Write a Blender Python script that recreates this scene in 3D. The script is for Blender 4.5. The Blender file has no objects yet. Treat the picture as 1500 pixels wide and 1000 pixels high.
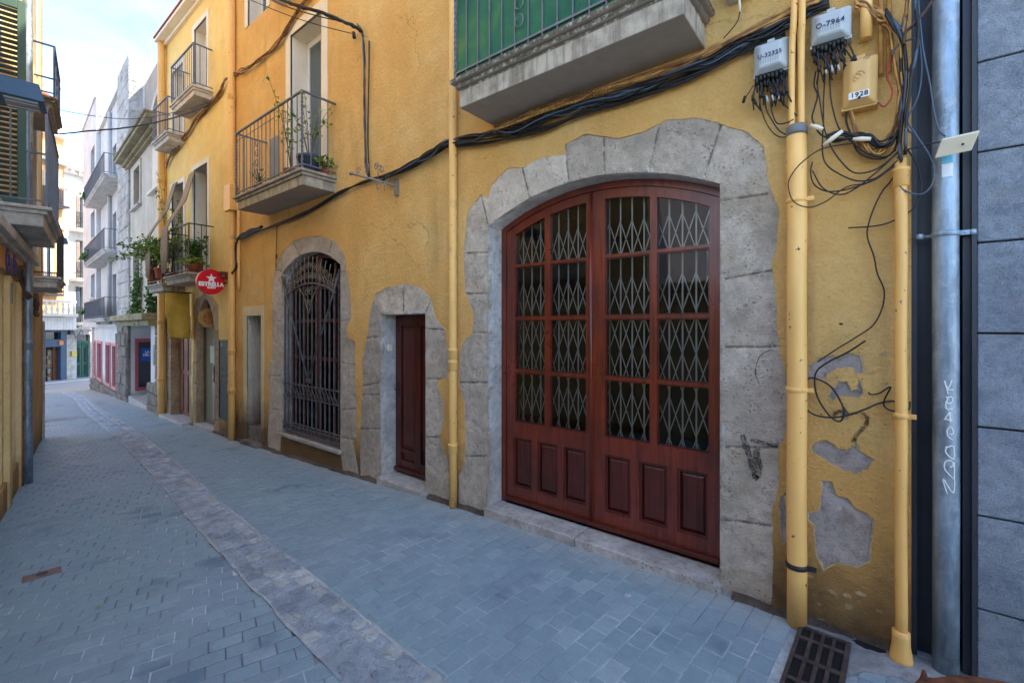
import bpy, bmesh, math, random
from mathutils import Vector, Matrix, noise
from mathutils.geometry import delaunay_2d_cdt
random.seed(7)
PI = math.pi
scene = bpy.context.scene
COL = scene.collection
rnd = random.Random(11)

# ------------------------------------------------------------------ camera model (used to read positions of facade features)
FOC = 667.0; CX = 750.0; HY = 478.0; CZ = 1.80
TH = math.atan(834/667.0); SN, CS = math.sin(TH), math.cos(TH)
def ray(px, py):
    a = (px-CX)/FOC; b = (HY-py)/FOC
    return Vector((-(CS-a*SN), SN+a*CS, b))
def hz(px, py, Z):
    d = ray(px, py); t = (Z-CZ)/d.z
    return Vector((d.x*t, d.y*t, Z))
def dp(px, py, depth):
    return Vector((0, 0, CZ)) + ray(px, py)*depth

class Frame:
    """vertical facade frame: x along the wall (to the right as seen from the street), y into the wall, z up"""
    def __init__(s, P, D):
        D = Vector((D[0], D[1], 0)).normalized()
        s.P = Vector((P[0], P[1], 0)); s.D = D; s.N = Vector((-D.y, D.x, 0))
        s.M = Matrix(((D.x, s.N.x, 0, s.P.x), (D.y, s.N.y, 0, s.P.y), (0, 0, 1, 0), (0, 0, 0, 1)))
    def px(s, x, y, dep=0.0):
        d = ray(x, y); Pp = s.P + s.N*dep
        t = Pp.dot(s.N)/d.dot(s.N)
        q = d*t
        return ((q-s.P).dot(s.D), CZ+d.z*t)
    def poly(s, L, dep=0.0):
        return [s.px(x, y, dep) for x, y in L]
    def w(s, x, y, z):
        return s.M @ Vector((x, y, z))
F1 = Frame((0, 3.3), (1, 0))
A2 = math.radians(3.5)
F2 = Frame((-13.28, 3.3), (math.cos(A2), -math.sin(A2)))
F3 = Frame((-37.6, 4.48), (-.488, .873))
FL = Frame((-7.133, .373), (-.9878, .1555))   # left side of the street
FM = Matrix.Identity(4)

# ------------------------------------------------------------------ ground height
GP = [(-20, 0.0), (0, 0.0), (1.0, -.005), (3.2, -.03), (5.5, -.12), (9.1, -.235), (13.3, -.31), (19.6, -.59), (27.7, -1.04), (36, -1.42), (200, -1.5)]
def gz(x, y=0):
    u = -x
    if u <= GP[0][0]: return GP[0][1]
    for (a, za), (b, zb) in zip(GP, GP[1:]):
        if a <= u <= b:
            return za+(zb-za)*(u-a)/(b-a)
    return GP[-1][1]

# ------------------------------------------------------------------ mesh builder
class MB:
    def __init__(s): s.v = []; s.f = []; s.m = []; s.mi = 0; s.smooth = []
    def add(s, vs, fs, sm=False):
        o = len(s.v); s.v += [tuple(v) for v in vs]
        for f in fs:
            s.f.append(tuple(o+i for i in f)); s.m.append(s.mi); s.smooth.append(sm)
    def box(s, x0, x1, y0, y1, z0, z1):
        if x0 > x1: x0, x1 = x1, x0
        if y0 > y1: y0, y1 = y1, y0
        if z0 > z1: z0, z1 = z1, z0
        v = [(x0,y0,z0),(x1,y0,z0),(x1,y1,z0),(x0,y1,z0),(x0,y0,z1),(x1,y0,z1),(x1,y1,z1),(x0,y1,z1)]
        s.add(v, [(0,3,2,1),(4,5,6,7),(0,1,5,4),(1,2,6,5),(2,3,7,6),(3,0,4,7)])
    def obox(s, c, ax, ay, az, hx, hy, hz_):
        c = Vector(c); ax = Vector(ax).normalized()*hx; ay = Vector(ay).normalized()*hy; az = Vector(az).normalized()*hz_
        v = [c-ax-ay-az, c+ax-ay-az, c+ax+ay-az, c-ax+ay-az, c-ax-ay+az, c+ax-ay+az, c+ax+ay+az, c-ax+ay+az]
        s.add(v, [(0,3,2,1),(4,5,6,7),(0,1,5,4),(1,2,6,5),(2,3,7,6),(3,0,4,7)])
    def beam(s, a, b, w, t, up=(0, 0, 1)):
        a = Vector(a); b = Vector(b); d = (b-a); L = d.length
        if L < 1e-6: return
        d.normalize(); u = Vector(up)
        if abs(d.dot(u)) > .98: u = Vector((0, 1, 0))
        n = d.cross(u).normalized(); u2 = n.cross(d)
        s.obox((a+b)/2, d, n, u2, L/2, w/2, t/2)
    def prism(s, poly, y0, y1):
        """poly in (x,z) extruded along y"""
        n = len(poly)
        v = [(p[0], y0, p[1]) for p in poly]+[(p[0], y1, p[1]) for p in poly]
        fs = [tuple(range(n)), tuple(range(2*n-1, n-1, -1))]
        for i in range(n):
            j = (i+1) % n; fs.append((i, i+n, j+n, j))
        s.add(v, fs)
    def zprism(s, poly, z0, z1):
        n = len(poly)
        v = [(p[0], p[1], z0) for p in poly]+[(p[0], p[1], z1) for p in poly]
        fs = [tuple(range(n-1, -1, -1)), tuple(range(n, 2*n))]
        for i in range(n):
            j = (i+1) % n; fs.append((i, j, j+n, i+n))
        s.add(v, fs)
    def tube(s, pts, r, n=6, caps=True):
        pts = [Vector(p) for p in pts]
        if len(pts) < 2: return
        rs = r if isinstance(r, (list, tuple)) else [r]*len(pts)
        o = len(s.v); prev = None
        for i, p in enumerate(pts):
            if i == 0: d = pts[1]-p
            elif i == len(pts)-1: d = p-pts[i-1]
            else: d = pts[i+1]-pts[i-1]
            if d.length < 1e-9: d = Vector((0, 0, 1))
            d.normalize()
            if prev is None:
                a = Vector((0, 0, 1)) if abs(d.z) < .9 else Vector((1, 0, 0))
                x = d.cross(a).normalized()
            else:
                x = (prev-d*prev.dot(d))
                if x.length < 1e-6: x = d.cross(Vector((0, 0, 1)))
                x.normalize()
            prev = x; y = d.cross(x)
            for k in range(n):
                t = 2*PI*k/n; q = p+(x*math.cos(t)+y*math.sin(t))*rs[i]; s.v.append(tuple(q))
        for i in range(len(pts)-1):
            for k in range(n):
                k2 = (k+1) % n
                s.f.append((o+i*n+k, o+i*n+k2, o+(i+1)*n+k2, o+(i+1)*n+k)); s.m.append(s.mi); s.smooth.append(True)
        if caps:
            s.f.append(tuple(o+k for k in range(n-1, -1, -1))); s.m.append(s.mi); s.smooth.append(False)
            e = o+(len(pts)-1)*n
            s.f.append(tuple(e+k for k in range(n))); s.m.append(s.mi); s.smooth.append(False)
    def lathe(s, prof, c=(0, 0, 0), n=20, sm=True):
        """prof list of (r,z)"""
        o = len(s.v)
        for r, z in prof:
            for k in range(n):
                t = 2*PI*k/n; s.v.append((c[0]+r*math.cos(t), c[1]+r*math.sin(t), c[2]+z))
        for i in range(len(prof)-1):
            for k in range(n):
                k2 = (k+1) % n
                s.f.append((o+i*n+k, o+i*n+k2, o+(i+1)*n+k2, o+(i+1)*n+k)); s.m.append(s.mi); s.smooth.append(sm)
        for i, rev in ((0, True), (len(prof)-1, False)):
            ids = [o+i*n+k for k in range(n)]
            if rev: ids.reverse()
            s.f.append(tuple(ids)); s.m.append(s.mi); s.smooth.append(False)
    def build(s, name, mats, parent=None, M=None, bevel=0, seg=2, fix=True):
        me = bpy.data.meshes.new(name); me.from_pydata(s.v, [], s.f)
        if not isinstance(mats, (list, tuple)): mats = [mats]
        for m in mats: me.materials.append(m)
        me.polygons.foreach_set('material_index', s.m)
        me.polygons.foreach_set('use_smooth', s.smooth)
        me.update()
        if fix:
            b = bmesh.new(); b.from_mesh(me); bmesh.ops.recalc_face_normals(b, faces=b.faces); b.to_mesh(me); b.free()
        o = bpy.data.objects.new(name, me); COL.objects.link(o)
        if parent is not None: o.parent = parent
        elif M is not None: o.matrix_world = M
        if bevel:
            md = o.modifiers.new('bevel', 'BEVEL'); md.width = bevel; md.segments = seg; md.limit_method = 'ANGLE'; md.angle_limit = math.radians(35)
            md.harden_normals = False
        return o

def tag(o, label=None, cat=None, group=None, kind=None):
    if label: o['label'] = label
    if cat: o['category'] = cat
    if group: o['group'] = group
    if kind: o['kind'] = kind
    return o
def empty(name, M=None, loc=None):
    o = bpy.data.objects.new(name, None); COL.objects.link(o)
    o.empty_display_size = .1
    if M is not None: o.matrix_world = M
    if loc is not None: o.location = loc
    return o
def curve(pts, n=6):
    """Catmull-Rom through points"""
    P = [Vector(p) for p in pts]
    if len(P) < 3: return [P[0].lerp(P[-1], i/n) for i in range(n+1)]
    P = [P[0]*2-P[1]]+P+[P[-1]*2-P[-2]]
    out = []
    for i in range(1, len(P)-2):
        a, b, c, d = P[i-1:i+3]
        for k in range(n):
            t = k/n
            out.append(.5*((2*b)+(c-a)*t+(2*a-5*b+4*c-d)*t*t+(3*b-a-3*c+d)*t**3))
    out.append(P[-2]); return out
def inside(p, poly):
    x, y = p; c = False; n = len(poly); j = n-1
    for i in range(n):
        xi, yi = poly[i]; xj, yj = poly[j]
        if (yi > y) != (yj > y) and x < (xj-xi)*(y-yi)/(yj-yi)+xi: c = not c
        j = i
    return c
def dseg(p, a, b):
    ax, ay = a; bx, by = b; px, py = p; dx, dy = bx-ax, by-ay
    t = max(0, min(1, ((px-ax)*dx+(py-ay)*dy)/(dx*dx+dy*dy+1e-12)))
    return math.hypot(px-ax-t*dx, py-ay-t*dy)
def fray(poly, step, amp, seed=0):
    P = densify(poly, step); out = []
    for x, y in P:
        v = Vector((x*9, y*9, seed)); w = Vector((x*34, y*34, seed+3)); q = Vector((x*90, y*90, seed+5))
        out.append((x+amp*noise.noise(v)+amp*.55*noise.noise(w)+amp*.3*noise.noise(q), y+amp*noise.noise(v+Vector((5, 5, 0)))+amp*.55*noise.noise(w+Vector((5, 5, 0)))+amp*.3*noise.noise(q+Vector((5, 5, 0)))))
    return out
def densify(poly, step, jit=0.0, closed=True, r=rnd):
    out = []; n = len(poly)
    for i in range(n if closed else n-1):
        a = poly[i]; b = poly[(i+1) % n]; L = math.hypot(b[0]-a[0], b[1]-a[1]); k = max(1, int(L/step))
        for q in range(k):
            t = q/k; x = a[0]+(b[0]-a[0])*t; y = a[1]+(b[1]-a[1])*t
            if jit and q > 0 or (jit and q == 0):
                x += r.uniform(-jit, jit); y += r.uniform(-jit, jit)
            out.append((x, y))
    if not closed: out.append(poly[-1])
    return out

def sheet(name, mat, incl, excl, thick, parent, spacing=None, disp=None, joints=None, y0=0.0, jw=.006, jd=.007, rimmat=None):
    """a slab in the (x,z) plane at depth y0: inside incl, outside every excl; rim faces run back by thick.
       disp(x,z)->outward offset. joints: list of (a,b) segments cut as grooves"""
    polys = [incl]+list(excl)
    vs = []; es = []
    for P in polys:
        o = len(vs); vs += [Vector((p[0], p[1])) for p in P]; n = len(P)
        es += [(o+i, o+(i+1) % n) for i in range(n)]
    nb = len(vs)
    x0 = min(p[0] for p in incl); x1 = max(p[0] for p in incl); z0 = min(p[1] for p in incl); z1 = max(p[1] for p in incl)
    def ok(p): return inside(p, incl) and not any(inside(p, e) for e in excl)
    if spacing:
        z = z0+spacing/2; row = 0
        while z < z1:
            x = x0+spacing/2+(spacing/2 if row % 2 else 0)
            while x < x1:
                p = (x+rnd.uniform(-.2, .2)*spacing, z+rnd.uniform(-.2, .2)*spacing)
                if ok(p): vs.append(Vector(p))
                x += spacing
            z += spacing*.87; row += 1
    if joints:
        for a, b in joints:
            L = math.hypot(b[0]-a[0], b[1]-a[1]); n = max(2, int(L/.018)); nx, nz = -(b[1]-a[1])/L, (b[0]-a[0])/L
            for i in range(n+1):
                t = i/n; cx = a[0]+(b[0]-a[0])*t; cz = a[1]+(b[1]-a[1])*t
                for o_ in (-jw*1.4, 0, jw*1.4):
                    p = (cx+nx*o_, cz+nz*o_)
                    if ok(p): vs.append(Vector(p))
    co, ed, fa, ov, oe, of = delaunay_2d_cdt(vs, es, [], 0, 1e-5)
    keep = []
    for f in fa:
        c = (sum(co[i].x for i in f)/len(f), sum(co[i].y for i in f)/len(f))
        if ok(c): keep.append(f)
    V = []
    for p in co:
        d = disp(p.x, p.y) if disp else 0
        if joints:
            for a, b in joints:
                q = dseg((p.x, p.y), a, b)
                if q < jw: d -= jd*(1-q/jw*.6)
        V.append((p.x, y0-d, p.y))
    tone = []
    if joints:
        cent = [(sum(co[i].x for i in f)/len(f), sum(co[i].y for i in f)/len(f)) for f in keep]
        grv = [min(dseg(c, a, b) for a, b in joints) < jw*1.25 for c in cent]
        em = {}
        for k, f in enumerate(keep):
            if grv[k]: continue
            for i in range(len(f)):
                e = (f[i], f[(i+1) % len(f)]); em.setdefault((min(e), max(e)), []).append(k)
        adj = {}
        for L in em.values():
            if len(L) == 2: adj.setdefault(L[0], []).append(L[1]); adj.setdefault(L[1], []).append(L[0])
        comp = {}; rr = random.Random(len(keep))
        for k in range(len(keep)):
            if grv[k] or k in comp: continue
            tv = rr.uniform(-1, 1); st = [k]; comp[k] = tv
            while st:
                q = st.pop()
                for m in adj.get(q, ()):
                    if m not in comp: comp[m] = tv; st.append(m)
        tone = [-2.0 if grv[k] else comp.get(k, 0.0) for k in range(len(keep))]
    # boundary edges
    cnt = {}
    for f in keep:
        for i in range(len(f)):
            e = (f[i], f[(i+1) % len(f)]); k = (min(e), max(e)); cnt.setdefault(k, []).append(e)
    mb = MB(); mb.v = V[:]; 
    for f in keep: mb.f.append(tuple(f)); mb.m.append(0); mb.smooth.append(bool(disp))
    rim = {}
    for k, L in cnt.items():
        if len(L) == 1:
            a, b = L[0]
            for i in (a, b):
                if i not in rim: rim[i] = len(mb.v); mb.v.append((V[i][0], y0+thick, V[i][2])); mb.v.append(V[i])
            mb.f.append((rim[a]+1, rim[b]+1, rim[b], rim[a])); mb.m.append(1 if rimmat else 0); mb.smooth.append(False)
    used = sorted({i for f in mb.f for i in f}); mp = {i: j for j, i in enumerate(used)}
    mb.v = [mb.v[i] for i in used]; mb.f = [tuple(mp[i] for i in f) for f in mb.f]
    ob = mb.build(name, [mat]+([rimmat] if rimmat else []), parent)
    if tone:
        at = ob.data.attributes.new('tone', 'FLOAT', 'FACE'); at.data.foreach_set('value', tone+[0.0]*(len(ob.data.polygons)-len(tone)))
    return ob

# ------------------------------------------------------------------ materials
def lin(r, g, b):
    f = lambda c: (c/255/12.92) if c/255 <= .04045 else ((c/255+.055)/1.055)**2.4
    return (f(r), f(g), f(b), 1)
class NT:
    def __init__(s, name):
        s.m = bpy.data.materials.new(name); s.m.use_nodes = True; s.t = s.m.node_tree; s.n = s.t.nodes; s.n.clear()
        s.out = s.n.new('ShaderNodeOutputMaterial'); s.b = s.n.new('ShaderNodeBsdfPrincipled')
        s.t.links.new(s.b.outputs[0], s.out.inputs[0]); s._tc = None
    def N(s, t, **kw):
        n = s.n.new('ShaderNode'+t)
        for k, v in kw.items(): setattr(n, k, v)
        return n
    def L(s, a, b): s.t.links.new(a, b)
    def coord(s, scale=(1, 1, 1), rot=(0, 0, 0), loc=(0, 0, 0), src='Object'):
        if src == 'Object' or src == 'Generated':
            if not s._tc: s._tc = s.N('TexCoord')
            o = s._tc.outputs[src]
        else:
            o = s.N('NewGeometry').outputs['Position']
        mp = s.N('Mapping'); mp.inputs['Scale'].default_value = scale; mp.inputs['Rotation'].default_value = rot; mp.inputs['Location'].default_value = loc
        s.L(o, mp.inputs[0]); return mp.outputs[0]
    def noise(s, sc, det=4, rough=.6, vec=None, dist=0):
        n = s.N('TexNoise'); n.inputs['Scale'].default_value = sc; n.inputs['Detail'].default_value = det; n.inputs['Roughness'].default_value = rough; n.inputs['Distortion'].default_value = dist
        s.L(vec if vec is not None else s.coord(), n.inputs['Vector']); return n.outputs['Fac']
    def ramp(s, fac, stops, interp='LINEAR'):
        r = s.N('ValToRGB'); cr = r.color_ramp; cr.interpolation = interp
        while len(cr.elements) < len(stops): cr.elements.new(.5)
        for e, (p, c) in zip(cr.elements, stops):
            e.position = p; e.color = c if isinstance(c, (tuple, list)) else (c, c, c, 1)
        s.L(fac, r.inputs[0]); return r.outputs[0]
    def mix(s, fac, a, b, mode='MIX'):
        n = s.N('Mix', data_type='RGBA', blend_type=mode)
        for i, x in ((0, fac), (6, a), (7, b)):
            if hasattr(x, 'is_linked') or hasattr(x, 'links'): s.L(x, n.inputs[i])
            else: n.inputs[i].default_value = x
        return n.outputs[2]
    def math(s, op, a, b=None, clamp=False):
        n = s.N('Math', operation=op, use_clamp=clamp)
        for i, x in ((0, a), (1, b)):
            if x is None: continue
            if isinstance(x, (int, float)): n.inputs[i].default_value = x
            else: s.L(x, n.inputs[i])
        return n.outputs[0]
    def bump(s, h, strength=.5, dist=.01, prev=None):
        n = s.N('Bump'); n.inputs['Strength'].default_value = strength; n.inputs['Distance'].default_value = dist
        s.L(h, n.inputs['Height'])
        if prev is not None: s.L(prev, n.inputs['Normal'])
        return n.outputs[0]
    def col(s, c): (s.L(c, s.b.inputs['Base Color']) if not isinstance(c, tuple) else setattr(s.b.inputs['Base Color'], 'default_value', c))
    def rough(s, r): (s.L(r, s.b.inputs['Roughness']) if not isinstance(r, (int, float)) else setattr(s.b.inputs['Roughness'], 'default_value', r))
    def nrm(s, n): s.L(n, s.b.inputs['Normal'])

def sc(c, k): return (c[0]*k, c[1]*k, c[2]*k, 1)
def M(name, c, var=.2, scale=6, rough=.75, bump=.2, bs=80, bd=.003, metal=0, c2=None, src='Object', lo=.35, hi=.65, spec=.5):
    t = NT(name); v = t.coord(src=src)
    n = t.noise(scale, 5, .6, v)
    c2 = c2 if c2 else sc(c, 1-var)
    t.col(t.ramp(n, [(lo, c2), (hi, c)]))
    t.rough(rough); t.b.inputs['Metallic'].default_value = metal
    t.b.inputs['Specular IOR Level'].default_value = spec
    if bump: t.nrm(t.bump(t.noise(bs, 3, .6, v), bump, bd))
    return t.m

def plaster(name, c, dark=None, gold=None, dirt=None, bumpk=1.0, streak=.5, lowz=0.0, scored=False):
    t = NT(name); v = t.coord(); w = t.coord(src='World')
    dark = dark or sc(c, .72); gold = gold or sc(c, 1.12)
    big = t.noise(.9, 5, .62, w, .3); mid = t.noise(4.5, 6, .65, w); fine = t.noise(38, 4, .7, v)
    base = t.ramp(big, [(.3, dark), (.5, c), (.72, gold)])
    base = t.mix(t.ramp(mid, [(.42, 0), (.7, .45)]), base, sc(c, .78))
    st = t.noise(3.0, 5, .6, t.coord(scale=(1.3, 1.3, .16), src='World'))
    base = t.mix(t.math('MULTIPLY', t.math('MULTIPLY', t.ramp(st, [(.52, 0), (.72, 1)]), t.ramp(big, [(.4, 0), (.6, 1.6)])), streak), base, sc(c, .55))
    base = t.mix(t.ramp(fine, [(.3, .3), (.5, 0)]), base, sc(c, .6))
    cv = t.N('TexVoronoi', feature='DISTANCE_TO_EDGE'); cv.inputs['Scale'].default_value = .8
    cd_ = t.N('VectorMath', operation='MULTIPLY_ADD'); cn_ = t.N('TexNoise'); cn_.inputs['Scale'].default_value = 3.5; cn_.inputs['Detail'].default_value = 6; t.L(w, cn_.inputs['Vector'])
    t.L(cn_.outputs['Color'], cd_.inputs[0]); cd_.inputs[1].default_value = (.5, .5, .5); t.L(w, cd_.inputs[2]); t.L(cd_.outputs[0], cv.inputs['Vector'])
    crack = t.math('MULTIPLY', t.ramp(cv.outputs['Distance'], [(.0015, 1), (.006, 0)]), t.ramp(t.noise(.7, 2, .5, t.coord(src='World', loc=(7, 1, 4))), [(.5, 0), (.58, 1)]))
    base = t.mix(t.math('MULTIPLY', crack, .55*bumpk, True), base, sc(c, .35))
    # splash dirt close to the pavement, with a ragged upper edge
    sep = t.N('SeparateXYZ'); t.L(w, sep.inputs[0])
    h = t.math('ADD', sep.outputs['Z'], t.math('MULTIPLY', mid, -.55))
    dm = t.N('MapRange'); dm.inputs['From Min'].default_value = .42+lowz; dm.inputs['From Max'].default_value = -.22+lowz; dm.clamp = True
    t.L(h, dm.inputs[0])
    base = t.mix(t.math('MULTIPLY', dm.outputs[0], .9), base, dirt or lin(98, 76, 56))
    t.col(base); t.rough(.88); t.b.inputs['Specular IOR Level'].default_value = .25
    b = t.bump(t.noise(2.2, 3, .5, v), .4*bumpk, .07)
    b = t.bump(t.noise(22, 6, .7, v), .9*bumpk, .034, b)
    b = t.bump(t.noise(95, 4, .75, v), .9*bumpk, .011, b)
    if scored:
        sp = t.N('SeparateXYZ'); t.L(w, sp.inputs[0]); cb = t.N('CombineXYZ'); t.L(sp.outputs['X'], cb.inputs[0]); t.L(sp.outputs['Z'], cb.inputs[1])
        bk = t.N('TexBrick'); bk.inputs['Scale'].default_value = 1; bk.inputs['Brick Width'].default_value = .72; bk.inputs['Row Height'].default_value = .34; bk.inputs['Mortar Size'].default_value = .006; bk.inputs['Mortar Smooth'].default_value = .3; t.L(cb.outputs[0], bk.inputs['Vector'])
        b = t.bump(t.math('SUBTRACT', 1.0, bk.outputs['Fac']), .5, .006, b)
    t.nrm(b); return t.m

def stone(name, c, c2, pits=True, bumpk=1.0, sc_=1.0, warm=None):
    t = NT(name); v = t.coord(src='World')
    big = t.noise(2.6*sc_, 6, .65, v, .4); mid = t.noise(14*sc_, 6, .7, v); fine = t.noise(90*sc_, 4, .75, v)
    base = t.ramp(big, [(.3, c2), (.52, c), (.72, sc(c, 1.28))])
    base = t.mix(t.ramp(mid, [(.35, .5), (.55, 0)]), base, sc(c2, .62))
    base = t.mix(t.ramp(fine, [(.35, .4), (.5, 0)]), base, sc(c, .55))
    base = t.mix(t.ramp(t.noise(5*sc_, 4, .6, t.coord(src='World', loc=(3, 8, 1))), [(.55, 0), (.72, .55)]), base, warm or sc(c, .8))
    at = t.N('Attribute'); at.attribute_type = 'GEOMETRY'; at.attribute_name = 'tone'; tn = at.outputs['Fac']
    base = t.mix(t.math('MULTIPLY', t.math('MAXIMUM', t.math('MULTIPLY', tn, -1.0), 0.0, True), .38, True), base, sc(c2, .62))
    base = t.mix(t.math('MULTIPLY', tn, .45, True), base, sc(c, 1.3))
    base = t.mix(t.math('LESS_THAN', tn, -1.5), base, t.ramp(mid, [(.38, sc(c2, .5)), (.5, sc(c2, .8)), (.62, sc(c, 1.0))]))
    vo = t.N('TexVoronoi'); vo.inputs['Scale'].default_value = 42*sc_; t.L(v, vo.inputs['Vector'])
    pit = t.ramp(vo.outputs['Distance'], [(.08, 0), (.42, 1)])
    pm = t.math('MULTIPLY', t.ramp(t.noise(7*sc_, 3, .6, t.coord(src='World', loc=(9, 2, 5))), [(.5, 0), (.62, 1)]), t.math('SUBTRACT', 1.0, pit))
    base = t.mix(t.math('MULTIPLY', pm, .75 if pits else 0), base, sc(c2, .35))
    t.col(base); t.rough(.86); t.b.inputs['Specular IOR Level'].default_value = .3
    b = t.bump(t.noise(7*sc_, 5, .65, v), .6*bumpk, .028)
    b = t.bump(mid, .9*bumpk, .025, b)
    b = t.bump(fine, 1.0*bumpk, .012, b)
    if pits: b = t.bump(t.math('SUBTRACT', 1.0, pm), .7, .01, b)
    t.nrm(b); return t.m

def wood(name, c, c2, rough=.38, sx=30, coat=.25):
    t = NT(name); v = t.coord(scale=(sx, sx, 1.6)); 
    n = t.noise(1.2, 6, .6, v, .6); m = t.noise(2.2, 5, .6, t.coord(src='World'))
    base = t.ramp(n, [(.28, c2), (.52, c), (.74, sc(c, 1.35))])
    base = t.mix(t.ramp(m, [(.45, 0), (.7, .6)]), base, sc(c2, .7))
    t.col(base); t.rough(t.ramp(m, [(.3, rough*.8), (.7, rough*1.4)]))
    t.b.inputs['Coat Weight'].default_value = coat; t.b.inputs['Coat Roughness'].default_value = .25
    t.nrm(t.bump(n, .25, .002)); return t.m

def glass(name, tint=(.8, .9, .9, 1), rough=.02, refl=1.0, dark=None):
    t = NT(name)
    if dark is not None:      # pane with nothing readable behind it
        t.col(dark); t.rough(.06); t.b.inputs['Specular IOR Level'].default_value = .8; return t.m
    fr = t.N('Fresnel'); fr.inputs['IOR'].default_value = 1.45
    tr = t.N('BsdfTransparent'); tr.inputs[0].default_value = tint
    gl = t.N('BsdfGlossy'); gl.inputs['Roughness'].default_value = rough; gl.inputs['Color'].default_value = (refl, refl, refl, 1)
    mx = t.N('MixShader'); t.L(fr.outputs[0], mx.inputs[0]); t.L(tr.outputs[0], mx.inputs[1]); t.L(gl.outputs[0], mx.inputs[2])
    wv = t.noise(3, 2, .5, t.coord()); bm = t.bump(wv, .12, .01); t.L(bm, gl.inputs['Normal'])
    t.L(mx.outputs[0], t.out.inputs[0]); return t.m

YC = lin(240, 192, 116)
PL = plaster('ochre_plaster', YC, dark=lin(228, 174, 98), gold=lin(246, 211, 142), streak=.4)
PL2 = plaster('ochre_plaster_smooth', lin(240, 206, 128), dark=lin(232, 192, 112), gold=lin(244, 214, 144), bumpk=.4, streak=.15, scored=True, lowz=-.25)
RENDER = stone('bare_render', lin(200, 190, 186), lin(170, 160, 157), pits=False, bumpk=1.0, sc_=1.3, warm=lin(150, 132, 116))
STONE = stone('limestone', lin(214, 202, 186), lin(180, 168, 152), warm=lin(198, 178, 150))
STONE_L = stone('pale_limestone', lin(204, 202, 198), lin(168, 164, 160), bumpk=.7, warm=lin(190, 182, 168))
SLAB = stone('step_stone', lin(186, 182, 178), lin(152, 148, 144), bumpk=.35)
ROUGH = stone('rubble_stone', lin(148, 140, 130), lin(96, 88, 80), bumpk=1.6, sc_=.7)
RUBW = stone('whitewashed_rubble', lin(206, 200, 192), lin(160, 152, 144), bumpk=1.5, sc_=.6, warm=lin(196, 186, 170))
WOOD = wood('red_varnished_wood', lin(116, 42, 22), lin(70, 22, 12), rough=.3, coat=.5)
WOOD_D = wood('dark_red_wood', lin(84, 28, 18), lin(48, 14, 9), rough=.35)
WOOD_B = wood('brown_wood', lin(120, 62, 34), lin(72, 34, 18), rough=.45)
PIPE = M('cream_painted_pipe', lin(232, 190, 112), .14, 5, .45, .1, 60, .002, c2=lin(214, 168, 92))
def pipe_mat(name, c, chips, spots, chipc=lin(58, 46, 38)):
    t = NT(name); v = t.coord(src='World')
    b = t.ramp(t.noise(3.5, 4, .6, t.coord(scale=(3, 3, .5), src='World')), [(.3, sc(c, .84)), (.6, c)])
    ch = t.ramp(t.noise(26, 3, .6, v), [(chips, 0), (chips+.03, 1)])
    b = t.mix(ch, b, chipc)
    st = t.ramp(t.noise(2.1, 3, .5, t.coord(src='World', loc=(4, 4, spots))), [(.66, 0), (.74, .7)])
    b = t.mix(st, b, lin(90, 84, 78))
    t.col(b); t.rough(.42); t.nrm(t.bump(t.noise(60, 3, .6, v), .12, .002)); return t.m
PIPE_C = pipe_mat('chipped_cream_pipe', lin(242, 192, 112), .68, 1.0)
PIPE_D = pipe_mat('worn_cream_pipe', lin(238, 186, 106), .66, 2.3, lin(84, 96, 106))
def zinc():
    t = NT('galvanised_pipe'); v = t.coord(src='World')
    n = t.noise(5, 5, .6, t.coord(scale=(3, 3, .6), src='World')); m = t.noise(22, 4, .6, v, .5)
    b = t.ramp(n, [(.3, lin(100, 114, 126)), (.5, lin(136, 156, 174)), (.7, lin(166, 186, 204))])
    b = t.mix(t.ramp(m, [(.5, 0), (.7, .4)]), b, lin(196, 204, 208))
    t.col(b); t.rough(t.ramp(m, [(.3, .38), (.7, .6)])); t.b.inputs['Metallic'].default_value = .55
    t.nrm(t.bump(m, .15, .003)); return t.m
ZINC = zinc()
IRON = M('dark_iron', lin(58, 56, 58), .3, 12, .55, .3, 90, .002, metal=.3)
IRON_G = M('grey_painted_iron', lin(112, 118, 128), .25, 10, .5, .2, 90, .002, metal=.3)
IRON_BR = M('rusty_iron', lin(104, 84, 66), .4, 9, .7, .4, 70, .003, c2=lin(70, 50, 38))
STEEL_B = M('black_steel', lin(58, 62, 72), .3, 2, .45, .1, 40, .003, spec=.4)
CAB = M('black_cable', lin(24, 24, 26), .3, 8, .5, 0)
CAB_Y = M('painted_cable', lin(206, 158, 84), .3, 14, .6, .2, 90, .002, c2=lin(150, 108, 58))
CAB_B = M('brown_cable', lin(140, 100, 56), .35, 12, .7, .2, 90, .002, c2=lin(84, 56, 32))
CAB_BL = M('blue_grey_cable', lin(70, 88, 108), .2, 8, .5, 0)
CAB_R = M('red_cable', lin(170, 40, 30), .2, 8, .5, 0)
PLASG = M('grey_plastic', lin(176, 186, 190), .12, 5, .45, .05, 80, .001)
PLASB = M('beige_plastic', lin(212, 172, 108), .12, 5, .5, .05, 80, .001)
PLASW = M('cream_plastic', lin(228, 222, 200), .08, 5, .45, .03, 80, .001)
INKB = M('blue_ink', lin(38, 48, 92), .1, 5, .6, 0)
INKK = M('black_ink', lin(24, 24, 24), .1, 5, .6, 0)
WHITE = M('white_paint', lin(226, 224, 220), .1, 4, .6, .1, 60, .002)
WHITE_T = M('window_trim_plaster', lin(232, 222, 204), .12, 3, .8, .2, 50, .003)
UPVC = M('white_window_frame', lin(224, 226, 228), .05, 3, .4, 0)
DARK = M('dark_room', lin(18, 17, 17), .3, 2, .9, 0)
GL = glass('door_glass', tint=(.96, .97, .97, 1), refl=.6)
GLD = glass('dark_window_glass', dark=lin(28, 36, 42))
GLB = glass('bluish_window_glass', dark=lin(70, 90, 104))
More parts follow.
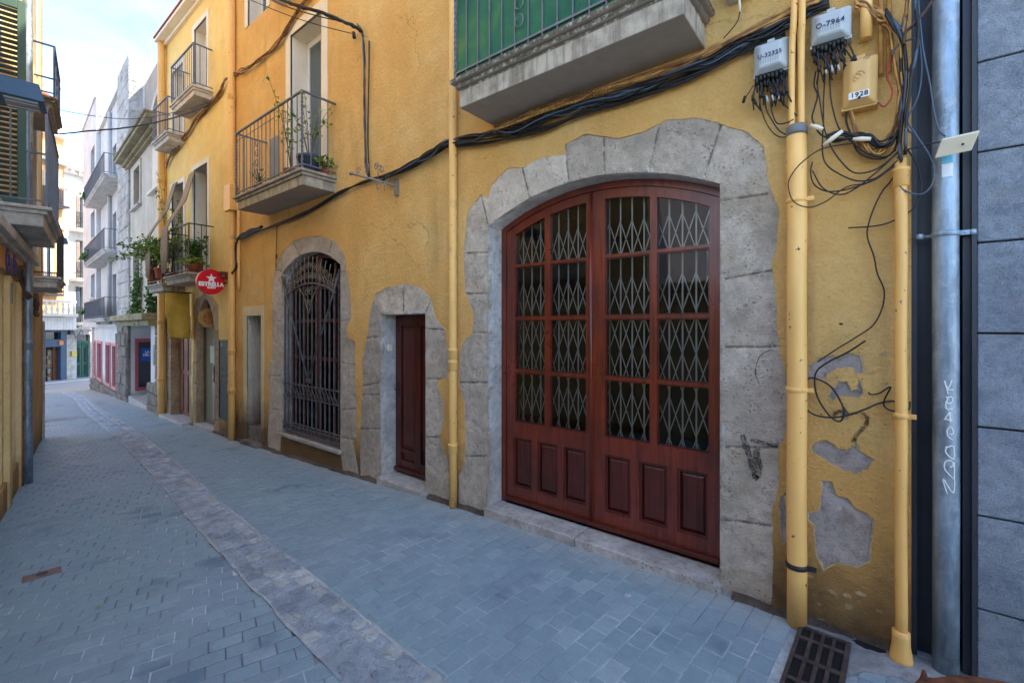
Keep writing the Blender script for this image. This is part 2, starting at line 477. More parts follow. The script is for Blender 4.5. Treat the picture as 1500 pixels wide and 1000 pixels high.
TERRA = M('terracotta', lin(172, 88, 58), .2, 10, .8, .1, 60, .002)
POTB = M('blue_grey_pot', lin(58, 70, 92), .15, 6, .5, .05, 60, .002)
SOIL = M('soil', lin(60, 44, 32), .3, 30, .95, .5, 60, .005)
RED = M('red_sign_face', lin(206, 12, 34), .03, 3, .35, 0)
SIGNW = M('white_sign_paint', lin(238, 236, 236), .02, 3, .4, 0)
STEM = M('plant_stem', lin(92, 84, 52), .3, 14, .8, .2, 80, .002)
def leafm(name, c, c2):
    t = NT(name); n = t.noise(22, 3, .6, t.coord(src='World')); t.col(t.ramp(n, [(.3, c2), (.65, c)])); t.rough(.5)
    tr = t.N('BsdfTranslucent'); tr.inputs[0].default_value = sc(c, 1.3); mx = t.N('MixShader'); mx.inputs[0].default_value = .25
    t.L(t.b.outputs[0], mx.inputs[1]); t.L(tr.outputs[0], mx.inputs[2]); t.L(mx.outputs[0], t.out.inputs[0]); return t.m
def blocks(mb, x0, x1, y0, y1, z0, z1, h=.3, L=.42, seed=0, proud=.02):
    """irregular coursed blocks with real joints"""
    rr = random.Random(seed); z = z0
    while z < z1-.02:
        hh = min(h*rr.uniform(.7, 1.3), z1-z); hh = z1-z if z1-z-hh < .08 else hh; x = x0
        while x < x1-.02:
            ll = min(L*rr.uniform(.6, 1.4), x1-x); ll = x1-x if x1-x-ll < .1 else ll
            g_ = .008; q = rr.uniform(0, proud); a, b, c_, d = x+g_, x+ll-g_, z+g_, z+hh-g_; i_ = min(.03, ll*.15, hh*.15); j = lambda: rr.uniform(-.006, .006)
            v = [(a+j(), y0, c_+j()), (b+j(), y0, c_+j()), (b+j(), y0, d+j()), (a+j(), y0, d+j())]
            f_ = [(p[0]+(i_ if k in (0, 3) else -i_)+j(), y0-q-.012+j(), p[2]+(i_ if k < 2 else -i_)+j()) for k, p in enumerate(v)]
            bk = [(p[0], y1, p[2]) for p in v]
            mb.add(f_+v+bk, [(0, 1, 2, 3)]+[(k, 4+k, 4+(k+1) % 4, (k+1) % 4) for k in range(4)]+[(4+k, 8+k, 8+(k+1) % 4, 4+(k+1) % 4) for k in range(4)])
            x += ll
        z += hh
LEAF = leafm('leaf_green', lin(92, 128, 44), lin(48, 82, 26))
LEAF_Y = leafm('leaf_yellow_green', lin(148, 160, 52), lin(96, 120, 36))
LEAF_D = leafm('leaf_dark', lin(54, 94, 44), lin(30, 60, 28))
# ================================================================== GROUND
def ground_mat():
    t = NT('joint_dirt_and_asphalt'); pos = t.N('NewGeometry').outputs['Position']; sep = t.N('SeparateXYZ'); t.L(pos, sep.inputs[0])
    n = t.noise(1.4, 4, .6, pos); n2 = t.noise(18, 4, .7, pos)
    side = t.math('GREATER_THAN', t.math('ADD', sep.outputs['Y'], t.math('MULTIPLY', sep.outputs['X'], .075)), 1.33)
    cR = t.ramp(n, [(.34, lin(112, 120, 126)), (.48, lin(158, 168, 174)), (.62, lin(200, 206, 208))])
    cL = t.ramp(n, [(.36, lin(84, 90, 98)), (.5, lin(128, 136, 144)), (.60, lin(206, 210, 216))])
    c = t.mix(side, cL, cR)
    c = t.mix(t.ramp(n2, [(.3, .5), (.6, 0)]), c, lin(90, 92, 98))
    far = t.math('LESS_THAN', sep.outputs['X'], -27.5)
    c = t.mix(far, c, t.ramp(n2, [(.3, lin(150, 150, 152)), (.7, lin(172, 172, 174))]))
    t.col(c); t.rough(.8); t.nrm(t.bump(n2, .4, .004)); return t.m
def paver_mat():
    t = NT('paver'); pos = t.N('NewGeometry').outputs['Position']; sep = t.N('SeparateXYZ'); t.L(pos, sep.inputs[0])
    at = t.N('Attribute'); at.attribute_type = 'GEOMETRY'; at.attribute_name = 'tone'; rv = at.outputs['Fac']
    n1 = t.noise(1.1, 5, .6, pos); n2 = t.noise(11, 5, .7, pos); n3 = t.noise(210, 3, .8, pos); n4 = t.noise(1.7, 4, .55, t.coord(src='World', loc=(5, 3, 2)))
    c = t.ramp(rv, [(0, lin(132, 156, 165)), (.5, lin(137, 161, 169)), (.9, lin(142, 165, 173)), (1, lin(154, 173, 179))])
    c = t.mix(t.ramp(n1, [(.35, .4), (.6, 0)]), c, lin(128, 144, 164))
    c = t.mix(t.ramp(n2, [(.3, .45), (.55, 0)]), c, lin(118, 132, 150))
    wet = t.math('MULTIPLY', t.ramp(n4, [(.56, 0), (.68, .7)]), t.ramp(rv, [(.15, .15), (.8, 1)]))
    c = t.mix(wet, c, lin(84, 108, 128))
    c = t.mix(t.ramp(n3, [(.3, .5), (.48, 0)]), c, lin(92, 108, 130))
    c = t.mix(t.ramp(n3, [(.56, 0), (.72, .45)]), c, lin(196, 206, 216))
    vo = t.N('TexVoronoi'); vo.inputs['Scale'].default_value = 2.6; t.L(pos, vo.inputs['Vector'])
    c = t.mix(t.ramp(vo.outputs['Distance'], [(.045, .75), (.075, 0)]), c, t.ramp(n1, [(.45, lin(80, 84, 96)), (.55, lin(206, 206, 202))]))
    dust = t.N('MapRange'); dust.inputs['From Min'].default_value = 2.95; dust.inputs['From Max'].default_value = 3.3; dust.clamp = True
    t.L(t.math('ADD', sep.outputs['Y'], t.math('MULTIPLY', t.math('SUBTRACT', n2, .5), .6)), dust.inputs[0])
    c = t.mix(t.math('MULTIPLY', dust.outputs[0], .5), c, lin(172, 168, 162))
    t.col(c); t.rough(t.ramp(t.mix(.5, n2, rv), [(.3, .45), (.7, .7)])); t.b.inputs['Specular IOR Level'].default_value = .45
    b = t.bump(n2, .6, .012); b = t.bump(n3, .8, .004, b); t.nrm(b); return t.m
xs = [60, 30, 14, 8, 5]+[4-.4*i for i in range(100)]+[-38, -42, -50, -70, -120, -200]
ys = [-200, -60, -20, -8, -4, -2, 0, 1.2, 2.4, 3.6, 6, 10, 20, 60, 200]
g = MB()
for x in xs:
    for y in ys: g.v.append((x, y, gz(x)-.0048))
ny = len(ys)
for i in range(len(xs)-1):
    for j in range(ny-1):
        g.f.append((i*ny+j, i*ny+j+1, (i+1)*ny+j+1, (i+1)*ny+j)); g.m.append(0); g.smooth.append(True)
tag(g.build('street', ground_mat()), kind='structure')
rp_ = random.Random(77); g = MB(); tones = []
def ylow(x): return .373+.157*(-x-7.133)-.03 if x > -12.35 else -3.0
def yhigh(x): return 3.33 if x > -13.3 else 3.33+.0612*(-x-13.28)
for side, th_, ox, oy in ((1, 86, 0, 0), (0, 72, .03, .05)):
    a = Vector((math.cos(math.radians(th_)), math.sin(math.radians(th_)))); b = Vector((-a.y, a.x)); A_, B_ = .168, .112
    for i in range(-60, 330):
        base = b*(i*B_)+Vector((ox, oy)); off = (.5*(i % 2)+rp_.uniform(-.06, .06))*A_
        for j in range(-80, 80):
            c = base+a*(j*A_+off)
            if c.x > 3.2 or c.x < -27.6: continue
            w_ = c.y+.075*c.x-1.33-.05*math.sin(c.x*.5)
            if side and (w_ < .13 or c.y > yhigh(c.x)): continue
            if not side and (w_ > -.13 or c.y < ylow(c.x)-.05): continue
            if c.y < -3: continue
            if -.40 < c.x < -.10 and c.y > 2.52 and c.y < 3.22: continue
            z = gz(c.x)+rp_.uniform(-.0016, .0016); tx, ty = rp_.uniform(-.012, .012), rp_.uniform(-.012, .012)
            ro = rp_.uniform(-.012, .012); aa = a+b*ro; bb = b-a*ro; o = len(g.v)
            ha, hb = A_/2-.0028-rp_.uniform(0, .0012), B_/2-.0028-rp_.uniform(0, .0012)
            slope = (gz(c.x-.1)-gz(c.x+.1))/.2
            for ins, dz in ((.0045, 0), (.0, -.0035), (0, -.012)):
                for sx_, sy_ in ((-1, -1), (1, -1), (1, 1), (-1, 1)):
                    p = c+aa*(sx_*(ha-ins))+bb*(sy_*(hb-ins)); g.v.append((p.x, p.y, z+dz+(p.x-c.x)*(-slope+tx)+(p.y-c.y)*ty))
            g.f.append((o, o+1, o+2, o+3)); g.m.append(0); g.smooth.append(False); tn = rp_.random(); tones.append(tn)
            for q in range(2):
                for k in range(4):
                    g.f.append((o+q*4+k, o+q*4+4+k, o+q*4+4+(k+1) % 4, o+q*4+(k+1) % 4)); g.m.append(0); g.smooth.append(False); tones.append(tn)
pv_ = g.build('street_paving', paver_mat(), fix=False); at_ = pv_.data.attributes.new('tone', 'FLOAT', 'FACE'); at_.data.foreach_set('value', tones); tag(pv_, kind='structure')

# old stone gutter that runs down the street
def gy(x): return 1.33-.075*x+.05*math.sin(x*.5)
MORT = stone('gutter_mortar', lin(180, 190, 200), lin(156, 166, 178), pits=False, bumpk=1.0)
GS = [stone('gutter_stone', lin(188, 198, 208), lin(162, 172, 184), bumpk=1.0), stone('gutter_stone_dark', lin(170, 180, 192), lin(142, 154, 168), bumpk=1.0), stone('gutter_stone_light', lin(200, 204, 204), lin(172, 176, 178), bumpk=.9)]
g = MB()
x = 2.0; prev = None
while x > -27:
    w = .175+.012*noise.noise(Vector((x*3, 0, 0)))+.02*min(1, max(0, (-x-3)/10)); a = gy(x)-w; b = gy(x)+w+.01*noise.noise(Vector((x*5, 7, 0)))
    z = gz(x)+.004
    g.v += [(x, a, z), (x, b, z)]
    if prev is not None: g.f.append((prev, prev+1, prev+3, prev+2)); g.m.append(0); g.smooth.append(False)
    prev = len(g.v)-2; x -= .1
for sg in (-1, 1):      # ragged pale mortar line along each edge
    x = 2.0; prev = None
    while x > -24:
        w = .172*sg+.012*noise.noise(Vector((x*3, sg, 0))); q = .010+.010*noise.noise(Vector((x*7, sg*4, 2))); z = gz(x)+.0065
        ok_ = noise.noise(Vector((x*1.1, sg*9, 5))) > -.12
        g.v += [(x, gy(x)+w-q, z), (x, gy(x)+w+q, z)]
        if prev is not None and ok_: g.f.append((prev, prev+1, prev+3, prev+2)); g.m.append(3); g.smooth.append(False)
        prev = len(g.v)-2; x -= .03
r2 = random.Random(5)
for col in range(3):
    x = 1.9
    while x > -26.5:
        L = r2.uniform(.07, .16); 
        if r2.random() < (.05 if col == 2 else .16): x -= L; continue
        cx = x-L/2; cy = gy(cx)+(-.118, -.005, .112)[col]+r2.uniform(-.012, .012); hw = r2.uniform(.042, .058); hl = L/2-.005
        k = 12; o = len(g.v); up = r2.uniform(.004, .010); tx = r2.uniform(-.003, .003)
        ph = r2.uniform(-.2, .2)
        ring = []
        for i in range(k):
            t = 2*PI*i/k+ph; rr = 1/(abs(math.cos(t))**7+abs(math.sin(t))**7)**(1/7)*r2.uniform(.86, 1.0)
            ring.append((hl*rr*math.cos(t), hw*rr*math.sin(t)))
        for s_, zz in ((1.0, 0.001), (.93, up*.8), (.72, up), (.3, up*1.05)):
            for p in ring: g.v.append((cx+p[0]*s_, cy+p[1]*s_, gz(cx)+.004+zz+p[0]*tx))
        mi = r2.choice((1, 1, 2, 2, 3)); 
        if col == 2 and r2.random() < .4: mi = 3
        for q in range(3):
            for i in range(k):
                j = (i+1) % k; g.f.append((o+q*k+i, o+q*k+j, o+(q+1)*k+j, o+(q+1)*k+i)); g.m.append(mi); g.smooth.append(True)
        g.f.append(tuple(o+3*k+i for i in range(k))); g.m.append(mi); g.smooth.append(True)
        x -= L+.004
tag(g.build('gutter_strip', [MORT]+GS), kind='structure')

CONC = stone('concrete_screed', lin(150, 152, 156), lin(122, 124, 130), pits=False, bumpk=.6)
g = MB(); P = [(-.12, 3.32), (-.12, 2.9), (-.05, 3.0), (.1, 3.06), (.3, 3.0), (.5, 3.03), (.9, 2.95), (.9, 3.32)]
P2 = [(-.42, 3.32), (-.41, 3.22), (-.36, 3.215), (-.12, 3.21), (-.12, 3.32)]
for Q in (P, P2): g.zprism(Q, -.01, .007)
tag(g.build('concrete_kerb_strip', CONC), kind='structure')
# low mortar fillet along the foot of the facade
g = MB(); x = .15; pv = None; MF = stone('dirty_mortar', lin(112, 100, 90), lin(74, 64, 56), bumpk=1.2)
while x > -13:
    d = .035+.03*noise.noise(Vector((x*4, 3, 0)))+.015*noise.noise(Vector((x*17, 3, 0))); h = .035+.03*noise.noise(Vector((x*5, 9, 0)))
    z = gz(x)
    g.v += [(x, 3.285-max(.01, d), z+.002), (x, 3.305, z+max(.01, h))]
    if pv is not None and not (-2.95 < x < -.80) and not (-4.7 < x < -3.84): g.f.append((pv, pv+1, pv+3, pv+2)); g.m.append(0); g.smooth.append(True)
    pv = len(g.v)-2; x -= .05
tag(g.build('mortar_fillet', MF), kind='structure')

# drain grate
t_ = empty('drain_grate', loc=(-.245, 2.88, 0.0)); tag(t_, 'rusty iron slotted drain grate set in the pavers at the foot of the cream pipe', 'drain grate')
t_.rotation_euler = (0, 0, math.radians(-2))
g = MB(); g.box(-.125, .125, -.34, .325, .002, .0055); g.build('pit', DARK, t_)  # dark plate at ground level; the pit's shade is put into its colour
g = MB()
RUST = M('grate_iron', lin(84, 74, 72), .35, 16, .6, .4, 90, .003, c2=lin(54, 46, 46), metal=.2)
g.box(-.125, -.105, -.34, .325, .0055, .02); g.box(.10, .125, -.34, .325, .0055, .02)
for y0, y1 in ((.305, .325), (.19, .215), (-.01, .02), (-.2, -.175)): g.box(-.105, .10, y0, y1, .0055, .021)
for i in range(5):
    xx = -.105+.205*i/4
    if 0 < i < 4:
        g.box(xx-.008, xx+.008, .215, .305, .0055, .019)
        for y0, y1 in ((.02, .19), (-.175, -.01), (-.34, -.2)): g.box(xx-.010, xx+.010, y0, y1, .0055, .019)
g.build('grating', RUST, t_, bevel=.003)
g = MB(); k = 18
ring = [(-.03+.075*math.cos(2*PI*i/k)*(1+.12*math.sin(3*i)), 3.245+.042*math.sin(2*PI*i/k)*(1+.15*math.cos(2*i))) for i in range(k)]
g.zprism(ring, .0085, .0095)  # flat black disc; the shade inside the hole is painted
ho = g.build('drain_hole', M('hole_shade_black', lin(16, 20, 26), .2, 20, .9, 0)); tag(ho, 'round hole in the concrete between the two cream pipes, its dark inside painted flat', 'hole')
g = MB()
for i in range(k):
    a, b = ring[i], ring[(i+1) % k]; c = (-.03, 3.245)
    f_ = lambda p, s_: (c[0]+(p[0]-c[0])*s_, c[1]+(p[1]-c[1])*s_)
    A, B, C_, D_ = f_(a, 1.0), f_(b, 1.0), f_(b, 1.16), f_(a, 1.16)
    g.add([(A[0], A[1], .012), (B[0], B[1], .012), (C_[0], C_[1], .0075), (D_[0], D_[1], .0075)], [(0, 1, 2, 3)])
g.build('rim', CONC, ho)
c0 = hz(62, 845, -.12); g = MB(); g.zprism([(c0.x+dx, c0.y+dy) for dx, dy in ((-.06, -.10), (.06, -.11), (.065, .10), (-.055, .11))], gz(c0.x)-.01, gz(c0.x)+.007)
mh = g.build('manhole_cover', M('brown_iron_cover', lin(128, 104, 98), .3, 20, .6, .4, 60, .004), bevel=.003); tag(mh, 'small brown rectangular iron cover in the paving on the left', 'manhole cover')
g = MB(); g.lathe([(.001, .0), (.028, .0), (.034, .001), (.034, .0015)], (c0.x, c0.y, gz(c0.x)+.008), 16); g.build('lid_ring', RUST, mh)
c0 = hz(97, 611, -.33); g = MB(); g.zprism([(c0.x+dx, c0.y+dy) for dx, dy in ((-.35, -.32), (.1, -.38), (.35, .30), (-.1, .36))], gz(c0.x)-.02, gz(c0.x)+.01)
mh = g.build('manhole_cover', CONC, bevel=.004); tag(mh, 'pale flat service cover in the far paving near the left corner', 'manhole cover')
# fallen leaf
c0 = hz(144, 888, -.05); g = MB(); g.add([(-.022, 0, .002), (-.008, .009, .008), (.018, .004, .003), (.004, -.009, .009)], [(0, 1, 2, 3)])
lf = g.build('fallen_leaf', LEAF_Y, M=Matrix.Translation(Vector((c0.x, c0.y, gz(c0.x)+.003))) @ Matrix.Rotation(1.1, 4, 'Z')); lf.modifiers.new('s', 'SOLIDIFY').thickness = .0008; tag(lf, 'small dry fallen leaf on the grey pavers at lower left', 'leaf')

# ================================================================== NEAR YELLOW BUILDING
B1 = empty('yellow_building', F1.M); tag(B1, 'ochre plastered house with the large red arched door and exposed stone surrounds', 'building')
# --- outlines in wall coordinates
doorO = F1.poly([(671.5, 800), (671.5, 736), (672.7, 698), (680, 677), (682, 648), (680, 589), (672.7, 564), (673.6, 518), (677, 503), (691.6, 487), (694, 457), (681, 427), (678.7, 371), (685, 310.6), (704.5, 284.8), (715, 289), (719.5, 272), (743, 246), (765, 246), (786, 233), (816, 226.7), (828, 226.7), (828, 212), (855, 196.6), (880.8, 198.8), (906.6, 203), (949.6, 190), (975, 177), (1018, 173), (1052.7, 180.7), (1095.7, 194.5), (1119, 216), (1125, 259), (1141, 315), (1138.7, 362), (1130, 383.7), (1136.6, 431), (1141, 508), (1154.5, 564), (1154.5, 627), (1140, 656), (1140, 715), (1131, 753), (1133.5, 816), (1129, 879), (1129, 990)])
def arc(x0, x1, zs, rise, n=22):
    c = (x1-x0)/2; R = (c*c+rise*rise)/(2*rise); cz = zs+rise-R; cx = (x0+x1)/2; a0 = math.asin(c/R)
    return [(cx+R*math.sin(-a0+2*a0*i/n), cz+R*math.cos(-a0+2*a0*i/n)) for i in range(n+1)]
DX0, DX1, DZS, DRI = -2.936, -.83, 2.77, .25
doorI = [(DX0, -.6)]+arc(DX0, DX1, DZS, DRI)+[(DX1, -.6)]
smO = F1.poly([(527.5, 760), (527.5, 695), (527.5, 630), (531, 570), (531, 520), (537.5, 495), (540, 470), (542.5, 455), (550, 430), (565, 422), (590, 416), (615, 420), (630, 435), (637.5, 465), (650, 482), (657.5, 530), (655, 552), (640, 557), (640, 565), (650, 590), (650, 615), (645, 640), (657, 675), (659, 725), (659, 790)])
SX0, SX1, SZ1 = -4.676, -3.86, 1.94
smI = [(SX0, -.7), (SX0, SZ1), (SX1, SZ1), (SX1, -.7)]
WX0, WX1, WZ0, WZS, WRI = -7.24, -5.56, .165, 2.62, .25
arcW = arc(WX0, WX1, WZS, WRI)
winI = [(WX0, WZ0)]+arcW+[(WX1, WZ0)]
winO = F1.poly([(390, 700), (391, 660), (392.7, 619), (394, 572), (392.7, 550), (398, 521.6), (398, 428), (401.7, 395.6), (412.5, 370), (430.5, 352), (445, 347.5), (470, 345), (492.5, 355), (505, 375), (507.5, 400), (512.5, 425), (515, 465), (507.5, 480), (510, 495), (520, 500), (520, 560), (522, 580), (522, 640), (517, 650), (525.5, 695), (526, 760)])
winO = winO+[(WX1+.12, -.7), (WX1+.06, -.1), (WX1, WZ0), (WX0, WZ0), (WX0-.02, -.05), (WX0-.12, -.7)]
NX0, NX1, NZ1 = -8.525, -7.95, 1.985
nwI = [(NX0, -.7), (NX0, NZ1), (NX1, NZ1), (NX1, -.7)]
def pz(L, ox=1060, oy=500, s=3.846): return F1.poly([(ox+x/s, oy+y/s) for x, y in L])
patches = [pz([(472, 132), (495, 130), (530, 95), (600, 78), (650, 90), (720, 62), (785, 80), (800, 110), (790, 180), (735, 185), (720, 150), (640, 155), (600, 180), (570, 215), (520, 225), (472, 210)]),
           pz([(585, 305), (615, 260), (640, 225), (690, 222), (710, 250), (720, 278), (750, 270), (752, 215), (780, 212), (785, 300), (760, 325), (700, 305), (650, 310), (610, 340)]),
           pz([(485, 600), (515, 565), (570, 545), (610, 570), (650, 600), (690, 608), (720, 590), (750, 562), (775, 620), (850, 665), (820, 715), (750, 755), (690, 740), (600, 690), (540, 650), (500, 625)]),
           pz([(540, 780), (610, 785), (640, 870), (700, 880), (740, 935), (790, 950), (850, 1000), (835, 1120), (840, 1240), (760, 1275), (640, 1245), (560, 1300), (520, 1230), (505, 1050), (470, 1010), (470, 960), (530, 945), (555, 860)]),
           pz([(650, 395), (690, 380), (710, 410), (690, 440), (655, 430)]),
           F1.poly([(1140, 725), (1152, 720), (1155, 790), (1146, 800), (1139, 760)])]
r3 = random.Random(3)
patches = [fray(p, .009, .010, i*7) for i, p in enumerate(patches)]
doorO = fray(doorO, .02, .010, 2); smO = fray(smO, .02, .010, 5)
chips = []
for i in range(70):      # small flakes lost round the big patches
    cx, cz = r3.gauss(-.13, .16), r3.choice((1.55, 1.2, .95, .35, .1, .02))+r3.gauss(0, .12)
    if not (-.60 < cx < .07 and -.02 < cz < 1.9): continue
    rr_ = r3.choice((.004, .006, .008, .012, .018)); poly = [(cx+rr_*r3.uniform(.6, 1.4)*1.4*math.cos(2*PI*k/9), cz+rr_*r3.uniform(.6, 1.3)*math.sin(2*PI*k/9)) for k in range(9)]
    if any(inside(q, P) for P in patches+[doorO] for q in poly) or any(math.hypot(cx-c[0], cz-c[1]) < rr_*1.6+c[2]*1.6 for c in chips) or any(inside(P[0], poly) for P in patches) or min(math.hypot(cx-q[0], cz-q[1]) for P in patches+[doorO] for q in P) < rr_*1.8: continue
    chips.append((cx, cz, rr_, poly))
patches += [c[3] for c in chips]
# upper openings
bd1 = [(-6.94, 3.82), (-6.94, 6.20), (-6.02, 6.20), (-6.02, 3.82)]                   # balcony door, left
bd2 = [(-2.45, 4.0), (-2.45, 6.3), (-1.4, 6.3), (-1.4, 4.0)]                         # balcony door, over the arched door
tw = [(-8.48, 6.98), (-8.48, 8.1), (-7.75, 8.1), (-7.75, 6.98)]
tw2 = [(-6.9, 7.2), (-6.9, 9.0), (-6.05, 9.0), (-6.05, 7.2)]; tw3 = [(-2.4, 7.2), (-2.4, 9.0), (-1.45, 9.0), (-1.45, 7.2)]
H1 = 9.6
wallP = [(-9.06, -.9), (-9.06, H1), (.15, H1), (.15, -.9)]
bumpf = lambda x, z: .010*noise.noise(Vector((x*.9, z*.9, 1)))+.006*noise.noise(Vector((x*2.6, z*2.6, 4)))
sheet('wall', PL, wallP, [doorO, smO, winO, nwI, bd1, bd2, tw, tw2, tw3]+patches, .02, B1, spacing=.14, disp=bumpf)
g = MB()   # masonry core behind the plaster, one box per solid bay
for x0, x1, z0, z1 in ((-9.06, NX0-.02, -.9, H1), (NX0-.02, NX1+.02, NZ1+.02, 6.9), (NX1+.02, WX0-.02, -.9, 3.7), (NX1+.02, -6.96, 3.7, 6.9), (WX0-.02, WX1+.02, 2.92, 3.78), (WX0-.02, WX1+.02, -.9, .10), (WX1+.02, SX0-.02, -.9, 3.78), (SX0-.02, SX1+.02, SZ1+.02, 3.78), (SX1+.02, DX0-.02, -.9, 3.78), (DX0-.02, DX1+.02, 3.08, 3.78), (DX1+.02, .14, -.9, 3.78),
                       (-6.0, -2.47, 3.78, 7.1), (-1.38, .14, 3.78, 7.1), (-2.47, -1.38, 6.32, 7.1), (-6.98, -5.98, 6.22, 7.1), (-8.5, -6.92, 8.12, H1), (-7.73, -6.92, 6.9, H1), (-6.03, -2.42, 7.1, H1), (-1.43, .14, 7.1, H1), (-2.42, -1.43, 9.02, H1), (-6.92, -6.03, 9.02, H1)):
    g.box(x0, x1, .045, .5, z0, z1)
g.build('masonry', RENDER, B1)
g = MB(); g.box(-9.06, .14, .5, 9.0, -.9, H1); 
# the back volume starts behind the rooms
g = MB(); g.box(-9.06, .14, 5.2, 9.5, -.9, H1); g.box(-9.06, .14, .02, 9.5, H1, H1+.12); g.build('rear_block', RENDER, B1)
g = MB(); g.box(-9.06, -9.0, .5, 5.2, -.9, H1); g.box(.08, .14, .5, 5.2, -.9, H1); g.build('side_wall', RENDER, B1)
# peeled render, just behind the broken edge of the plaster
dR = lambda x, z: -.014+.004*noise.noise(Vector((x*9, z*9, 2)))+.003*noise.noise(Vector((x*31, z*31, 6)))
UC = stone('pale_undercoat', lin(214, 192, 150), lin(184, 160, 118), pits=False, bumpk=.7, warm=lin(170, 150, 120))
def shrink(P, k):
    cx = sum(p[0] for p in P)/len(P); cz = sum(p[1] for p in P)/len(P); out = []
    n = len(P)
    for i, (x, z) in enumerate(P):      # move inward along the local normal
        a, b = P[i-3], P[(i+3) % n]; dx, dz = b[0]-a[0], b[1]-a[1]; L = math.hypot(dx, dz)+1e-9; nx, nz = -dz/L, dx/L
        q = k*(.6+1.6*max(0, noise.noise(Vector((x*13, z*13, 4)))+.35)); t1 = (x+nx*q, z+nz*q); t2 = (x-nx*q, z-nz*q)
        out.append(t1 if inside(t1, P) else t2)
    return out
ucx = [shrink(p, .007) for p in patches[:6]]
sheet('undercoat', UC, [(-.8, -.25), (-.8, 1.75), (.14, 1.75), (.14, -.25)], [doorO]+ucx, .006, B1, y0=.006)
sheet('bare_render', RENDER, [(-.8, -.25), (-.8, 1.75), (.14, 1.75), (.14, -.25)], [doorO], .02, B1, spacing=.03, disp=dR)

def sdisp(x, z):
    return -.004+.010*noise.noise(Vector((x*3.1, z*3.1, 1)))+.006*noise.noise(Vector((x*11, z*11, 4)))+.003*noise.noise(Vector((x*30, z*30, 8)))
def jl(L): return [(tuple(F1.px(*a)), tuple(F1.px(*b))) for a, b in L]
jd = jl([((765, 246), (776, 290)), ((828, 212), (833, 268)), ((884, 199), (884, 260)), ((965, 187), (948, 252)), ((1056, 182), (1030, 262)), ((1055, 294), (1125, 284)), ((1055, 508), (1141, 508)), ((1055, 655), (1140, 655)), ((1055, 410), (1135, 395)), ((715, 430), (680, 430)), ((715, 487), (692, 487)), ((715, 560), (673, 560)), ((715, 668), (680, 668)), ((715, 332), (704, 285)), ((715, 370), (680, 371)), ((1055, 760), (1131, 770))])
sheet('stone_surround', STONE, doorO, [doorI], .06, B1, spacing=.030, disp=sdisp, joints=jd, jw=.006, jd=.009)
js = jl([((557, 493), (537, 495)), ((557, 560), (531, 565)), ((557, 578), (531, 578)), ((557, 628), (527, 628)), ((623, 481), (650, 483)), ((623, 555), (650, 555)), ((623, 640), (645, 640)), ((557, 461), (546, 440)), ((590, 458), (590, 416)), ((623, 459), (632, 437))])
sheet('stone_surround', STONE, smO, [smI], .06, B1, spacing=.034, disp=sdisp, joints=js, jw=.006, jd=.009)
jw_ = jl([((412, 397), (400, 395)), ((440, 377), (428, 354)), ((460, 371), (458, 345)), ((480, 380), (486, 352)), ((494, 398), (508, 398)), ((494, 470), (515, 468)), ((497, 530), (520, 535)), ((499, 600), (522, 598)), ((499, 640), (520, 645)), ((412, 470), (398, 470)), ((412, 550), (394, 550)), ((413, 600), (393, 598))])
sheet('stone_surround', STONE, winO, [], .06, B1, spacing=.04, disp=sdisp, joints=jw_) if False else sheet('stone_surround', STONE, winO, [winI], .06, B1, spacing=.04, disp=sdisp, joints=jw_)

def reveal(name, mat, outline, y0, y1, parent, d=None):
    """inner faces of an opening, outline open polyline (x,z) from the bottom left up and over to the bottom right"""
    P = densify(outline, .06, 0, closed=False); g = MB(); N = 6; n = len(P)
    for k in range(N+1):
        y = y0+(y1-y0)*k/N
        for i, p in enumerate(P):
            q = .004*noise.noise(Vector((p[0]*8, y*12, p[1]*8))) if 0 < k else 0
            g.v.append((p[0]+q, y, p[1]+q))
    for k in range(N):
        for i in range(n-1):
            a = k*n+i; g.f.append((a, a+1, a+n+1, a+n)); g.m.append(0); g.smooth.append(True)
    o = g.build(name, mat, parent, fix=False); md = o.modifiers.new('s', 'SOLIDIFY'); md.thickness = .03; md.offset = 1 
    return o
reveal('door_reveal', STONE_L, [(DX0, -.3)]+arc(DX0, DX1, DZS, DRI)+[(DX1, -.3)], .008, .50, B1)
reveal('door_reveal', STONE_L, [(SX0, -.4), (SX0, SZ1), (SX1, SZ1), (SX1, -.4)], .008, .50, B1)
reveal('window_reveal', STONE_L, winI, .008, .42, B1)
reveal('door_reveal', plaster('grey_cement_reveal', lin(206, 200, 184), streak=.6), nwI, .008, .60, B1)

# --- large arched double door
DY = .21
dd = empty('double_door'); dd.parent = B1
def archz(x, rise_off=0.0):
    c = (DX1-DX0)/2; R = (c*c+DRI*DRI)/(2*DRI); cz = DZS+DRI-R; cx = (DX0+DX1)/2
    return cz+math.sqrt((R-rise_off)**2-(x-cx)**2)
def arched(x0, x1, z0, off, n=8):
    return [(x0, z0)]+[(x0+(x1-x0)*i/n, archz(x0+(x1-x0)*i/n, off)) for i in range(n+1)]+[(x1, z0)]
ZB = .08
def ring(mb, outer, inner, y0, y1):
    """frame between two equally long closed outlines"""
    n = len(outer); v = []
    for P, y in ((outer, y0), (inner, y0), (outer, y1), (inner, y1)): v += [(p[0], y, p[1]) for p in P]
    f = []
    for i in range(n):
        j = (i+1) % n; f += [(i, j, n+j, n+i), (2*n+i, 3*n+i, 3*n+j, 2*n+j), (i, 2*n+i, 2*n+j, j), (n+i, n+j, 3*n+j, 3*n+i)]
    mb.add(v, f)
g = MB()
ring(g, arched(DX0+.002, DX1-.002, ZB-.02, .002, 24), arched(DX0+.055, DX1-.055, ZB-.021, .055, 24), DY-.01, DY+.08)
g.build('door_frame', WOOD, dd, bevel=.004)
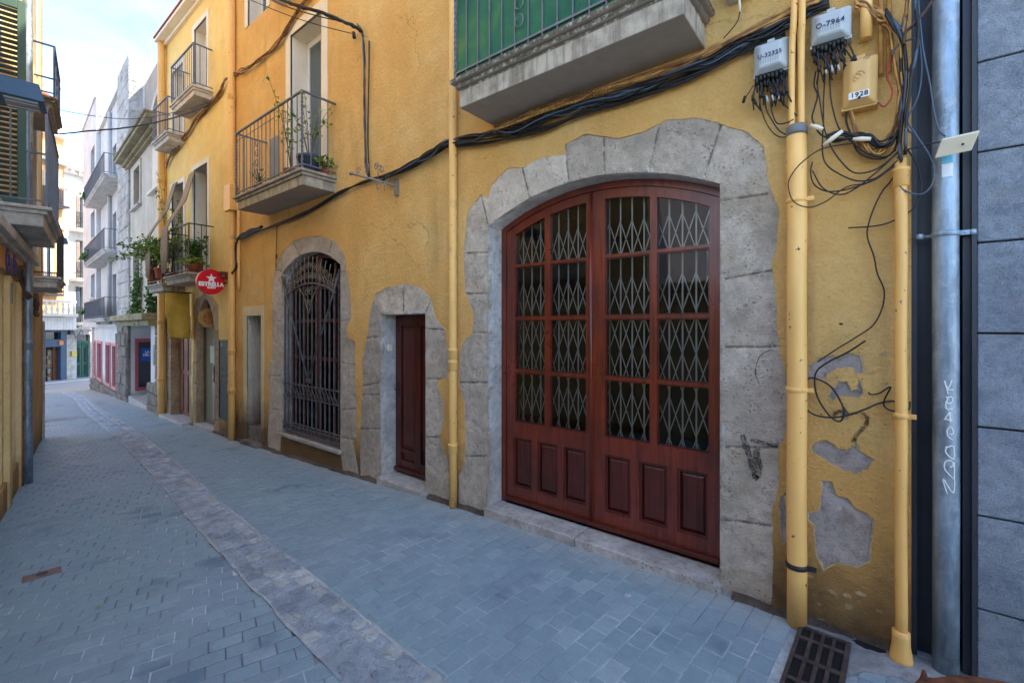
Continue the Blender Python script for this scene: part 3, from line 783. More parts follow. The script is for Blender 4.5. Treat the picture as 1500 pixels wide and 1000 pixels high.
leaves = [(-2.878, -1.915, [(-2.775, -2.42), (-2.36, -1.98)], [(-2.79, -2.57), (-2.50, -2.277), (-2.215, -1.98)]),
          (-1.905, -.888, [(-1.80, -1.404), (-1.349, -.955)], [(-1.80, -1.568), (-1.495, -1.264), (-1.19, -.965)])]
ROWS = [(.866, 1.35), (1.376, 1.864), (1.89, 2.38)]
for li, (lx0, lx1, gc, pc) in enumerate(leaves):
    lf = MB(); t0 = DY+.005
    # stiles, rails, muntins as one leaf with real openings
    outer = arched(lx0, lx1, ZB+.005, .058, 14)
    holes = []
    for a, b in gc:
        for z0, z1 in ROWS: holes.append([(a, z0), (a, z1), (b, z1), (b, z0)])
        holes.append(arched(a, b, 2.406, .135, 8))
    for a, b in pc: holes.append([(a, .232), (a, .716), (b, .716), (b, .232)])
    o = sheet('door_leaf', WOOD, outer, holes, .045, dd, y0=t0)
    md = o.modifiers.new('b', 'BEVEL'); md.width = .006; md.segments = 2; md.limit_method = 'ANGLE'; md.angle_limit = math.radians(40)
    m_ = MB()
    for a, b in gc:        # glazing beads
        for z0, z1 in ROWS+[(2.406, None)]:
            if z1 is not None:
                ring(m_, [(a, z0), (a, z1), (b, z1), (b, z0)], [(a+.012, z0+.012), (a+.012, z1-.012), (b-.012, z1-.012), (b-.012, z0+.012)], t0+.012, t0+.03)
    m_.build('glazing_bead', WOOD_D, o)
    for a, b in pc:
        m_ = MB(); z0, z1 = .232, .716
        ring(m_, [(a, z0), (a, z1), (b, z1), (b, z0)], [(a+.02, z0+.02), (a+.02, z1-.02), (b-.02, z1-.02), (b-.02, z0+.02)], t0+.008, t0+.035)
        A = [(a+.02, z0+.02), (a+.02, z1-.02), (b-.02, z1-.02), (b-.02, z0+.02)]; Bq = [(a+.042, z0+.045), (a+.042, z1-.045), (b-.042, z1-.045), (b-.042, z0+.045)]
        n = 4; v = [(p[0], t0+.03, p[1]) for p in A]+[(p[0], t0+.014, p[1]) for p in Bq]
        m_.add(v, [(i, (i+1) % 4, 4+(i+1) % 4, 4+i) for i in range(4)]+[(4, 5, 6, 7)])
        m_.build('door_panel', WOOD_D, o)
    for a, b in gc:
        for z0, z1 in ROWS:
            m_ = MB(); m_.box(a-.004, b+.004, t0+.021, t0+.025, z0-.004, z1+.004); m_.build('glass_pane', GL, o)
        m_ = MB(); m_.prism(arched(a-.004, b+.004, 2.402, .131, 8), t0+.021, t0+.025); m_.build('glass_pane', GL, o)
    lx = lx0 if li else lx1
g = MB(); g.tube([(-1.925, DY-.012, ZB+.01), (-1.925, DY-.012, archz(-1.925, .07))], .013, 8); g.box(-1.945, -1.90, DY-.006, DY+.006, ZB+.01, archz(-1.92, .07)); g.build('meeting_bead', WOOD, dd)
g = MB(); g.box(DX0+.05, DX1-.05, DY-.035, DY+.01, ZB+.008, ZB+.045); g.build('weather_board', WOOD_D, dd, bevel=.008)
# folding security gate behind the glass
g = MB(); gyy = DY+.105
xx = DX0+.09; k = 0
while xx < DX1-.08:
    zt = archz(xx, .03)
    g.box(xx-.006, xx+.006, gyy-.004, gyy+.004, ZB+.1, zt); 
    if xx+.104 < DX1-.05:
        for zc in (2.54, 2.07, 1.74, 1.44, 1.10, .78):
            for s_ in (1, -1):
                ztop = min(archz(xx, .03), archz(xx+.104, .03))
                a = (xx, gyy-.008, zc-.15*s_); b = (xx+.104, gyy-.008, zc+.15*s_)
                if zc+.15 < ztop: g.beam(a, b, .003, .008)
    xx += .104; k += 1
GATE = M('folding_gate_steel', lin(166, 163, 156), .15, 9, .5, .1, 60, .002, metal=.2)
g.build('folding_gate', GATE, dd)
# room behind
def room(x0, x1, z0, z1, y0, y1, mat, parent):
    g = MB(); v = [(x0, y0, z0), (x1, y0, z0), (x1, y1, z0), (x0, y1, z0), (x0, y0, z1), (x1, y0, z1), (x1, y1, z1), (x0, y1, z1)]
    g.add(v, [(0, 1, 2, 3), (4, 7, 6, 5), (3, 2, 6, 7), (0, 3, 7, 4), (1, 5, 6, 2)]); return g.build('room', mat, parent, fix=False)
room(DX0-.2, DX1+.2, ZB-.01, 3.2, .50, 4.8, DARK, B1)
# threshold
def rocky(name, mat, x0, x1, y0, y1, z0, z1, parent, bev=.012):
    g = MB(); g.box(x0, x1, y0, y1, z0, z1); return g.build(name, mat, parent, bevel=bev)
rocky('doorstep', SLAB, DX0-.02, -1.95, -.045, .55, -.05, .06, B1); rocky('doorstep', SLAB, -1.945, DX1+.015, -.047, .55, -.05, .058, B1)
g = MB(); g.box(DX0, DX1, -.02, .5, -.3, -.052); g.build('step_base', ROUGH, B1)
# --- small door
SY = .22; sd = empty('door'); sd.parent = B1; sd['label'] = 'narrow dark red panelled door'
g = MB(); z0 = 0.03; xa, xb = SX0+.004, SX1-.004
g.box(xa, xb, SY+.03, SY+.06, z0, SZ1-.01)
for a, b in ((xa, xa+.11), (-4.30, -4.20), (xb-.11, xb)): g.box(a, b, SY, SY+.03, z0, SZ1-.01)
for a, b in ((z0, .17), (SZ1-.13, SZ1-.012)): g.box(xa+.11, -4.30, SY+.001, SY+.03, a, b); g.box(-4.20, xb-.11, SY+.001, SY+.03, a, b)
g.box(xa+.11, -4.30, SY+.001, SY+.03, .26, .30)
for a, b in ((xa+.13, -4.32), (-4.18, xb-.13)): g.box(a, b, SY+.014, SY+.032, .34, SZ1-.16)
g.build('door_leaf', WOOD_D, sd, bevel=.006)
g = MB(); g.box(xa, xb, SY-.03, SY+.0, .03, .075); g.build('weather_board', WOOD_D, sd, bevel=.006)
g = MB(); g.box(xa+.04, xa+.075, SY-.008, SY, .93, 1.12); g.tube([(xa+.057, SY-.008, 1.03), (xa+.057, SY-.05, 1.03), (xa+.13, SY-.055, 1.025)], .009, 8); g.build('handle', IRON, sd, bevel=.002)
g = MB(); g.box(SX0-.001, SX0+.025, .1, .16, 1.50, 1.58); g.build('doorbell', PLASW, B1, bevel=.004)
rocky('doorstep', SLAB, SX0-.01, SX1+.01, -.05, .45, -.12, .0, B1)
g = MB(); g.box(SX0, SX1, .0, .45, -.4, -.12); g.build('step_base', ROUGH, B1)
# --- narrow white-framed doorway
g = MB(); g.box(NX0-.13, NX0, -.012, .01, -.1, NZ1+.16); g.box(NX1, NX1+.10, -.012, .01, -.1, NZ1+.16); g.box(NX0, NX1, -.012, .01, NZ1, NZ1+.16)
g.build('door_trim', plaster('pale_yellow_trim', lin(236, 220, 178), streak=.4), B1)
g = MB(); g.box(NX0+.01, NX1-.01, .42, .46, .12, NZ1-.01); g.box(NX0+.05, NX0+.25, .40, .42, .2, .9); g.box(NX0+.05, NX0+.25, .40, .42, 1.0, 1.85); g.build('door', WOOD_D, B1, bevel=.004)
g = MB(); g.box(NX0, NX1, .02, .5, -.4, .08); g.box(NX0-.05, NX1+.03, -.10, .02, -.4, -.15); g.build('doorstep', ROUGH, B1, bevel=.01)
g = MB(); g.box(-8.15, -8.02, -.005, .01, 2.30, 2.46); g.build('house_number_plate', M('faded_tile', lin(224, 190, 130), .2, 30, .6, 0), B1)
# --- arched window: casement, glass and wrought grille
def warc(off):
    return arc(WX0+off, WX1-off, WZS-off*.2, WRI, 18)
wn = empty('arched_window'); wn.parent = B1
g = MB(); y = .15
O = [(WX0+.01, WZ0+.01)]+warc(.01)+[(WX1-.01, WZ0+.01)]; I = [(WX0+.07, WZ0+.08)]+[(p[0], p[1]-.05) for p in warc(.07)]+[(WX1-.07, WZ0+.08)]
ring(g, O, I, y, y+.07)
g.box(-6.45, -6.35, y+.005, y+.06, WZ0+.05, 2.80)
for z in (.72, 1.30, 1.86, 2.35): g.box(WX0+.05, WX1-.05, y+.01, y+.05, z, z+.05)
for x in (-6.85, -5.97): g.box(x-.02, x+.02, y+.012, y+.048, WZ0+.05, 2.7)
g.build('window_frame', WOOD_D, wn, bevel=.004)
g = MB(); g.box(WX0+.05, WX1-.05, y+.028, y+.032, WZ0+.05, 2.75); g.build('glass_pane', GL, wn)
g = MB(); g.box(-6.05, -5.72, y+.045, y+.048, 1.27, 1.66); pst = g.build('window_notice', M('grey_card', lin(176, 184, 190), .08, 3, .7, 0), wn)
room(WX0-.1, WX1+.1, WZ0, 3.2, .42, 3.2, DARK, B1)
g = MB(); gy0 = .02
nb = 14
for i in range(nb):
    x = WX0+.07+(WX1-WX0-.14)*i/(nb-1)
    t = (x-(WX0+WX1)/2)/((WX1-WX0)/2); za = 2.28-.02+.17*(1-t*t)
    g.box(x-.008, x+.008, gy0-.008, gy0+.008, WZ0+.06, za if 0 < i < nb-1 else WZS-.05)
for z in (.30, .34, .74, .93): g.box(WX0+.02, WX1-.02, gy0-.012, gy0+.012, z-.008, z+.008)
for z in (WZ0+.07,): g.box(WX0+.02, WX1-.02, gy0-.012, gy0+.012, z-.01, z+.01)
n = 16
for i in range(n):
    xa = WX0+.06+(WX1-WX0-.16)*i/n; g.tube([(xa, gy0-.018, .93), (xa+.13, gy0-.018, .74)], .006, 5)
    xc = WX0+.1+(WX1-WX0-.2)*i/(n-1); g.tube([(xc+.035*math.cos(t*.6), gy0-.014, .255+.035*math.sin(t*.6)) for t in range(11)], .004, 4)
# fan arc and the long V
fan = [(WX0+.12+(WX1-WX0-.24)*i/20, 2.25+.17*(1-((i-10)/10)**2)) for i in range(21)]
g.tube([(p[0], gy0-.02, p[1]) for p in fan], .014, 6)
g.tube([(WX0+.03, gy0-.03, 2.58), (WX0+.25, gy0-.03, 2.12), (-6.42, gy0-.03, 1.06)], .014, 6)
g.tube([(WX1-.03, gy0-.03, 2.5), (WX1-.25, gy0-.03, 2.08), (-6.38, gy0-.03, 1.06)], .014, 6)
def spiral(cx, cz, r, turns, a0, sgn=1, k=16):
    return [(cx+r*(1-.75*i/k)*math.cos(a0+sgn*turns*2*PI*i/k), gy0-.02, cz+r*(1-.75*i/k)*math.sin(a0+sgn*turns*2*PI*i/k)) for i in range(k+1)]
for s_ in (-1, 1): g.tube(spiral(-6.40+s_*.05, 1.02, .045, 1.2, PI/2, s_), .008, 5)
g.build('window_grille', M('weathered_grille_iron', lin(104, 102, 104), .35, 12, .6, .3, 80, .002, c2=lin(66, 62, 62)), wn)
g = MB(); mid = -6.4
for i in range(13):      # scrollwork fan
    t = (i-6)/6; bx = mid+t*.62; zb = 2.26+.17*(1-t*t); zt = 2.84-.24*t*t
    g.tube(curve([(bx, gy0-.02, zb), (bx+t*.04, gy0-.02, (zb+zt)/2), (mid+t*.72, gy0-.02, zt-.03)], 4), .006, 5)
    for s_ in (-1, 1):
        g.tube(spiral(bx+s_*.045, zb+.10, .045, 1.1, PI/2 if s_ > 0 else PI/2, s_), .0055, 4)
        g.tube(spiral(bx*.5+.5*(mid+t*.7)+s_*.04, zb+.26-.1*abs(t), .04, 1.1, -PI/2, s_), .0055, 4)
for s_ in (-1, 1):
    g.tube(spiral(mid+s_*.07, 2.30, .06, 1.2, PI/2, s_), .007, 5); g.tube(spiral(mid+s_*.05, 2.14, .045, 1.2, PI/2, s_), .007, 5)
    g.tube(curve([(mid+s_*.3, gy0-.02, 2.38), (mid+s_*.14, gy0-.02, 2.24), (mid, gy0-.02, 1.98)], 5), .008, 5)
g.build('scrollwork', M('scroll_iron', lin(132, 122, 108), .35, 12, .6, .3, 80, .002, c2=lin(90, 80, 70)), wn)
g = MB(); g.box(WX0-.03, WX1+.04, -.05, .3, .115, .16); g.build('window_sill', SLAB, B1, bevel=.006)

# --- balconies
def balcony(parent, x0, x1, d, zt, th=.16, rail=.98, step=.11, net=None, mat=None, slabmat=None, twist=False, sides=True, deco=False, lip=.03):
    slabmat = slabmat or SLABB
    mat = mat or IRON_G
    b = MB()
    b.box(x0, x1, -d, .02, zt-.035, zt); b.box(x0+lip, x1-lip, -d+lip, .02, zt-.075, zt-.035); b.box(x0+lip*1.8, x1-lip*1.8, -d+lip*1.8, .02, zt-th, zt-.075)
    slab = b.build('balcony', slabmat, parent, bevel=.008)
    r = MB(); ax, bx, fy = x0+.04, x1-.04, -d+.04; zr = zt+rail
    r.box(ax-.014, bx+.014, fy-.014, fy+.014, zr-.010, zr+.010); r.box(ax, bx, fy-.008, fy+.008, zt+.05, zt+.066)
    for xx in (ax, bx):
        r.box(xx-.014, xx+.014, fy+.014, .0, zr-.010, zr+.010); r.box(xx-.008, xx+.008, fy, .0, zt+.05, zt+.066)
    n = max(2, int((bx-ax)/step)); 
    for i in range(1, n):
        xx = ax+(bx-ax)*i/n; r.box(xx-.005, xx+.005, fy-.005, fy+.005, zt, zr-.01)
    m = max(1, int(d/step))
    for i in range(1, m):
        yy = fy+(0-fy)*i/m
        for xx in (ax, bx): r.box(xx-.006, xx+.006, yy-.006, yy+.006, zt+.05, zr-.01)
    for xx in (ax, bx):
        if twist:
            N = 60
            for ph in (0, PI):
                r.tube([(xx+.009*math.cos(ph+i*1.0), fy+.009*math.sin(ph+i*1.0), zt+(rail)*i/N) for i in range(N+1)], .009, 5)
        else: r.box(xx-.011, xx+.011, fy-.011, fy+.011, zt, zr-.01)
    if deco:
        xm = (ax+bx)/2-.28
        for i in range(4):
            zc = zt+.22+.14*i
            r.tube([(xm+.04*math.sin(t*.7+i*PI), fy-.012, zc+.05*math.cos(t*.7)) for t in range(9)], .006, 4)
        r.tube([(ax+.02, fy-.01, zr-.13), (ax+1.3, fy-.01, zr-.13)], .006, 4)
    rl = r.build('railing', mat, slab)
    if net:
        q = MB(); q.box(ax+.01, bx-.01, fy+.012, fy+.016, zt+.02, zr-.02)
        q.build('netting', net, slab)
    return slab
SLABB = stone('balcony_slab', lin(208, 203, 194), lin(170, 164, 154), pits=False, bumpk=.5)
def mossy():
    t = NT('mossy_balcony_slab'); v = t.coord(src='World'); sep = t.N('SeparateXYZ'); t.L(v, sep.inputs[0])
    nrm = t.N('NewGeometry'); s2 = t.N('SeparateXYZ'); t.L(nrm.outputs['Normal'], s2.inputs[0])
    n = t.noise(7, 5, .65, v); m = t.noise(22, 5, .7, v); st = t.noise(4, 4, .6, t.coord(scale=(5, 5, .5), src='World'))
    c = t.ramp(n, [(.3, lin(134, 126, 112)), (.6, lin(182, 174, 158))])
    c = t.mix(t.ramp(st, [(.48, 0), (.66, .6)]), c, lin(92, 82, 68))
    ed = t.math('GREATER_THAN', sep.outputs['Z'], 3.86)
    mo = t.ramp(m, [(.40, 0), (.5, 1)])
    c = t.mix(t.math('MULTIPLY', ed, t.math('MULTIPLY', mo, .8)), c, t.ramp(n, [(.4, lin(70, 66, 44)), (.6, lin(52, 44, 38))]))
    un = t.math('LESS_THAN', s2.outputs['Z'], -.5)
    c = t.mix(un, c, t.ramp(n, [(.3, lin(150, 142, 132)), (.7, lin(164, 156, 146))]))
    t.col(c); t.rough(.88); t.nrm(t.bump(m, .5, .008)); return t.m
MOSS = mossy()
def netmat():
    t = NT('green_netting'); v = t.coord()
    w = t.N('TexWave'); w.inputs['Scale'].default_value = 60; t.L(t.coord(rot=(0, .5, 0)), w.inputs['Vector'])
    n = t.noise(3, 4, .6, v)
    c = t.ramp(n, [(.3, lin(34, 104, 84)), (.55, lin(62, 138, 100)), (.75, lin(120, 160, 84))]); c = t.mix(t.math('MULTIPLY', w.outputs['Fac'], .3), c, lin(24, 60, 52))
    t.col(c); t.rough(.7)
    tl = t.N('BsdfTranslucent'); tl.inputs[0].default_value = lin(80, 140, 80); mx = t.N('MixShader'); mx.inputs[0].default_value = .35
    t.L(t.b.outputs[0], mx.inputs[1]); t.L(tl.outputs[0], mx.inputs[2]); t.L(mx.outputs[0], t.out.inputs[0])
    t.nrm(t.bump(w.outputs['Fac'], .3, .003)); return t.m
NET = netmat()
balcony(B1, -2.93, -.86, .52, 3.96, .24, 1.0, .125, net=NET, slabmat=MOSS, twist=True, deco=True, lip=.035)
balcony(B1, -7.78, -5.63, .5, 3.80, .20, .98, .125, slabmat=MOSS, twist=True, deco=True)
b3 = F1.px(400, 5)
bs = balcony(B1, -7.25, -5.6, .42, 6.93, .18, 1.0, .13)
balcony(B1, -2.8, -1.0, .42, 6.93, .18, 1.0, .13)
def french(parent, x0, x1, z0, z1, depth=.26, trim=.13, pane=GLB, leaf=UPVC, open_=False, lintel=True, frame=WHITE_T, n=2):
    g = MB(); g.box(x0-trim, x0, -.014, .012, z0, z1+trim); g.box(x1, x1+trim, -.014, .012, z0, z1+trim); g.box(x0, x1, -.014, .012, z1, z1+trim)
    t_ = g.build('window_surround', frame, parent, bevel=.003)
    g = MB(); g.box(x0-.02, x0, .0, depth, z0, z1); g.box(x1, x1+.02, .0, depth, z0, z1); g.box(x0-.02, x1+.02, .0, depth, z1, z1+.02); g.build('reveal', frame, t_)
    w = MB(); w.box(x0, x1, depth, depth+.05, z1-.09, z1); w.box(x0, x1, depth, depth+.05, z0, z0+.08)
    for i in range(n+1):
        xx = x0+(x1-x0-.07)*i/n; w.box(xx, xx+.07, depth, depth+.05, z0+.08, z1-.09)
    w.box(x0+.07, x1-.07, depth+.01, depth+.045, z0+.08, z0+.3) if z1-z0 > 1.6 else None
    wi = w.build('window', leaf, parent, bevel=.004)
    p = MB(); p.box(x0+.03, x1-.03, depth+.02, depth+.028, z0+.05, z1-.05); p.build('glass_pane', pane, wi)
    q = MB(); q.box(x0-.02, x1+.02, depth+.12, depth+.14, z0, z1+.02); q.build('curtain', M('grey_curtain', lin(130, 132, 134), .2, 3, .9, 0) , wi)
    return wi
french(B1, -6.94, -6.02, 3.82, 6.20, .25, .14)
# open white leaf of the balcony door
french(B1, -2.45, -1.4, 4.0, 6.3, .25, .14)
french(B1, -8.48, -7.75, 6.98, 8.1, .2, .12); french(B1, -6.9, -6.05, 7.2, 9.0, .2, .12); french(B1, -2.4, -1.45, 7.2, 9.0, .2, .12)
g = MB(); g.box(-7.62, -7.30, -.012, .004, 4.05, 4.80)
g.build('vent_door', M('grey_shutter_panel', lin(120, 126, 130), .15, 4, .6, .1, 60, .002), B1)

# --- plants
def leaves_(mb, c, R, n, size, r, flat=.6, mats=1, shell=.35):
    for i in range(n):
        a = r.uniform(0, 2*PI); b = math.acos(r.uniform(-1, 1)); q = R*r.uniform(shell, 1)**.6
        p = Vector((c[0]+q*math.sin(b)*math.cos(a), c[1]+q*math.sin(b)*math.sin(a)*.9, c[2]+q*math.cos(b)*flat))
        leaf1(mb, p, size*r.uniform(.6, 1.3), r, mats)
def leaf1(mb, p, s, r, mats=1):
    d = Vector((r.uniform(-1, 1), r.uniform(-1, 1), r.uniform(-.8, .6))).normalized(); u = Vector((r.uniform(-1, 1), r.uniform(-1, 1), r.uniform(-1, 1)))
    w = d.cross(u).normalized(); n = d.cross(w)
    v = [p, p+d*s*.4+w*s*.3+n*s*.06, p+d*s, p+d*s*.4-w*s*.3+n*s*.06]
    mb.mi = r.randrange(mats); mb.add(v, [(0, 1, 2), (0, 2, 3)]); mb.mi = 0
def pot(mb, c, r0, r1, h):
    mb.lathe([(r0*.9, 0), (r0, .01), (r1*.94, h*.82), (r1*1.06, h*.84), (r1*1.06, h), (r1*.92, h), (r1*.9, h*.9), (.001, h*.9)], c, 20)
r4 = random.Random(21)
def plant(label, loc, pr, ph, potmat, branches, leafsz, nleaf, mats, spread, height, group='potted plants on the balconies', droop=0, name='potted_plant'):
    t = empty(name, loc=loc); tag(t, label, 'potted plant', group)
    g = MB(); pot(g, (0, 0, 0), pr*.78, pr, ph); g.build('pot', potmat, t, fix=False)
    s = MB(); l = MB()
    for i in range(branches):
        a = r4.uniform(0, 2*PI); sp = spread*r4.uniform(.4, 1); hh = height*r4.uniform(.55, 1)
        P = curve([(0, 0, ph*.8), (sp*.35*math.cos(a), sp*.35*math.sin(a), ph+hh*.5), (sp*math.cos(a), sp*math.sin(a), ph+hh-droop*sp)], 6)
        s.tube(P, [.006*(1-.7*k/len(P)) for k in range(len(P))], 5)
        for k in range(nleaf):
            q = P[min(len(P)-1, int((.35+.65*r4.random())*len(P)))]
            leaf1(l, q+Vector((r4.gauss(0, .03), r4.gauss(0, .03), r4.gauss(0, .03))), leafsz*r4.uniform(.6, 1.3), r4, len(mats))
    s.build('stem', STEM, t); l.build('foliage', mats, t, fix=False)
    return t
plant('bushy shrub in a large blue grey pot at the corner of the twisted-iron balcony', (-5.86, 3.03, 3.80), .15, .24, POTB, 7, .055, 16, [LEAF, LEAF, LEAF_Y], .38, .95)
plant('small spiky plant in a terracotta pot beside the blue grey pot', (-5.72, 3.17, 3.80), .06, .09, TERRA, 8, .09, 7, [LEAF, LEAF_Y], .12, .16)
plant('tall thin climbing shrub behind the bars at the middle of the twisted-iron balcony', (-6.25, 2.98, 3.80), .10, .14, TERRA, 5, .06, 18, [LEAF, LEAF_Y], .32, 1.25)
plant('low grassy plant at the far left end of the twisted-iron balcony', (-7.3, 3.0, 3.80), .09, .12, TERRA, 9, .05, 6, [LEAF, LEAF_D], .16, .3)

# --- downpipes and conduits
def pipe(label, X, Y, z0, z1, r, mat, clamps=(), joints=(), name='downpipe', cm=None, group=None, foot=None, taper=None, cat='downpipe'):
    t = empty(name, loc=(X, Y, 0)); tag(t, label, cat, group)
    g = MB(); N = 10; g.tube([(.002*math.sin(i*1.7), .002*math.cos(i*2.3), z0+(z1-z0)*i/N) for i in range(N+1)], r, 20); g.build('pipe', mat, t)
    for z in joints:
        g = MB(); g.lathe([(r+.001, -.05), (r+.008, -.045), (r+.008, .03), (r+.012, .035), (r+.012, .05), (r+.001, .052)], (0, 0, z), 20); g.build('socket', mat, t)
    for z in clamps:
        g = MB(); g.lathe([(r+.0015, -.014), (r+.005, -.012), (r+.005, .012), (r+.0015, .014)], (0, 0, z), 20); g.box(r-.01, r+.035, -.012, .004, z-.012, z+.012); g.tube([(r+.022, -.02, z), (r+.022, .02, z)], .006, 6)
        g.box(-.008, .008, r, 3.3-Y+.01, z-.008, z+.008) if Y < 3.3 else None
        g.build('clamp', cm or mat, t)
    if foot:
        g = MB(); g.lathe([(foot*1.25, 0), (foot*1.2, .02), (foot*.95, .09), (r+.012, .13), (r+.012, .16), (r+.001, .165)], (0, 0, z0), 20); g.build('shoe', mat, t)
    return t
ZS = F1.px(1170, 180, -.07)[1]
pt = pipe('thick cream painted conduit with chipped foot, right of the arched door', -.375, 3.225, .0, 3.0, .053, PIPE_C, (2.56, 1.42), (), cat='conduit', name='conduit')
g = MB(); g.lathe([(.0545, -.016), (.059, -.014), (.059, .014), (.0545, .016)], (0, 0, .36), 20); g.box(.05, .1, -.012, .004, .347, .373); g.build('clamp', IRON, pt)
g = MB(); g.lathe([(.055, -.05), (.058, -.03), (.057, .0), (.045, .015), (.02, .017)], (0, 0, 3.0), 20); g.build('collar', M('lead_collar', lin(120, 122, 122), .25, 14, .5, .3, 50, .004), pt)
for dx, tx in ((-.026, .022), (.024, .012)):
    g = MB(); g.tube(curve([(dx, 0, 2.99), (dx, .0, 3.2), (dx+tx*.3, -.03, 3.5), (dx+tx, -.07, 3.8), (dx+tx, -.07, 5.2)], 6), .0185, 10); g.build('branch_pipe', PIPE_C, pt)
pipe('slim worn cream downpipe with a flared shoe at the right end of the yellow wall', .105, 3.225, .0, 2.70, .027, PIPE_D, (1.32,), (2.60,), cm=PIPE_D, foot=.042)
zp = pipe('wide galvanised grey downpipe with white graffiti beside the grey stone facade', .283, 3.27, -.02, 9.5, .053, ZINC, (2.28,), (3.6,), cm=ZINC)
g = MB(); g.tube([(-.11, .02, 2.28), (.11, .02, 2.28)], .009, 6); g.lathe([(.0, -.015), (.016, -.012), (.016, .012), (.0, .015)], (.10, .0, 2.28), 8); g.lathe([(.0, -.015), (.016, -.012), (.016, .012), (.0, .015)], (-.10, .0, 2.28), 8); g.build('bracket', ZINC, zp)
# graffiti strokes wrapped on the pipe
gr = MB()
def gp(x, y):  # pixel of the zoomed crop -> (across, z) on the pipe
    px_ = 1340+x/4.17; py_ = 520+y/4.17
    d = ray(px_, py_); Yc = 3.27; t = (Yc-.07)/d.y
    return d.x*t-.283, CZ+d.z*t
strokes = [[(182, 158), (195, 200), (205, 240)], [(228, 152), (218, 185), (200, 212), (238, 214)], [(190, 262), (225, 258), (232, 285), (205, 300), (190, 285)], [(205, 258), (190, 310), (200, 335), (232, 330)], [(180, 395), (232, 400)], [(182, 395), (215, 352)], [(215, 352), (218, 420)],
           [(238, 525), (205, 500), (200, 460), (225, 445), (238, 480), (215, 490)], [(190, 570), (236, 562), (240, 640), (192, 600), (195, 560)], [(238, 762), (185, 700), (190, 655), (225, 650), (235, 680), (215, 690)], [(200, 855), (175, 760), (240, 848), (243, 660)]]
for S_ in strokes:
    P = []
    for x, y in S_:
        a, z = gp(x, y); a = max(-.050, min(.050, a)); P.append((a, -math.sqrt(.0542**2-a*a), z))
    P = curve(P, 5); Q = []
    for p in P:
        a = max(-.050, min(.050, p.x)); Q.append((a, -math.sqrt(.0542**2-a*a), p.z))
    gr.tube(Q, .0034, 5)
gr.build('graffiti', M('white_marker', lin(226, 232, 236), .05, 9, .6, 0), zp)
pipe('cream downpipe with two sockets between the small door and the arched door', -3.36, 3.24, -.03, 9.4, .040, PIPE_C, (), (1.40, .56, 1.52), group='cream downpipes on the yellow facades')
pipe('cream downpipe with a dark chipped band beside the green chalkboard', -9.02, 3.235, -.23, 8.8, .058, PIPE_D, (), (1.34, .63, 5.9), group='cream downpipes on the yellow facades')
pipe('thin cream pipe with a hooked end just right of the downpipe by the white doorway', -8.78, 3.26, 2.45, 3.98, .025, PIPE_C, (), ())
g = MB(); g.box(-.15, .14, -.06, .06, 3.86, 4.32); bx = g.build('junction_box', PIPE_D, M=Matrix.Translation((-9.02, 3.215, 0)), bevel=.008); tag(bx, 'ochre painted rectangular cable box fixed over the downpipe at the balcony height', 'junction box')
pipe('ochre downpipe at the far end of the yellow houses beside the hanging banner', -13.12, 3.21, -.3, 8.7, .075, PIPE_D, (), (.55, 1.9, 5.2), group='cream downpipes on the yellow facades')
pl = pipe('vertical cream conduit stub ending above the beige box', -.045, 3.25, 3.42, 5.2, .028, PIPE_C, (), (), name='conduit', cat='conduit')
for xx, lab in ((.02, 'thin ochre vertical cable tube near the wall edge, left one of two'), (.055, 'thin ochre vertical cable tube near the wall edge, right one of two')):
    g = MB(); g.tube([(xx, 3.26, 3.2), (xx, 3.265, 4.1), (xx, 3.26, 5.2)], .012, 8); tag(g.build('conduit', CAB_Y), lab, 'conduit', 'thin cable tubes at the wall edge')

# --- cables along the facade
r5 = random.Random(9)
def wp(x, y, d=.06): s_, z = F1.px(x, y, -d); return Vector((s_, 3.3-d, z))
def strand(path, jit, r, seed, sub=6, sag=0):
    rr = random.Random(seed); P = []
    for i, p in enumerate(path):
        a = rr.uniform(0, 2*PI); q = jit*rr.uniform(.2, 1)
        P.append(p+Vector((0, math.cos(a)*q*.5, math.sin(a)*q)))
    return curve(P, sub)
def bundle(label, px_, n, jit, r, mats, d=.06, resample=1, name='cable_bundle', cat='cables', group=None, weights=None):
    path = [wp(x, y, d) for x, y in px_] if not isinstance(px_[0], Vector) else px_
    if resample > 1:
        path = curve(path, resample)
    g = MB()
    for i in range(n):
        g.mi = (i % len(mats)) if weights is None else random.Random(i+n).choices(range(len(mats)), weights)[0]
        sc_ = 1.0
        g.tube(strand(path, jit, r, i*31+n), r*r5.uniform(.7, 1.25), 5)
    g.mi = 0
    o = g.build(name, mats); tag(o, label, cat, group); return o
mainp = [(347, 350), (362, 345), (400, 330), (440, 315), (470, 300), (500, 282), (530, 268), (556, 259), (580, 252), (610, 240), (640, 222), (660, 210)]
bundle('thin black cable run drooping under the twisted-iron balcony toward the iron bracket', mainp, 6, .028, .009, [CAB], .035)
mp2 = [(560, 262), (600, 243), (630, 226), (655, 210), (690, 203), (720, 198), (755, 190), (790, 176), (830, 162), (870, 150), (910, 138), (950, 124), (1000, 104), (1040, 88), (1080, 68), (1120, 48), (1165, 28), (1215, 8)]
bundle('thick black cable bundle sagging under the green netted balcony', mp2, 16, .045, .008, [CAB, CAB_BL], .07, weights=[8, 1])
bundle('second black cable bundle running below the thick one toward the two grey boxes', [(660, 214), (720, 206), (790, 190), (860, 163), (930, 142), (1000, 117), (1060, 88), (1100, 70), (1150, 48)], 10, .03, .007, [CAB, CAB, CAB], .05)
bundle('ochre painted cable bundle tucked under the green netted balcony', [(725, 190), (770, 170), (800, 160), (840, 146), (880, 134), (940, 115), (1000, 94), (1040, 76), (1100, 44), (1150, 22), (1200, -2)], 7, .028, .010, [CAB_Y, CAB_B, CAB_Y], .085)
g = MB()
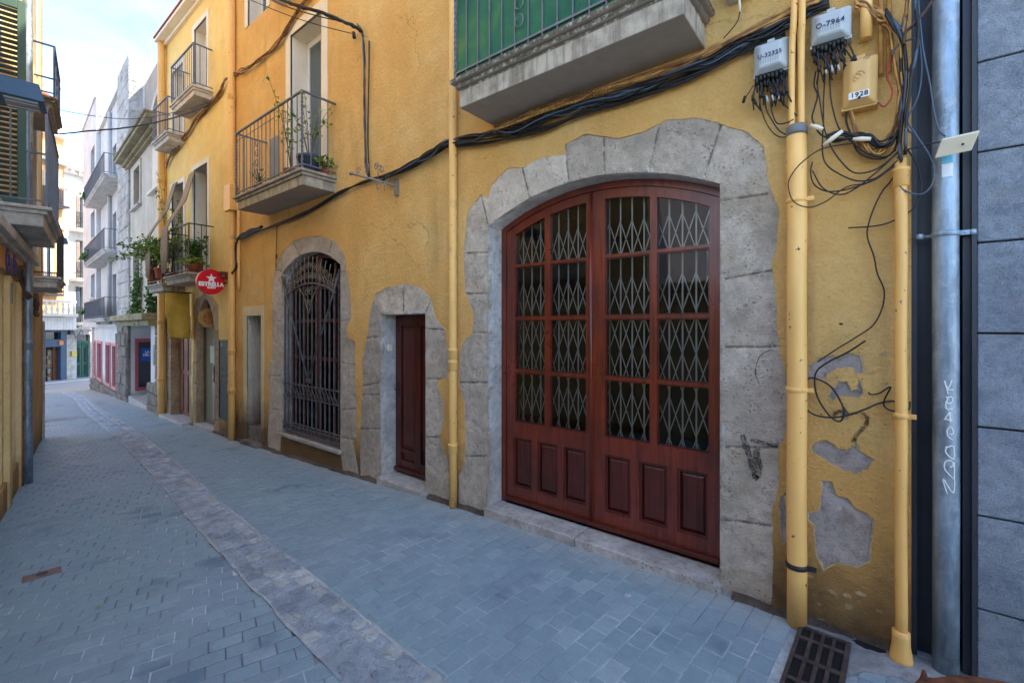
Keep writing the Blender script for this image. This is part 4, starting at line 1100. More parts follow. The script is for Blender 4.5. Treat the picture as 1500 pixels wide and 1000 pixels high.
for i in range(26):
    q = curve([wp(725, 190, .1), wp(800, 160, .1), wp(860, 140, .1), wp(900, 128, .1)], 9)[min(26, i)]
    g.tube([(q.x, q.y+.03*math.cos(t*.9), q.z+.034*math.sin(t*.9)) for t in range(8)], .003, 4)
tag(g.build('cable_wrap', CAB_B), 'coiled brown wrapping around the ochre cables under the green netted balcony', 'cable wrap')
bundle('vertical black cable run between the two balconies down to the iron bracket', [(524, 36), (531, 52), (533, 70), (534, 120), (534, 180), (536, 240), (540, 262)], 6, .028, .008, [CAB, CAB_BL], .03, resample=2)
bundle('grey cable run beside the vertical black cables', [(541, 60), (540, 120), (539, 200), (541, 262)], 2, .01, .009, [CAB_BL, CAB], .03)
bundle('brown twisted cable bundle hanging across the yellow facade between upper balconies', [(476, -40), (462, -18), (438, 12), (418, 48), (392, 78), (366, 98), (345, 108), (330, 118), (322, 136), (308, 152)], 9, .05, .010, [CAB_B, CAB_Y, CAB_B], .05, resample=2)
bundle('brown cable bundle running down from the downpipe under the two small upper balconies', [(325, 130), (308, 152), (290, 172), (278, 190), (262, 212), (248, 232), (243, 245)], 8, .05, .012, [CAB_B, CAB_B, CAB_Y], .05, resample=2)
bundle('black cables bending down onto the downpipe by the white doorway', [(384, 333), (366, 338), (352, 345), (346, 356), (345, 376), (346, 392), (340, 400)], 5, .03, .011, [CAB], .09)
# span from upper left to the vertical run
A = wp(530, 46, .05)
for k, (pts, r_, lab) in enumerate((([(398, -6), (440, 10), (480, 22), (512, 36), (530, 46)], .016, 'thick black overhead cable joining the vertical run beside the french balcony'), ([(372, -14), (420, 10), (470, 25), (512, 35), (528, 48)], .007, 'thin black overhead cable just above the thick one'), ([(366, 0), (420, 22), (470, 38), (518, 50)], .005, 'lowest thin overhead wire ending at a small black connector'))):
    dd_ = [ .75-.7*i/(len(pts)-1) for i in range(len(pts))]
    g = MB(); P = curve([wp(x, y, d_) for (x, y), d_ in zip(pts, dd_)], 6); g.tube(P, r_, 6)
    if k == 0:
        for q in range(4): g.tube([p+Vector((r5.uniform(-.01, .01), .02*math.sin(i*.5+q), .02*math.cos(i*.5+q))) for i, p in enumerate(P)], .006, 5)
    if k == 2: g.tube([wp(518, 48, .05), wp(519, 56, .05)], .022, 8)
    tag(g.build('overhead_cable', CAB), lab, 'cable')
def cable3(label, pts, r, mat=CAB, name='overhead_cable', n=1, j=.02):
    g = MB(); P = curve(pts, 7)
    for i in range(n): g.tube([p+Vector((0, j*math.sin(k*.6+i*2), j*math.cos(k*.6+i*2))) if n > 1 else p for k, p in enumerate(P)], r, 6)
    tag(g.build(name, mat), label, 'cable')
cable3('thin black cable crossing the street between the houses, upper one', [FL.w(4.4, -.02, 5.75), dp(79, 159, 9.4), dp(130, 169, 9.8), dp(190, 174.5, 9.9), dp(250, 166, 9.4), wp(308, 150, .1)], .008)
cable3('thick black cable crossing the street between the houses, lower one', [FL.w(4.4, -.02, 5.4), dp(79, 196, 9.4), dp(130, 192, 9.8), dp(190, 186.5, 9.9), dp(250, 174, 9.6), wp(305, 155, .1)], .008, n=3, j=.009)

# wrought iron bracket under the vertical cables
br = MB(); c = lambda x, y, d=.06: wp(340+x/3.03, y/3.03, d)
br.tube([c(728, 825, .02), c(640, 800, .16), c(560, 778, .30), c(525, 770, .36)], .013, 8)
br.tube([c(728, 825, .02), c(728, 860, .02)], .012, 6); br.box(*[v for v in (c(735, 830, 0).x-.03, c(735, 830, 0).x+.03, 3.27, 3.31)], c(735, 870, 0).z, c(735, 795, 0).z)
for (x, y, s_, d_) in ((560, 760, 1, .28), (600, 742, -1, .22), (640, 740, 1, .16), (665, 755, -1, .12), (650, 830, 1, .14), (600, 760, 1, .2), (690, 790, -1, .08)):
    p = c(x, y, d_); br.tube([p+Vector((.045*(1-.07*i)*math.cos(i*.65)*s_, 0, .05*(1-.07*i)*math.sin(i*.65))) for i in range(11)], .006, 5)
br.tube([c(648, 800, .15), c(648, 715, .15)], .006, 5); br.tube([c(632, 735, .15), c(664, 735, .15)], .006, 5); br.tube([c(680, 800, .1), c(676, 850, .12)], .006, 5)
br.tube([c(525, 765, .36), c(530, 775, .35)], .022, 8)
tag(br.build('iron_bracket', M('galvanised_iron', lin(140, 138, 136), .3, 12, .5, .2, 60, .002, metal=.4)), 'ornate scrolled iron bracket projecting from the wall where the cables meet', 'bracket')

g = MB(); g.tube([wp(406, 328, .02), wp(405, 352, .015), wp(404, 392, .012)], .006, 5); g.tube([wp(405, 372, .015), wp(405, 379, .015)], .016, 6)
tag(g.build('cable', CAB_B), 'thin brown wire hanging down the wall left of the arched grilled window', 'cable')
# --- text helper
def text_mesh(s, size, M_, mat, parent=None, name='lettering', ext=.001, off=0, align='CENTER', spacing=1.0):
    cu = bpy.data.curves.new(name, 'FONT'); cu.body = s; cu.size = size; cu.extrude = ext; cu.offset = off; cu.align_x = align; cu.align_y = 'CENTER'; cu.space_character = spacing; cu.resolution_u = 3
    o = bpy.data.objects.new(name+'_c', cu); COL.objects.link(o); dg = bpy.context.evaluated_depsgraph_get()
    me = bpy.data.meshes.new_from_object(o.evaluated_get(dg)); bpy.data.objects.remove(o); bpy.data.curves.remove(cu)
    me.materials.clear(); me.materials.append(mat)
    m = bpy.data.objects.new(name, me); COL.objects.link(m)
    if parent is not None: m.parent = parent; m.matrix_local = M_
    else: m.matrix_world = M_
    return m
UP = Matrix.Rotation(PI/2, 4, 'X')   # text facing -Y, upright
# --- utility boxes
def ubox(label, corners, d, mat, txt, ink, ts, th, plate=None, cap=.02, conn=0, vents=True, name='junction_box', txz=0.0):
    """corners: pixel quad TL,TR,BR,BL on the plane d in front of the wall"""
    C4 = [wp(x, y, d) for x, y in corners]
    cx = sum(p.x for p in C4)/4; cz = sum(p.z for p in C4)/4
    w = ((C4[1]-C4[0]).length+(C4[2]-C4[3]).length)/2; h = ((C4[3]-C4[0]).length+(C4[2]-C4[1]).length)/2
    up = ((C4[0]+C4[1])-(C4[2]+C4[3])); rot = math.atan2(up.x, up.z)
    t = empty(name); t.matrix_world = Matrix.Translation((cx, 3.3-d, cz)) @ Matrix.Rotation(rot, 4, 'Y'); tag(t, label, 'cable box')
    g = MB(); ins = .04
    n = 4; F_ = [(-w/2+ins, -h/2+.03), (w/2-ins, -h/2+.03), (w/2-ins, h/2-ins*.8), (-w/2+ins, h/2-ins*.8)]; B_ = [(-w/2, -h/2), (w/2, -h/2), (w/2, h/2), (-w/2, h/2)]
    v = [(p[0]*1.0, 0, p[1]) for p in F_]+[(p[0], th*.45, p[1]) for p in B_]+[(p[0], th, p[1]) for p in B_]
    g.add(v, [(0, 1, 2, 3)]+[(i, 4+i, 4+(i+1) % 4, (i+1) % 4) for i in range(4)]+[(4+i, 8+i, 8+(i+1) % 4, 4+(i+1) % 4) for i in range(4)]+[(11, 10, 9, 8)])
    o = g.build('lid', mat, t, bevel=.012, seg=3)
    g = MB(); g.box(-w/2-.004, w/2+.004, th*.5, th+.03, -h/2-.008, -h/2+.012); g.build('base_tray', mat, t, bevel=.003); g = MB(); g.box(-.02, .02, th*.4, th, h/2-.005, h/2+.014); g.build('hook', mat, t, bevel=.003)
    M_ = Matrix.Translation((0, -.0035, -h*.02+txz)) @ UP
    if plate:
        q = MB(); q.box(-w*.30, w*.28, -.003, .002, -h*.12+txz-ts*.55, -h*.12+txz+ts*.5); q.build('label_strip', plate, t)
        M_ = Matrix.Translation((0, -.0045, -h*.12+txz)) @ UP
    text_mesh(txt, ts, M_, ink, t, ext=.0006, off=.0006, spacing=1.12)
    if vents:
        q = MB()
        for i in range(8):
            for j in range(3): q.box(-.05+i*.013, -.045+i*.013, -.002, .002, -h/2+.05+j*.012, -h/2+.055+j*.012)
        q.build('vent_slots', M('vent_grey', lin(130, 138, 142), .1, 4, .6, 0), t)
    if conn:
        q = MB(); rr = random.Random(int(w*1e4))
        for row in range(2):
            for i in range(conn):
                x = -w/2+.02+(w-.04)*(i+.5*row)/conn; L = rr.uniform(.03, .06)
                q.tube([(x, th*.3+.03*row, -h/2-.005), (x, th*.3+.03*row, -h/2-L)], .011, 8); q.tube([(x, th*.3+.03*row, -h/2-L), (x+rr.uniform(-.01, .01), th*.3+.03*row, -h/2-L-.05)], .006, 6)
        q.build('cable_glands', CAB, t)
        q = MB()
        for i in range(conn+5):
            x = -w/2+.01+(w-.02)*i/(conn+4); xx = x+rr.uniform(-.03, .06)
            P = curve([(x, th*.4, -h/2-.04), (xx, th*.3-rr.uniform(0, .03), -h/2-.10-rr.uniform(0, .05)), (xx+rr.uniform(-.02, .04), th*.4, -h/2-.18-rr.uniform(0, .05))], 5); q.tube(P, .0045, 5); 
            q.tube([P[len(P)//2], P[len(P)//2+2]], .009, 6)
        q.build('cable_tails', CAB, t)
        q = MB()
        for i in range(3):
            x = -w*.1+.03*i; q.tube([(x, th*.2, -h/2-.15), (x+.006, th*.2, -h/2-.19)], .006, 6)
        q.build('cable_crimp', PLASG, t)
    return t
ubox('grey plastic junction box lettered U-32325 with black connectors below it', [(1103, 63), (1153, 48), (1155, 95), (1101, 108)], .13, PLASG, 'U-32325', INKB, .034, .10, conn=7)
ubox('grey plastic junction box lettered O-7964, higher of the two grey boxes', [(1188, 18), (1246, 2), (1247, 47), (1185, 65)], .13, PLASG, 'O-7964', INKB, .040, .10, conn=8)
bg = ubox('beige painted junction box with number plate 1928', [(1237, 86), (1284, 73), (1288, 144), (1230, 158)], .13, PLASB, '1928', INKK, .036, .10, plate=M('plate_white', lin(220, 222, 222), .03, 3, .5, 0), vents=False, txz=-.055)
text_mesh('F-23', .018, Matrix.Translation((.03, -.004, .105)) @ UP, INKB, bg, ext=.0006); text_mesh('37', .018, Matrix.Translation((-.05, -.004, .10)) @ UP, INKB, bg, ext=.0006)
g = MB(); g.tube([(.022*math.cos(t*.5), -.003, .022+.02*math.sin(t*.5)) for t in range(10)], .002, 4); g.tube([(-.01+.018*math.cos(t*.5), -.003, .01+.02*math.sin(t*.5)) for t in range(10)], .002, 4); g.build('embossed_mark', PLASB, bg)
g = MB(); g.lathe([(.001, 0), (.007, 0), (.007, .003), (.001, .003)], (0, 0, 0), 12); ob = g.build('lock', INKK, bg); ob.matrix_local = Matrix.Translation((0, -.003, -.105)) @ UP
tb = ubox('grey junction box high under the green netted balcony end, with one white plug', [(1052, -32), (1092, -40), (1094, -2), (1054, 4)], .10, PLASG, '', INKB, .02, .08, vents=False) if False else None
g = MB(); P0 = wp(1085, -20, .08); g.box(P0.x-.09, P0.x+.07, 3.2, 3.29, P0.z-.05, P0.z+.12); ob = g.build('junction_box', PLASG, bevel=.008); tag(ob, 'small grey junction box at the top edge above the cable run', 'cable box')
g = MB(); g.tube([wp(1083, -4, .08), wp(1084, 18, .07)], .008, 6); g.build('plug', PLASW, ob); g = MB(); g.tube(curve([wp(1084, 18, .07), wp(1080, 32, .06), wp(1066, 50, .05), wp(1060, 56, .05)], 5), .004, 5); g.build('cable_tail', CAB, ob)
# --- loose cables around the boxes (each traced at its own distance from the wall)
def Z3(L, ox=1080, oy=0, s=4.0): return [(ox+x/s, oy+y/s) for x, y in L]
loose = [
 ('black cable looping out from the thick conduit in a wide ring', [(700, 840), (600, 850), (480, 880), (370, 960), (310, 1040), (300, 1100), (330, 1180), (420, 1215), (520, 1180), (600, 1120), (660, 1090), (760, 1070), (860, 1010), (950, 930)], .005, CAB, .155),
 ('black cable hanging in a long curve to the wall scar', [(960, 960), (900, 1060), (850, 1120), (800, 1220), (765, 1330), (765, 1400), (800, 1500), (820, 1600), (860, 1700), (850, 1800), (800, 1900), (720, 1960), (590, 2040), (470, 2120)], .006, CAB, .04),
 ('black cable running from the tangle across to the cream plastic plate', [(440, 1000), (500, 1100), (600, 1140), (700, 1100), (850, 980), (940, 900), (1060, 860), (1200, 830), (1225, 832)], .006, CAB, .10),
 ('black cable dropping from the right tangle and ending in mid wall', [(1000, 880), (1060, 980), (1080, 1100), (1060, 1180), (1010, 1240), (900, 1300), (800, 1325), (650, 1335)], .006, CAB, .06),
 ('blue grey cable sweeping down to the top of the cream plate', [(1060, 0), (1070, 120), (1090, 300), (1130, 500), (1150, 640), (1180, 760), (1220, 800)], .006, CAB_BL, .12),
 ('blue grey loop bulging right over the dark column', [(1060, 180), (1080, 400), (1060, 560), (1000, 700), (1040, 780), (1120, 900), (1155, 1000), (1130, 1100), (1060, 1140), (960, 1100), (950, 1000)], .006, CAB_BL, .10),
 ('blue grey loop left of the dark column top', [(900, 330), (950, 260), (1040, 230), (1060, 280), (1020, 380), (980, 480), (960, 600), (990, 740), (1030, 790)], .006, CAB_BL, .09),
 ('short red cable beside the beige box', [(905, 330), (880, 400), (880, 460), (905, 520), (900, 580), (860, 625), (820, 600)], .006, CAB_R, .08),
 ('black cable from the upper grey box down to the knot', [(480, 390), (470, 500), (485, 600), (500, 700), (520, 790), (560, 880), (620, 960), (680, 1010), (760, 1010), (850, 970), (950, 880)], .006, CAB, .09),
 ('black cable hanging straight from the upper grey box', [(515, 390), (512, 480), (505, 600), (505, 720), (500, 800), (500, 900), (520, 960), (580, 1010), (700, 1060), (820, 1040), (950, 950)], .006, CAB, .08),
 ('black cable behind the conduit feeding the knot', [(540, 400), (545, 540), (560, 640), (600, 760), (680, 840), (760, 900), (860, 920), (930, 880)], .006, CAB, .07),
 ('black cable curving between conduit and upper box', [(460, 420), (450, 500), (470, 560), (450, 640), (440, 700), (480, 780), (530, 810)], .007, CAB, .06),
 ('black ring of cable beneath the beige box', [(640, 650), (640, 720), (670, 800), (700, 880), (760, 920), (850, 930), (920, 880), (940, 800)], .008, CAB, .06),
 ('lowest black ring of the tangle', [(440, 950), (430, 1010), (450, 1080), (520, 1120), (620, 1115), (740, 1080), (830, 1040), (910, 970), (955, 900)], .006, CAB, .08),
 ('black cable under the U box swinging to the conduit', [(160, 560), (170, 640), (200, 700), (250, 770), (320, 800)], .006, CAB, .08),
 ('second black cable under the U box', [(200, 560), (200, 640), (230, 720), (290, 720), (330, 700)], .006, CAB, .09),
 ('third black cable under the U box', [(240, 560), (270, 610), (330, 660), (350, 680)], .006, CAB, .08),
 ('fourth black cable under the U box', [(130, 560), (140, 640), (180, 740), (240, 800), (320, 802)], .005, CAB, .07),
 ('black cable passing down behind the thick conduit top', [(345, 200), (345, 350), (335, 450), (340, 560), (335, 640)], .006, CAB, .04),
 ('thin black wire with a tip left of the U box', [(95, 500), (70, 540), (45, 575)], .004, CAB, .06),
]
for lab, L, r_, m_, d_ in loose:
    g = MB(); g.tube(curve([wp(x, y, d_) for x, y in Z3(L)], 6), r_*.72, 6); tag(g.build('cable', m_), lab, 'cable', 'loose cables around the boxes')
g = MB(); p = wp(1090, 146, .06); g.tube([p+Vector((.006, 0, .02)), p-Vector((.006, 0, .02))], .009, 6); tag(g.build('cable_end', CAB), 'small black cable tip hanging left of the U box', 'cable end')
bundle('ochre painted cables curving down right of the beige box into the slim pipe', Z3([(690, 20), (760, 50), (830, 95), (880, 140), (900, 220), (910, 320), (930, 420), (950, 540), (940, 640), (920, 760), (860, 850), (800, 880), (740, 850), (700, 790), (670, 680), (660, 640)]), 12, .04, .0065, [CAB_Y, CAB_Y, CAB_B], .06)
bundle('black and ochre cable tangle at the right edge of the yellow wall', Z3([(1000, -40), (990, 60), (980, 150), (960, 250), (960, 400), (970, 520), (960, 640), (950, 760), (955, 860), (965, 940)]), 18, .055, .007, [CAB_Y, CAB, CAB_BL, CAB_Y], .08)
bundle('black cable fan running from the top into the slim pipe', Z3([(870, 80), (920, 140), (960, 220), (985, 330), (990, 480), (975, 620), (960, 760), (950, 860), (960, 930)]), 7, .03, .008, [CAB, CAB, CAB_BL], .10)
bundle('knotted black cables between the conduit and the slim pipe', Z3([(520, 800), (600, 800), (700, 790), (780, 810), (840, 850), (900, 830), (940, 780)]), 6, .03, .007, [CAB], .08)
bundle('blue grey cables fanning across the dark column', Z3([(1040, -30), (1050, 80), (1060, 200), (1040, 330), (1020, 450), (1010, 560), (990, 700), (985, 860)]), 5, .045, .006, [CAB_BL, CAB], .12)
bundle('brown cable bend crossing toward the galvanised pipe top', Z3([(1150, -10), (1090, 80), (1020, 150), (985, 190), (975, 260)]), 2, .008, .009, [M('dark_brown_cable', lin(72, 52, 48), .2, 8, .6, 0)], .12)
for (x, y, dx, dy, lab) in ((465, 745, .03, -.02, 'white cable sleeve just right of the conduit'), (560, 810, .045, .03, 'white cable sleeve at the middle of the knot'), (730, 815, .04, -.01, 'cream cable sleeve under the beige box')):
    p = wp(*Z3([(x, y)])[0], .11); g = MB(); g.tube([p-Vector((dx, 0, dy)), p, p+Vector((dx, 0, dy))], [.008, .014, .010], 8); tag(g.build('cable_sleeve', PLASW), lab, 'cable sleeve')
# cables low on the wall
for lab, L, r_ in (('black cable ring looping against the peeled wall', [(472, 212), (500, 205), (560, 225), (610, 260), (650, 320), (675, 380), (672, 430), (650, 450), (610, 430), (560, 370), (525, 300), (512, 220), (530, 160), (600, 110), (700, 60), (800, -5)], .0055),
                   ('black cable running from the scar to the slim pipe clamp', [(472, 388), (520, 415), (600, 428), (700, 415), (800, 380), (870, 350), (950, 335), (1020, 360)], .0055),
                   ('short black cable curl left of the slim pipe clamp', [(815, 285), (830, 298), (880, 290), (940, 255), (905, 330), (910, 370), (960, 392), (1040, 385), (1050, 340)], .0045)):
    g = MB(); g.tube(curve([wp(1060+x/3.846, 500+y/3.846, .04 if y < 380 else .07) for x, y in L], 6), r_, 6); tag(g.build('cable', CAB), lab, 'cable', 'loose cables low on the wall')
# soot and spray marks: thin paint films following the wall
def spray(name, label, L, w, parent, mat, d, ox=1060, oy=500, s=3.846):
    P = curve([wp(ox+x/s, oy+y/s, d) for x, y in L], 8); g = MB(); n = len(P); rr = random.Random(4)
    for i, p in enumerate(P):
        dd_ = (P[min(n-1, i+1)]-P[max(0, i-1)]).normalized(); nn = Vector((-dd_.z, 0, dd_.x))*w*(.75+.5*rr.random())
        g.v += [tuple(p-nn), tuple(p+nn)]
    for i in range(n-1): g.f.append((2*i, 2*i+1, 2*i+3, 2*i+2)); g.m.append(0); g.smooth.append(False)
    o = g.build(name, mat, parent, M=None)
    if parent: o.matrix_parent_inverse = parent.matrix_world.inverted()
    md = o.modifiers.new('s', 'SOLIDIFY'); md.thickness = .0005; return o
def sootm():
    t = NT('black_spray_paint'); n = t.noise(60, 4, .8, t.coord(src='World')); t.col(lin(34, 32, 32)); t.rough(.8)
    tr = t.N('BsdfTransparent'); mx = t.N('MixShader'); t.L(t.ramp(n, [(.38, 0), (.6, .6)]), mx.inputs[0]); t.L(tr.outputs[0], mx.inputs[1]); t.L(t.b.outputs[0], mx.inputs[2]); t.L(mx.outputs[0], t.out.inputs[0]); return t.m
SOOT = sootm()
bpy.context.view_layer.update()
spray('graffiti', '', [(105, 525), (130, 600), (160, 690), (185, 765), (200, 700), (185, 640), (192, 590)], .019, B1, SOOT, .012)
spray('graffiti', '', [(150, 552), (200, 565), (300, 590)], .012, B1, SOOT, .012)
spray('graffiti', '', [(615, 430), (640, 400), (690, 380)], .011, B1, SOOT, .010)
spray('graffiti', '', [(700, 408), (770, 402), (808, 425), (800, 470), (750, 530), (730, 570)], .009, B1, SOOT, .010)
spray('graffiti', '', [(205, 250), (180, 180), (200, 90), (260, 50), (305, 60)], .003, B1, SOOT, .012)
# small antenna-like cream plate on the galvanised pipe
p = hz(1401, 212, CZ+.0001) if False else wp(1401, 212, .17)
t_ = empty('access_plate', loc=p); tag(t_, 'small square cream plastic plate held out from the galvanised pipe', 'plastic plate')
g = MB(); ax = Vector((1, -.15, .02)); az = Vector((.25, -.5, .8)); g.obox((0, 0, 0), ax, Vector((0, -.8, -.55)), az, .066, .009, .045); g.build('plate', PLASW, t_, bevel=.004)
g = MB(); g.tube([(.0, .01, 0), (0, .06, .0)], .015, 8); g.build('mount', PLASG, t_); g = MB(); g.lathe([(.0, 0), (.006, 0), (.006, .003), (0, .003)], (0, 0, 0), 8); o = g.build('screw', INKK, t_); o.matrix_local = Matrix.Translation((.02, -.022, -.01)) @ UP
st = MB()
for a0, z, L, mi in ((0, 2.66, .045, 0), (0, 2.60, .07, 1)):
    for k in range(8):
        a = -PI/2+.05+(k-4)*.10; b = a+.10
        v = [(.0545*math.cos(q), .0545*math.sin(q), zz) for q, zz in ((a, z-L/2), (b, z-L/2), (b, z+L/2), (a, z+L/2))]
        st.mi = mi; st.add(v, [(0, 1, 2, 3)])
st.build('sticker', [M('blue_sticker', lin(96, 190, 226), .1, 30, .5, 0), M('white_sticker', lin(214, 222, 232), .1, 30, .5, 0)], zp).modifiers.new('s', 'SOLIDIFY').thickness = .0006

# ================================================================== DARK COLUMN AND GREY STONE BUILDING (right edge)
BG = empty('grey_stone_building', Matrix.Translation((.40, 3.27, 0))); tag(BG, 'modern building clad in rough grey stone blocks at the right edge', 'building')
GREYS = stone('split_face_grey_stone', lin(182, 196, 212), lin(152, 166, 186), pits=False, bumpk=1.3, sc_=1.6, warm=lin(176, 174, 180))
zj = [F1.px(1440, y, -.03)[1] for y in (1000+40, 893, 756, 626, 488, 355, 222, 90)]
zj = sorted(zj); H = sum(b-a for a, b in zip(zj, zj[1:]))/(len(zj)-1); z = zj[0]-H*2
lv = [zj[0]-H]+zj; z = zj[-1]+H
while z < 12: lv.append(z); z += H
rr = random.Random(2)
cl = MB(); xoff = 0
for k in range(len(lv)-1):
    x = .0; first = True
    while x < 8:
        L = .92 if not first else (.92 if k % 2 else .46)+.3; first = False
        cl.box(x+(.004 if x > 0 else 0), min(x+L, 8)-.004, rr.uniform(-.003, .003), .08, lv[k]+.005, lv[k+1]-.005); x += L
cl.build('stone_cladding', GREYS, BG, bevel=.004, seg=1)
g = MB(); g.box(.01, 8, .06, 8, -.5, 12); g.build('wall', STEEL_B, BG)
g = MB(); g.box(-.02, -.002, -.004, .6, -.5, 12); g.build('edge_profile', STEEL_B, BG)
g = MB(); g.box(.152, .378, 3.40, 3.46, -.4, 12); g.box(.152, .175, 3.33, 3.40, -.4, 12); g.box(.35, .379, 3.30, 3.40, -.4, 12)
o = g.build('steel_column', STEEL_B); tag(o, 'black steel channel filling the gap between the yellow wall and the grey stone facade', 'column')
# ================================================================== SECOND YELLOW HOUSE
B2 = empty('yellow_building', F1.M); tag(B2, 'second ochre house with two small upper balconies and a stone arched bar entrance', 'building')
XA, XB = -13.25, -9.06
o2 = [(-11.06, -.7), (-11.06, 1.75)]+[(-11.06+1.01*i/8, 1.75+.60*math.sin(PI*(i/8))**.75) for i in range(1, 8)]+[(-10.05, 1.75), (-10.05, -.7)]
sx = lambda x, y=500: F1.px(x, y)[0]
dA0, dA1 = sx(250), sx(277.5)
o1 = [(dA0, -.7), (dA0, 1.78), (dA1, 1.78), (dA1, -.7)]
def win_px(F, L): return F.poly(L)
ups = []
A_l, A_r, A_z = -11.51, -10.10, 6.39
B_l, B_r, B_z = -12.80, -11.70, 5.94
dA = .36; C_z, D_z = 2.82, 2.72
mA, mB = (A_l+A_r)/2, (B_l+B_r)/2
ZT = {mA: 8.0, mB: 7.6}; ZA = {mA: A_z, mB: B_z}; ZC = {mA: C_z, mB: D_z}
for m in (mA, mB): ups += [[(m-.36, ZA[m]+.02), (m-.36, ZT[m]), (m+.36, ZT[m]), (m+.36, ZA[m]+.02)], [(m-.40, ZC[m]+.02), (m-.40, ZC[m]+2.25), (m+.40, ZC[m]+2.25), (m+.40, ZC[m]+.02)]]
outA = [(dA0-.45, -.7), (dA0-.42, 1.0), (dA0-.45, 2.0), (dA1+.12, 2.02), (dA1+.14, -.7)]
ob_ = F1.poly([(283, 640), (282, 560), (283.5, 500), (283, 450), (287, 438), (299, 429), (311, 435), (320, 446), (321.5, 500), (321, 560), (322, 640)])
r7 = random.Random(6); ob_ = densify(ob_, .12, .015, r=r7)
sheet('wall', PL2, [(XA, -.9), (XA, 8.40), (XB, 8.40), (XB, -.9)], [outA, ob_]+ups, .02, B2, spacing=.16, disp=bumpf)
jb = [((-11.3, z), (-11.07, z)) for z in (.2, .62, 1.05, 1.45)]+[((-10.04, z), (-9.8, z)) for z in (.0, .45, .9, 1.35, 1.7)]+[((-10.55, 2.2), (-10.55, 2.6)), ((-10.95, 2.0), (-11.1, 2.2)), ((-10.15, 2.0), (-10.0, 2.2))]
STW = stone('warm_stone', lin(184, 160, 128), lin(150, 124, 94), bumpk=.9)
sheet('stone_surround', STW, ob_, [o2], .06, B2, spacing=.05, disp=sdisp, joints=jb, jw=.009)
sheet('stone_surround', STW, outA, [o1], .06, B2, spacing=.05, disp=sdisp, joints=[((dA0-.5, z), (dA0, z)) for z in (.1, .6, 1.15, 1.6)]+[((dA1, z), (dA1+.2, z)) for z in (.3, .8, 1.3)], jw=.009)
reveal('door_reveal', STW, o2, .008, .5, B2); reveal('door_reveal', STW, o1, .008, .5, B2)
g = MB()
ctx = sorted([(dA0, dA1), (-11.06, -10.05)]); x = XA
for a, b in ctx+[(XB, XB)]:
    g.box(x, a-.02, .05, .5, -.9, C_z-.12); x = b+.02
g.box(dA0-.02, dA1+.02, .05, .5, 1.82, C_z-.12); g.box(-11.08, -10.03, .05, .5, 2.4, C_z-.12)
for c_, a_, b_ in ((mB, XA, (mA+mB)/2), (mA, (mA+mB)/2, XB)):
    zc, za_ = ZC[c_], ZA[c_]
    for q0, q1, hw in ((C_z-.12, zc+2.28, .42), (zc+2.28, za_-.02, None), (za_-.02, ZT[c_]+.02, .38), (ZT[c_]+.02, 8.40, None)):
        if hw is None: g.box(a_, b_, .05, .5, q0, q1)
        else: g.box(a_, c_-hw, .05, .5, q0, q1); g.box(c_+hw, b_, .05, .5, q0, q1)
g.build('masonry', RENDER, B2)
g = MB(); g.box(XA, XB, 1.6, 9, -.9, 8.38); g.build('rear_block', RENDER, B2)
for m in (mA, mB):
    french(B2, m-.36, m+.36, ZA[m]+.02, ZT[m], .18, .11); french(B2, m-.40, m+.40, ZC[m]+.02, ZC[m]+2.25, .22, .10, pane=GLD, leaf=M('grey_door_paint', lin(100, 110, 116), .1, 4, .5, 0))
bA = balcony(B2, A_l, A_r, dA, A_z, .17, .80, .12, mat=IRON_G); bB = balcony(B2, B_l, B_r, dA, B_z, .17, .74, .12, mat=IRON_G)
bC = balcony(B2, A_l-.05, A_r+.05, .45, C_z, .17, .92, .20, mat=IRON, slabmat=MOSS); bD = balcony(B2, B_l-.05, B_r, .45, D_z, .17, .92, .20, mat=IRON, slabmat=MOSS)
g = MB(); a = F1.px(316, 396); b = F1.px(336, 390); g.box(a[0], b[0], -.16, .01, a[1]-.12, a[1]-.08); g.box(a[0]+.03, b[0], -.12, .01, a[1]-.2, a[1]-.12); g.build('ledge', WOOD_B, B2, bevel=.01)
# eaves
g = MB(); g.prism([(XA, 8.40), (XB, 8.40), (XB, 8.47), (XA, 8.47)], -.06, .4); g.prism([(XA, 8.47), (XB, 8.47), (XB, 8.54), (XA, 8.54)], -.20, .4); g.build('eaves', WHITE_T, B2, bevel=.01)
g = MB(); zr = 8.58
for i in range(22):
    x = XA+.1+(XB-XA-.2)*i/21; g.tube([(x, .0, zr), (x, 4, zr+1.3)], .085, 8)
g.box(XA, XB, -.22, 4, zr-.03, zr+.0); g.build('roof', TERRA, B2)
# doors of the second house
g = MB(); g.box(dA0, dA1, .18, .23, -.25, 1.77); 
for i in range(4): x = dA0+(dA1-dA0)*(i+.5)/4; g.box(x-.12, x+.12, .162, .18, -.15, .7); g.box(x-.12, x+.12, .162, .18, .8, 1.7)
xm = dA1-.22; g.lathe([(.05, -.25), (.05, .1), (.035, .12), (.06, .16), (.035, .2), (.06, .25), (.035, .3), (.04, .9), (.055, .95), (.035, 1.0), (.06, 1.05), (.035, 1.1), (.04, 1.75)], (xm, .12, 0), 12)
g.build('door', WOOD_B, B2)
g = MB(); g.box(dA0-.3, dA1+.1, -.16, .4, -.6, -.24); g.build('doorstep', SLAB, B2, bevel=.01); g = MB(); g.box(-11.06, -10.05, -.05, .5, -.6, -.2); g.build('doorstep', SLAB, B2, bevel=.01)
e = MB(); ring(e, [(-11.05, -.19), (-11.05, 2.3), (-10.06, 2.3), (-10.06, -.19)], [(-10.97, -.10), (-10.97, 2.2), (-10.14, 2.2), (-10.14, -.10)], .13, .18); dr = e.build('glass_door', M('bronze_frame', lin(96, 84, 66), .2, 5, .5, 0), B2)
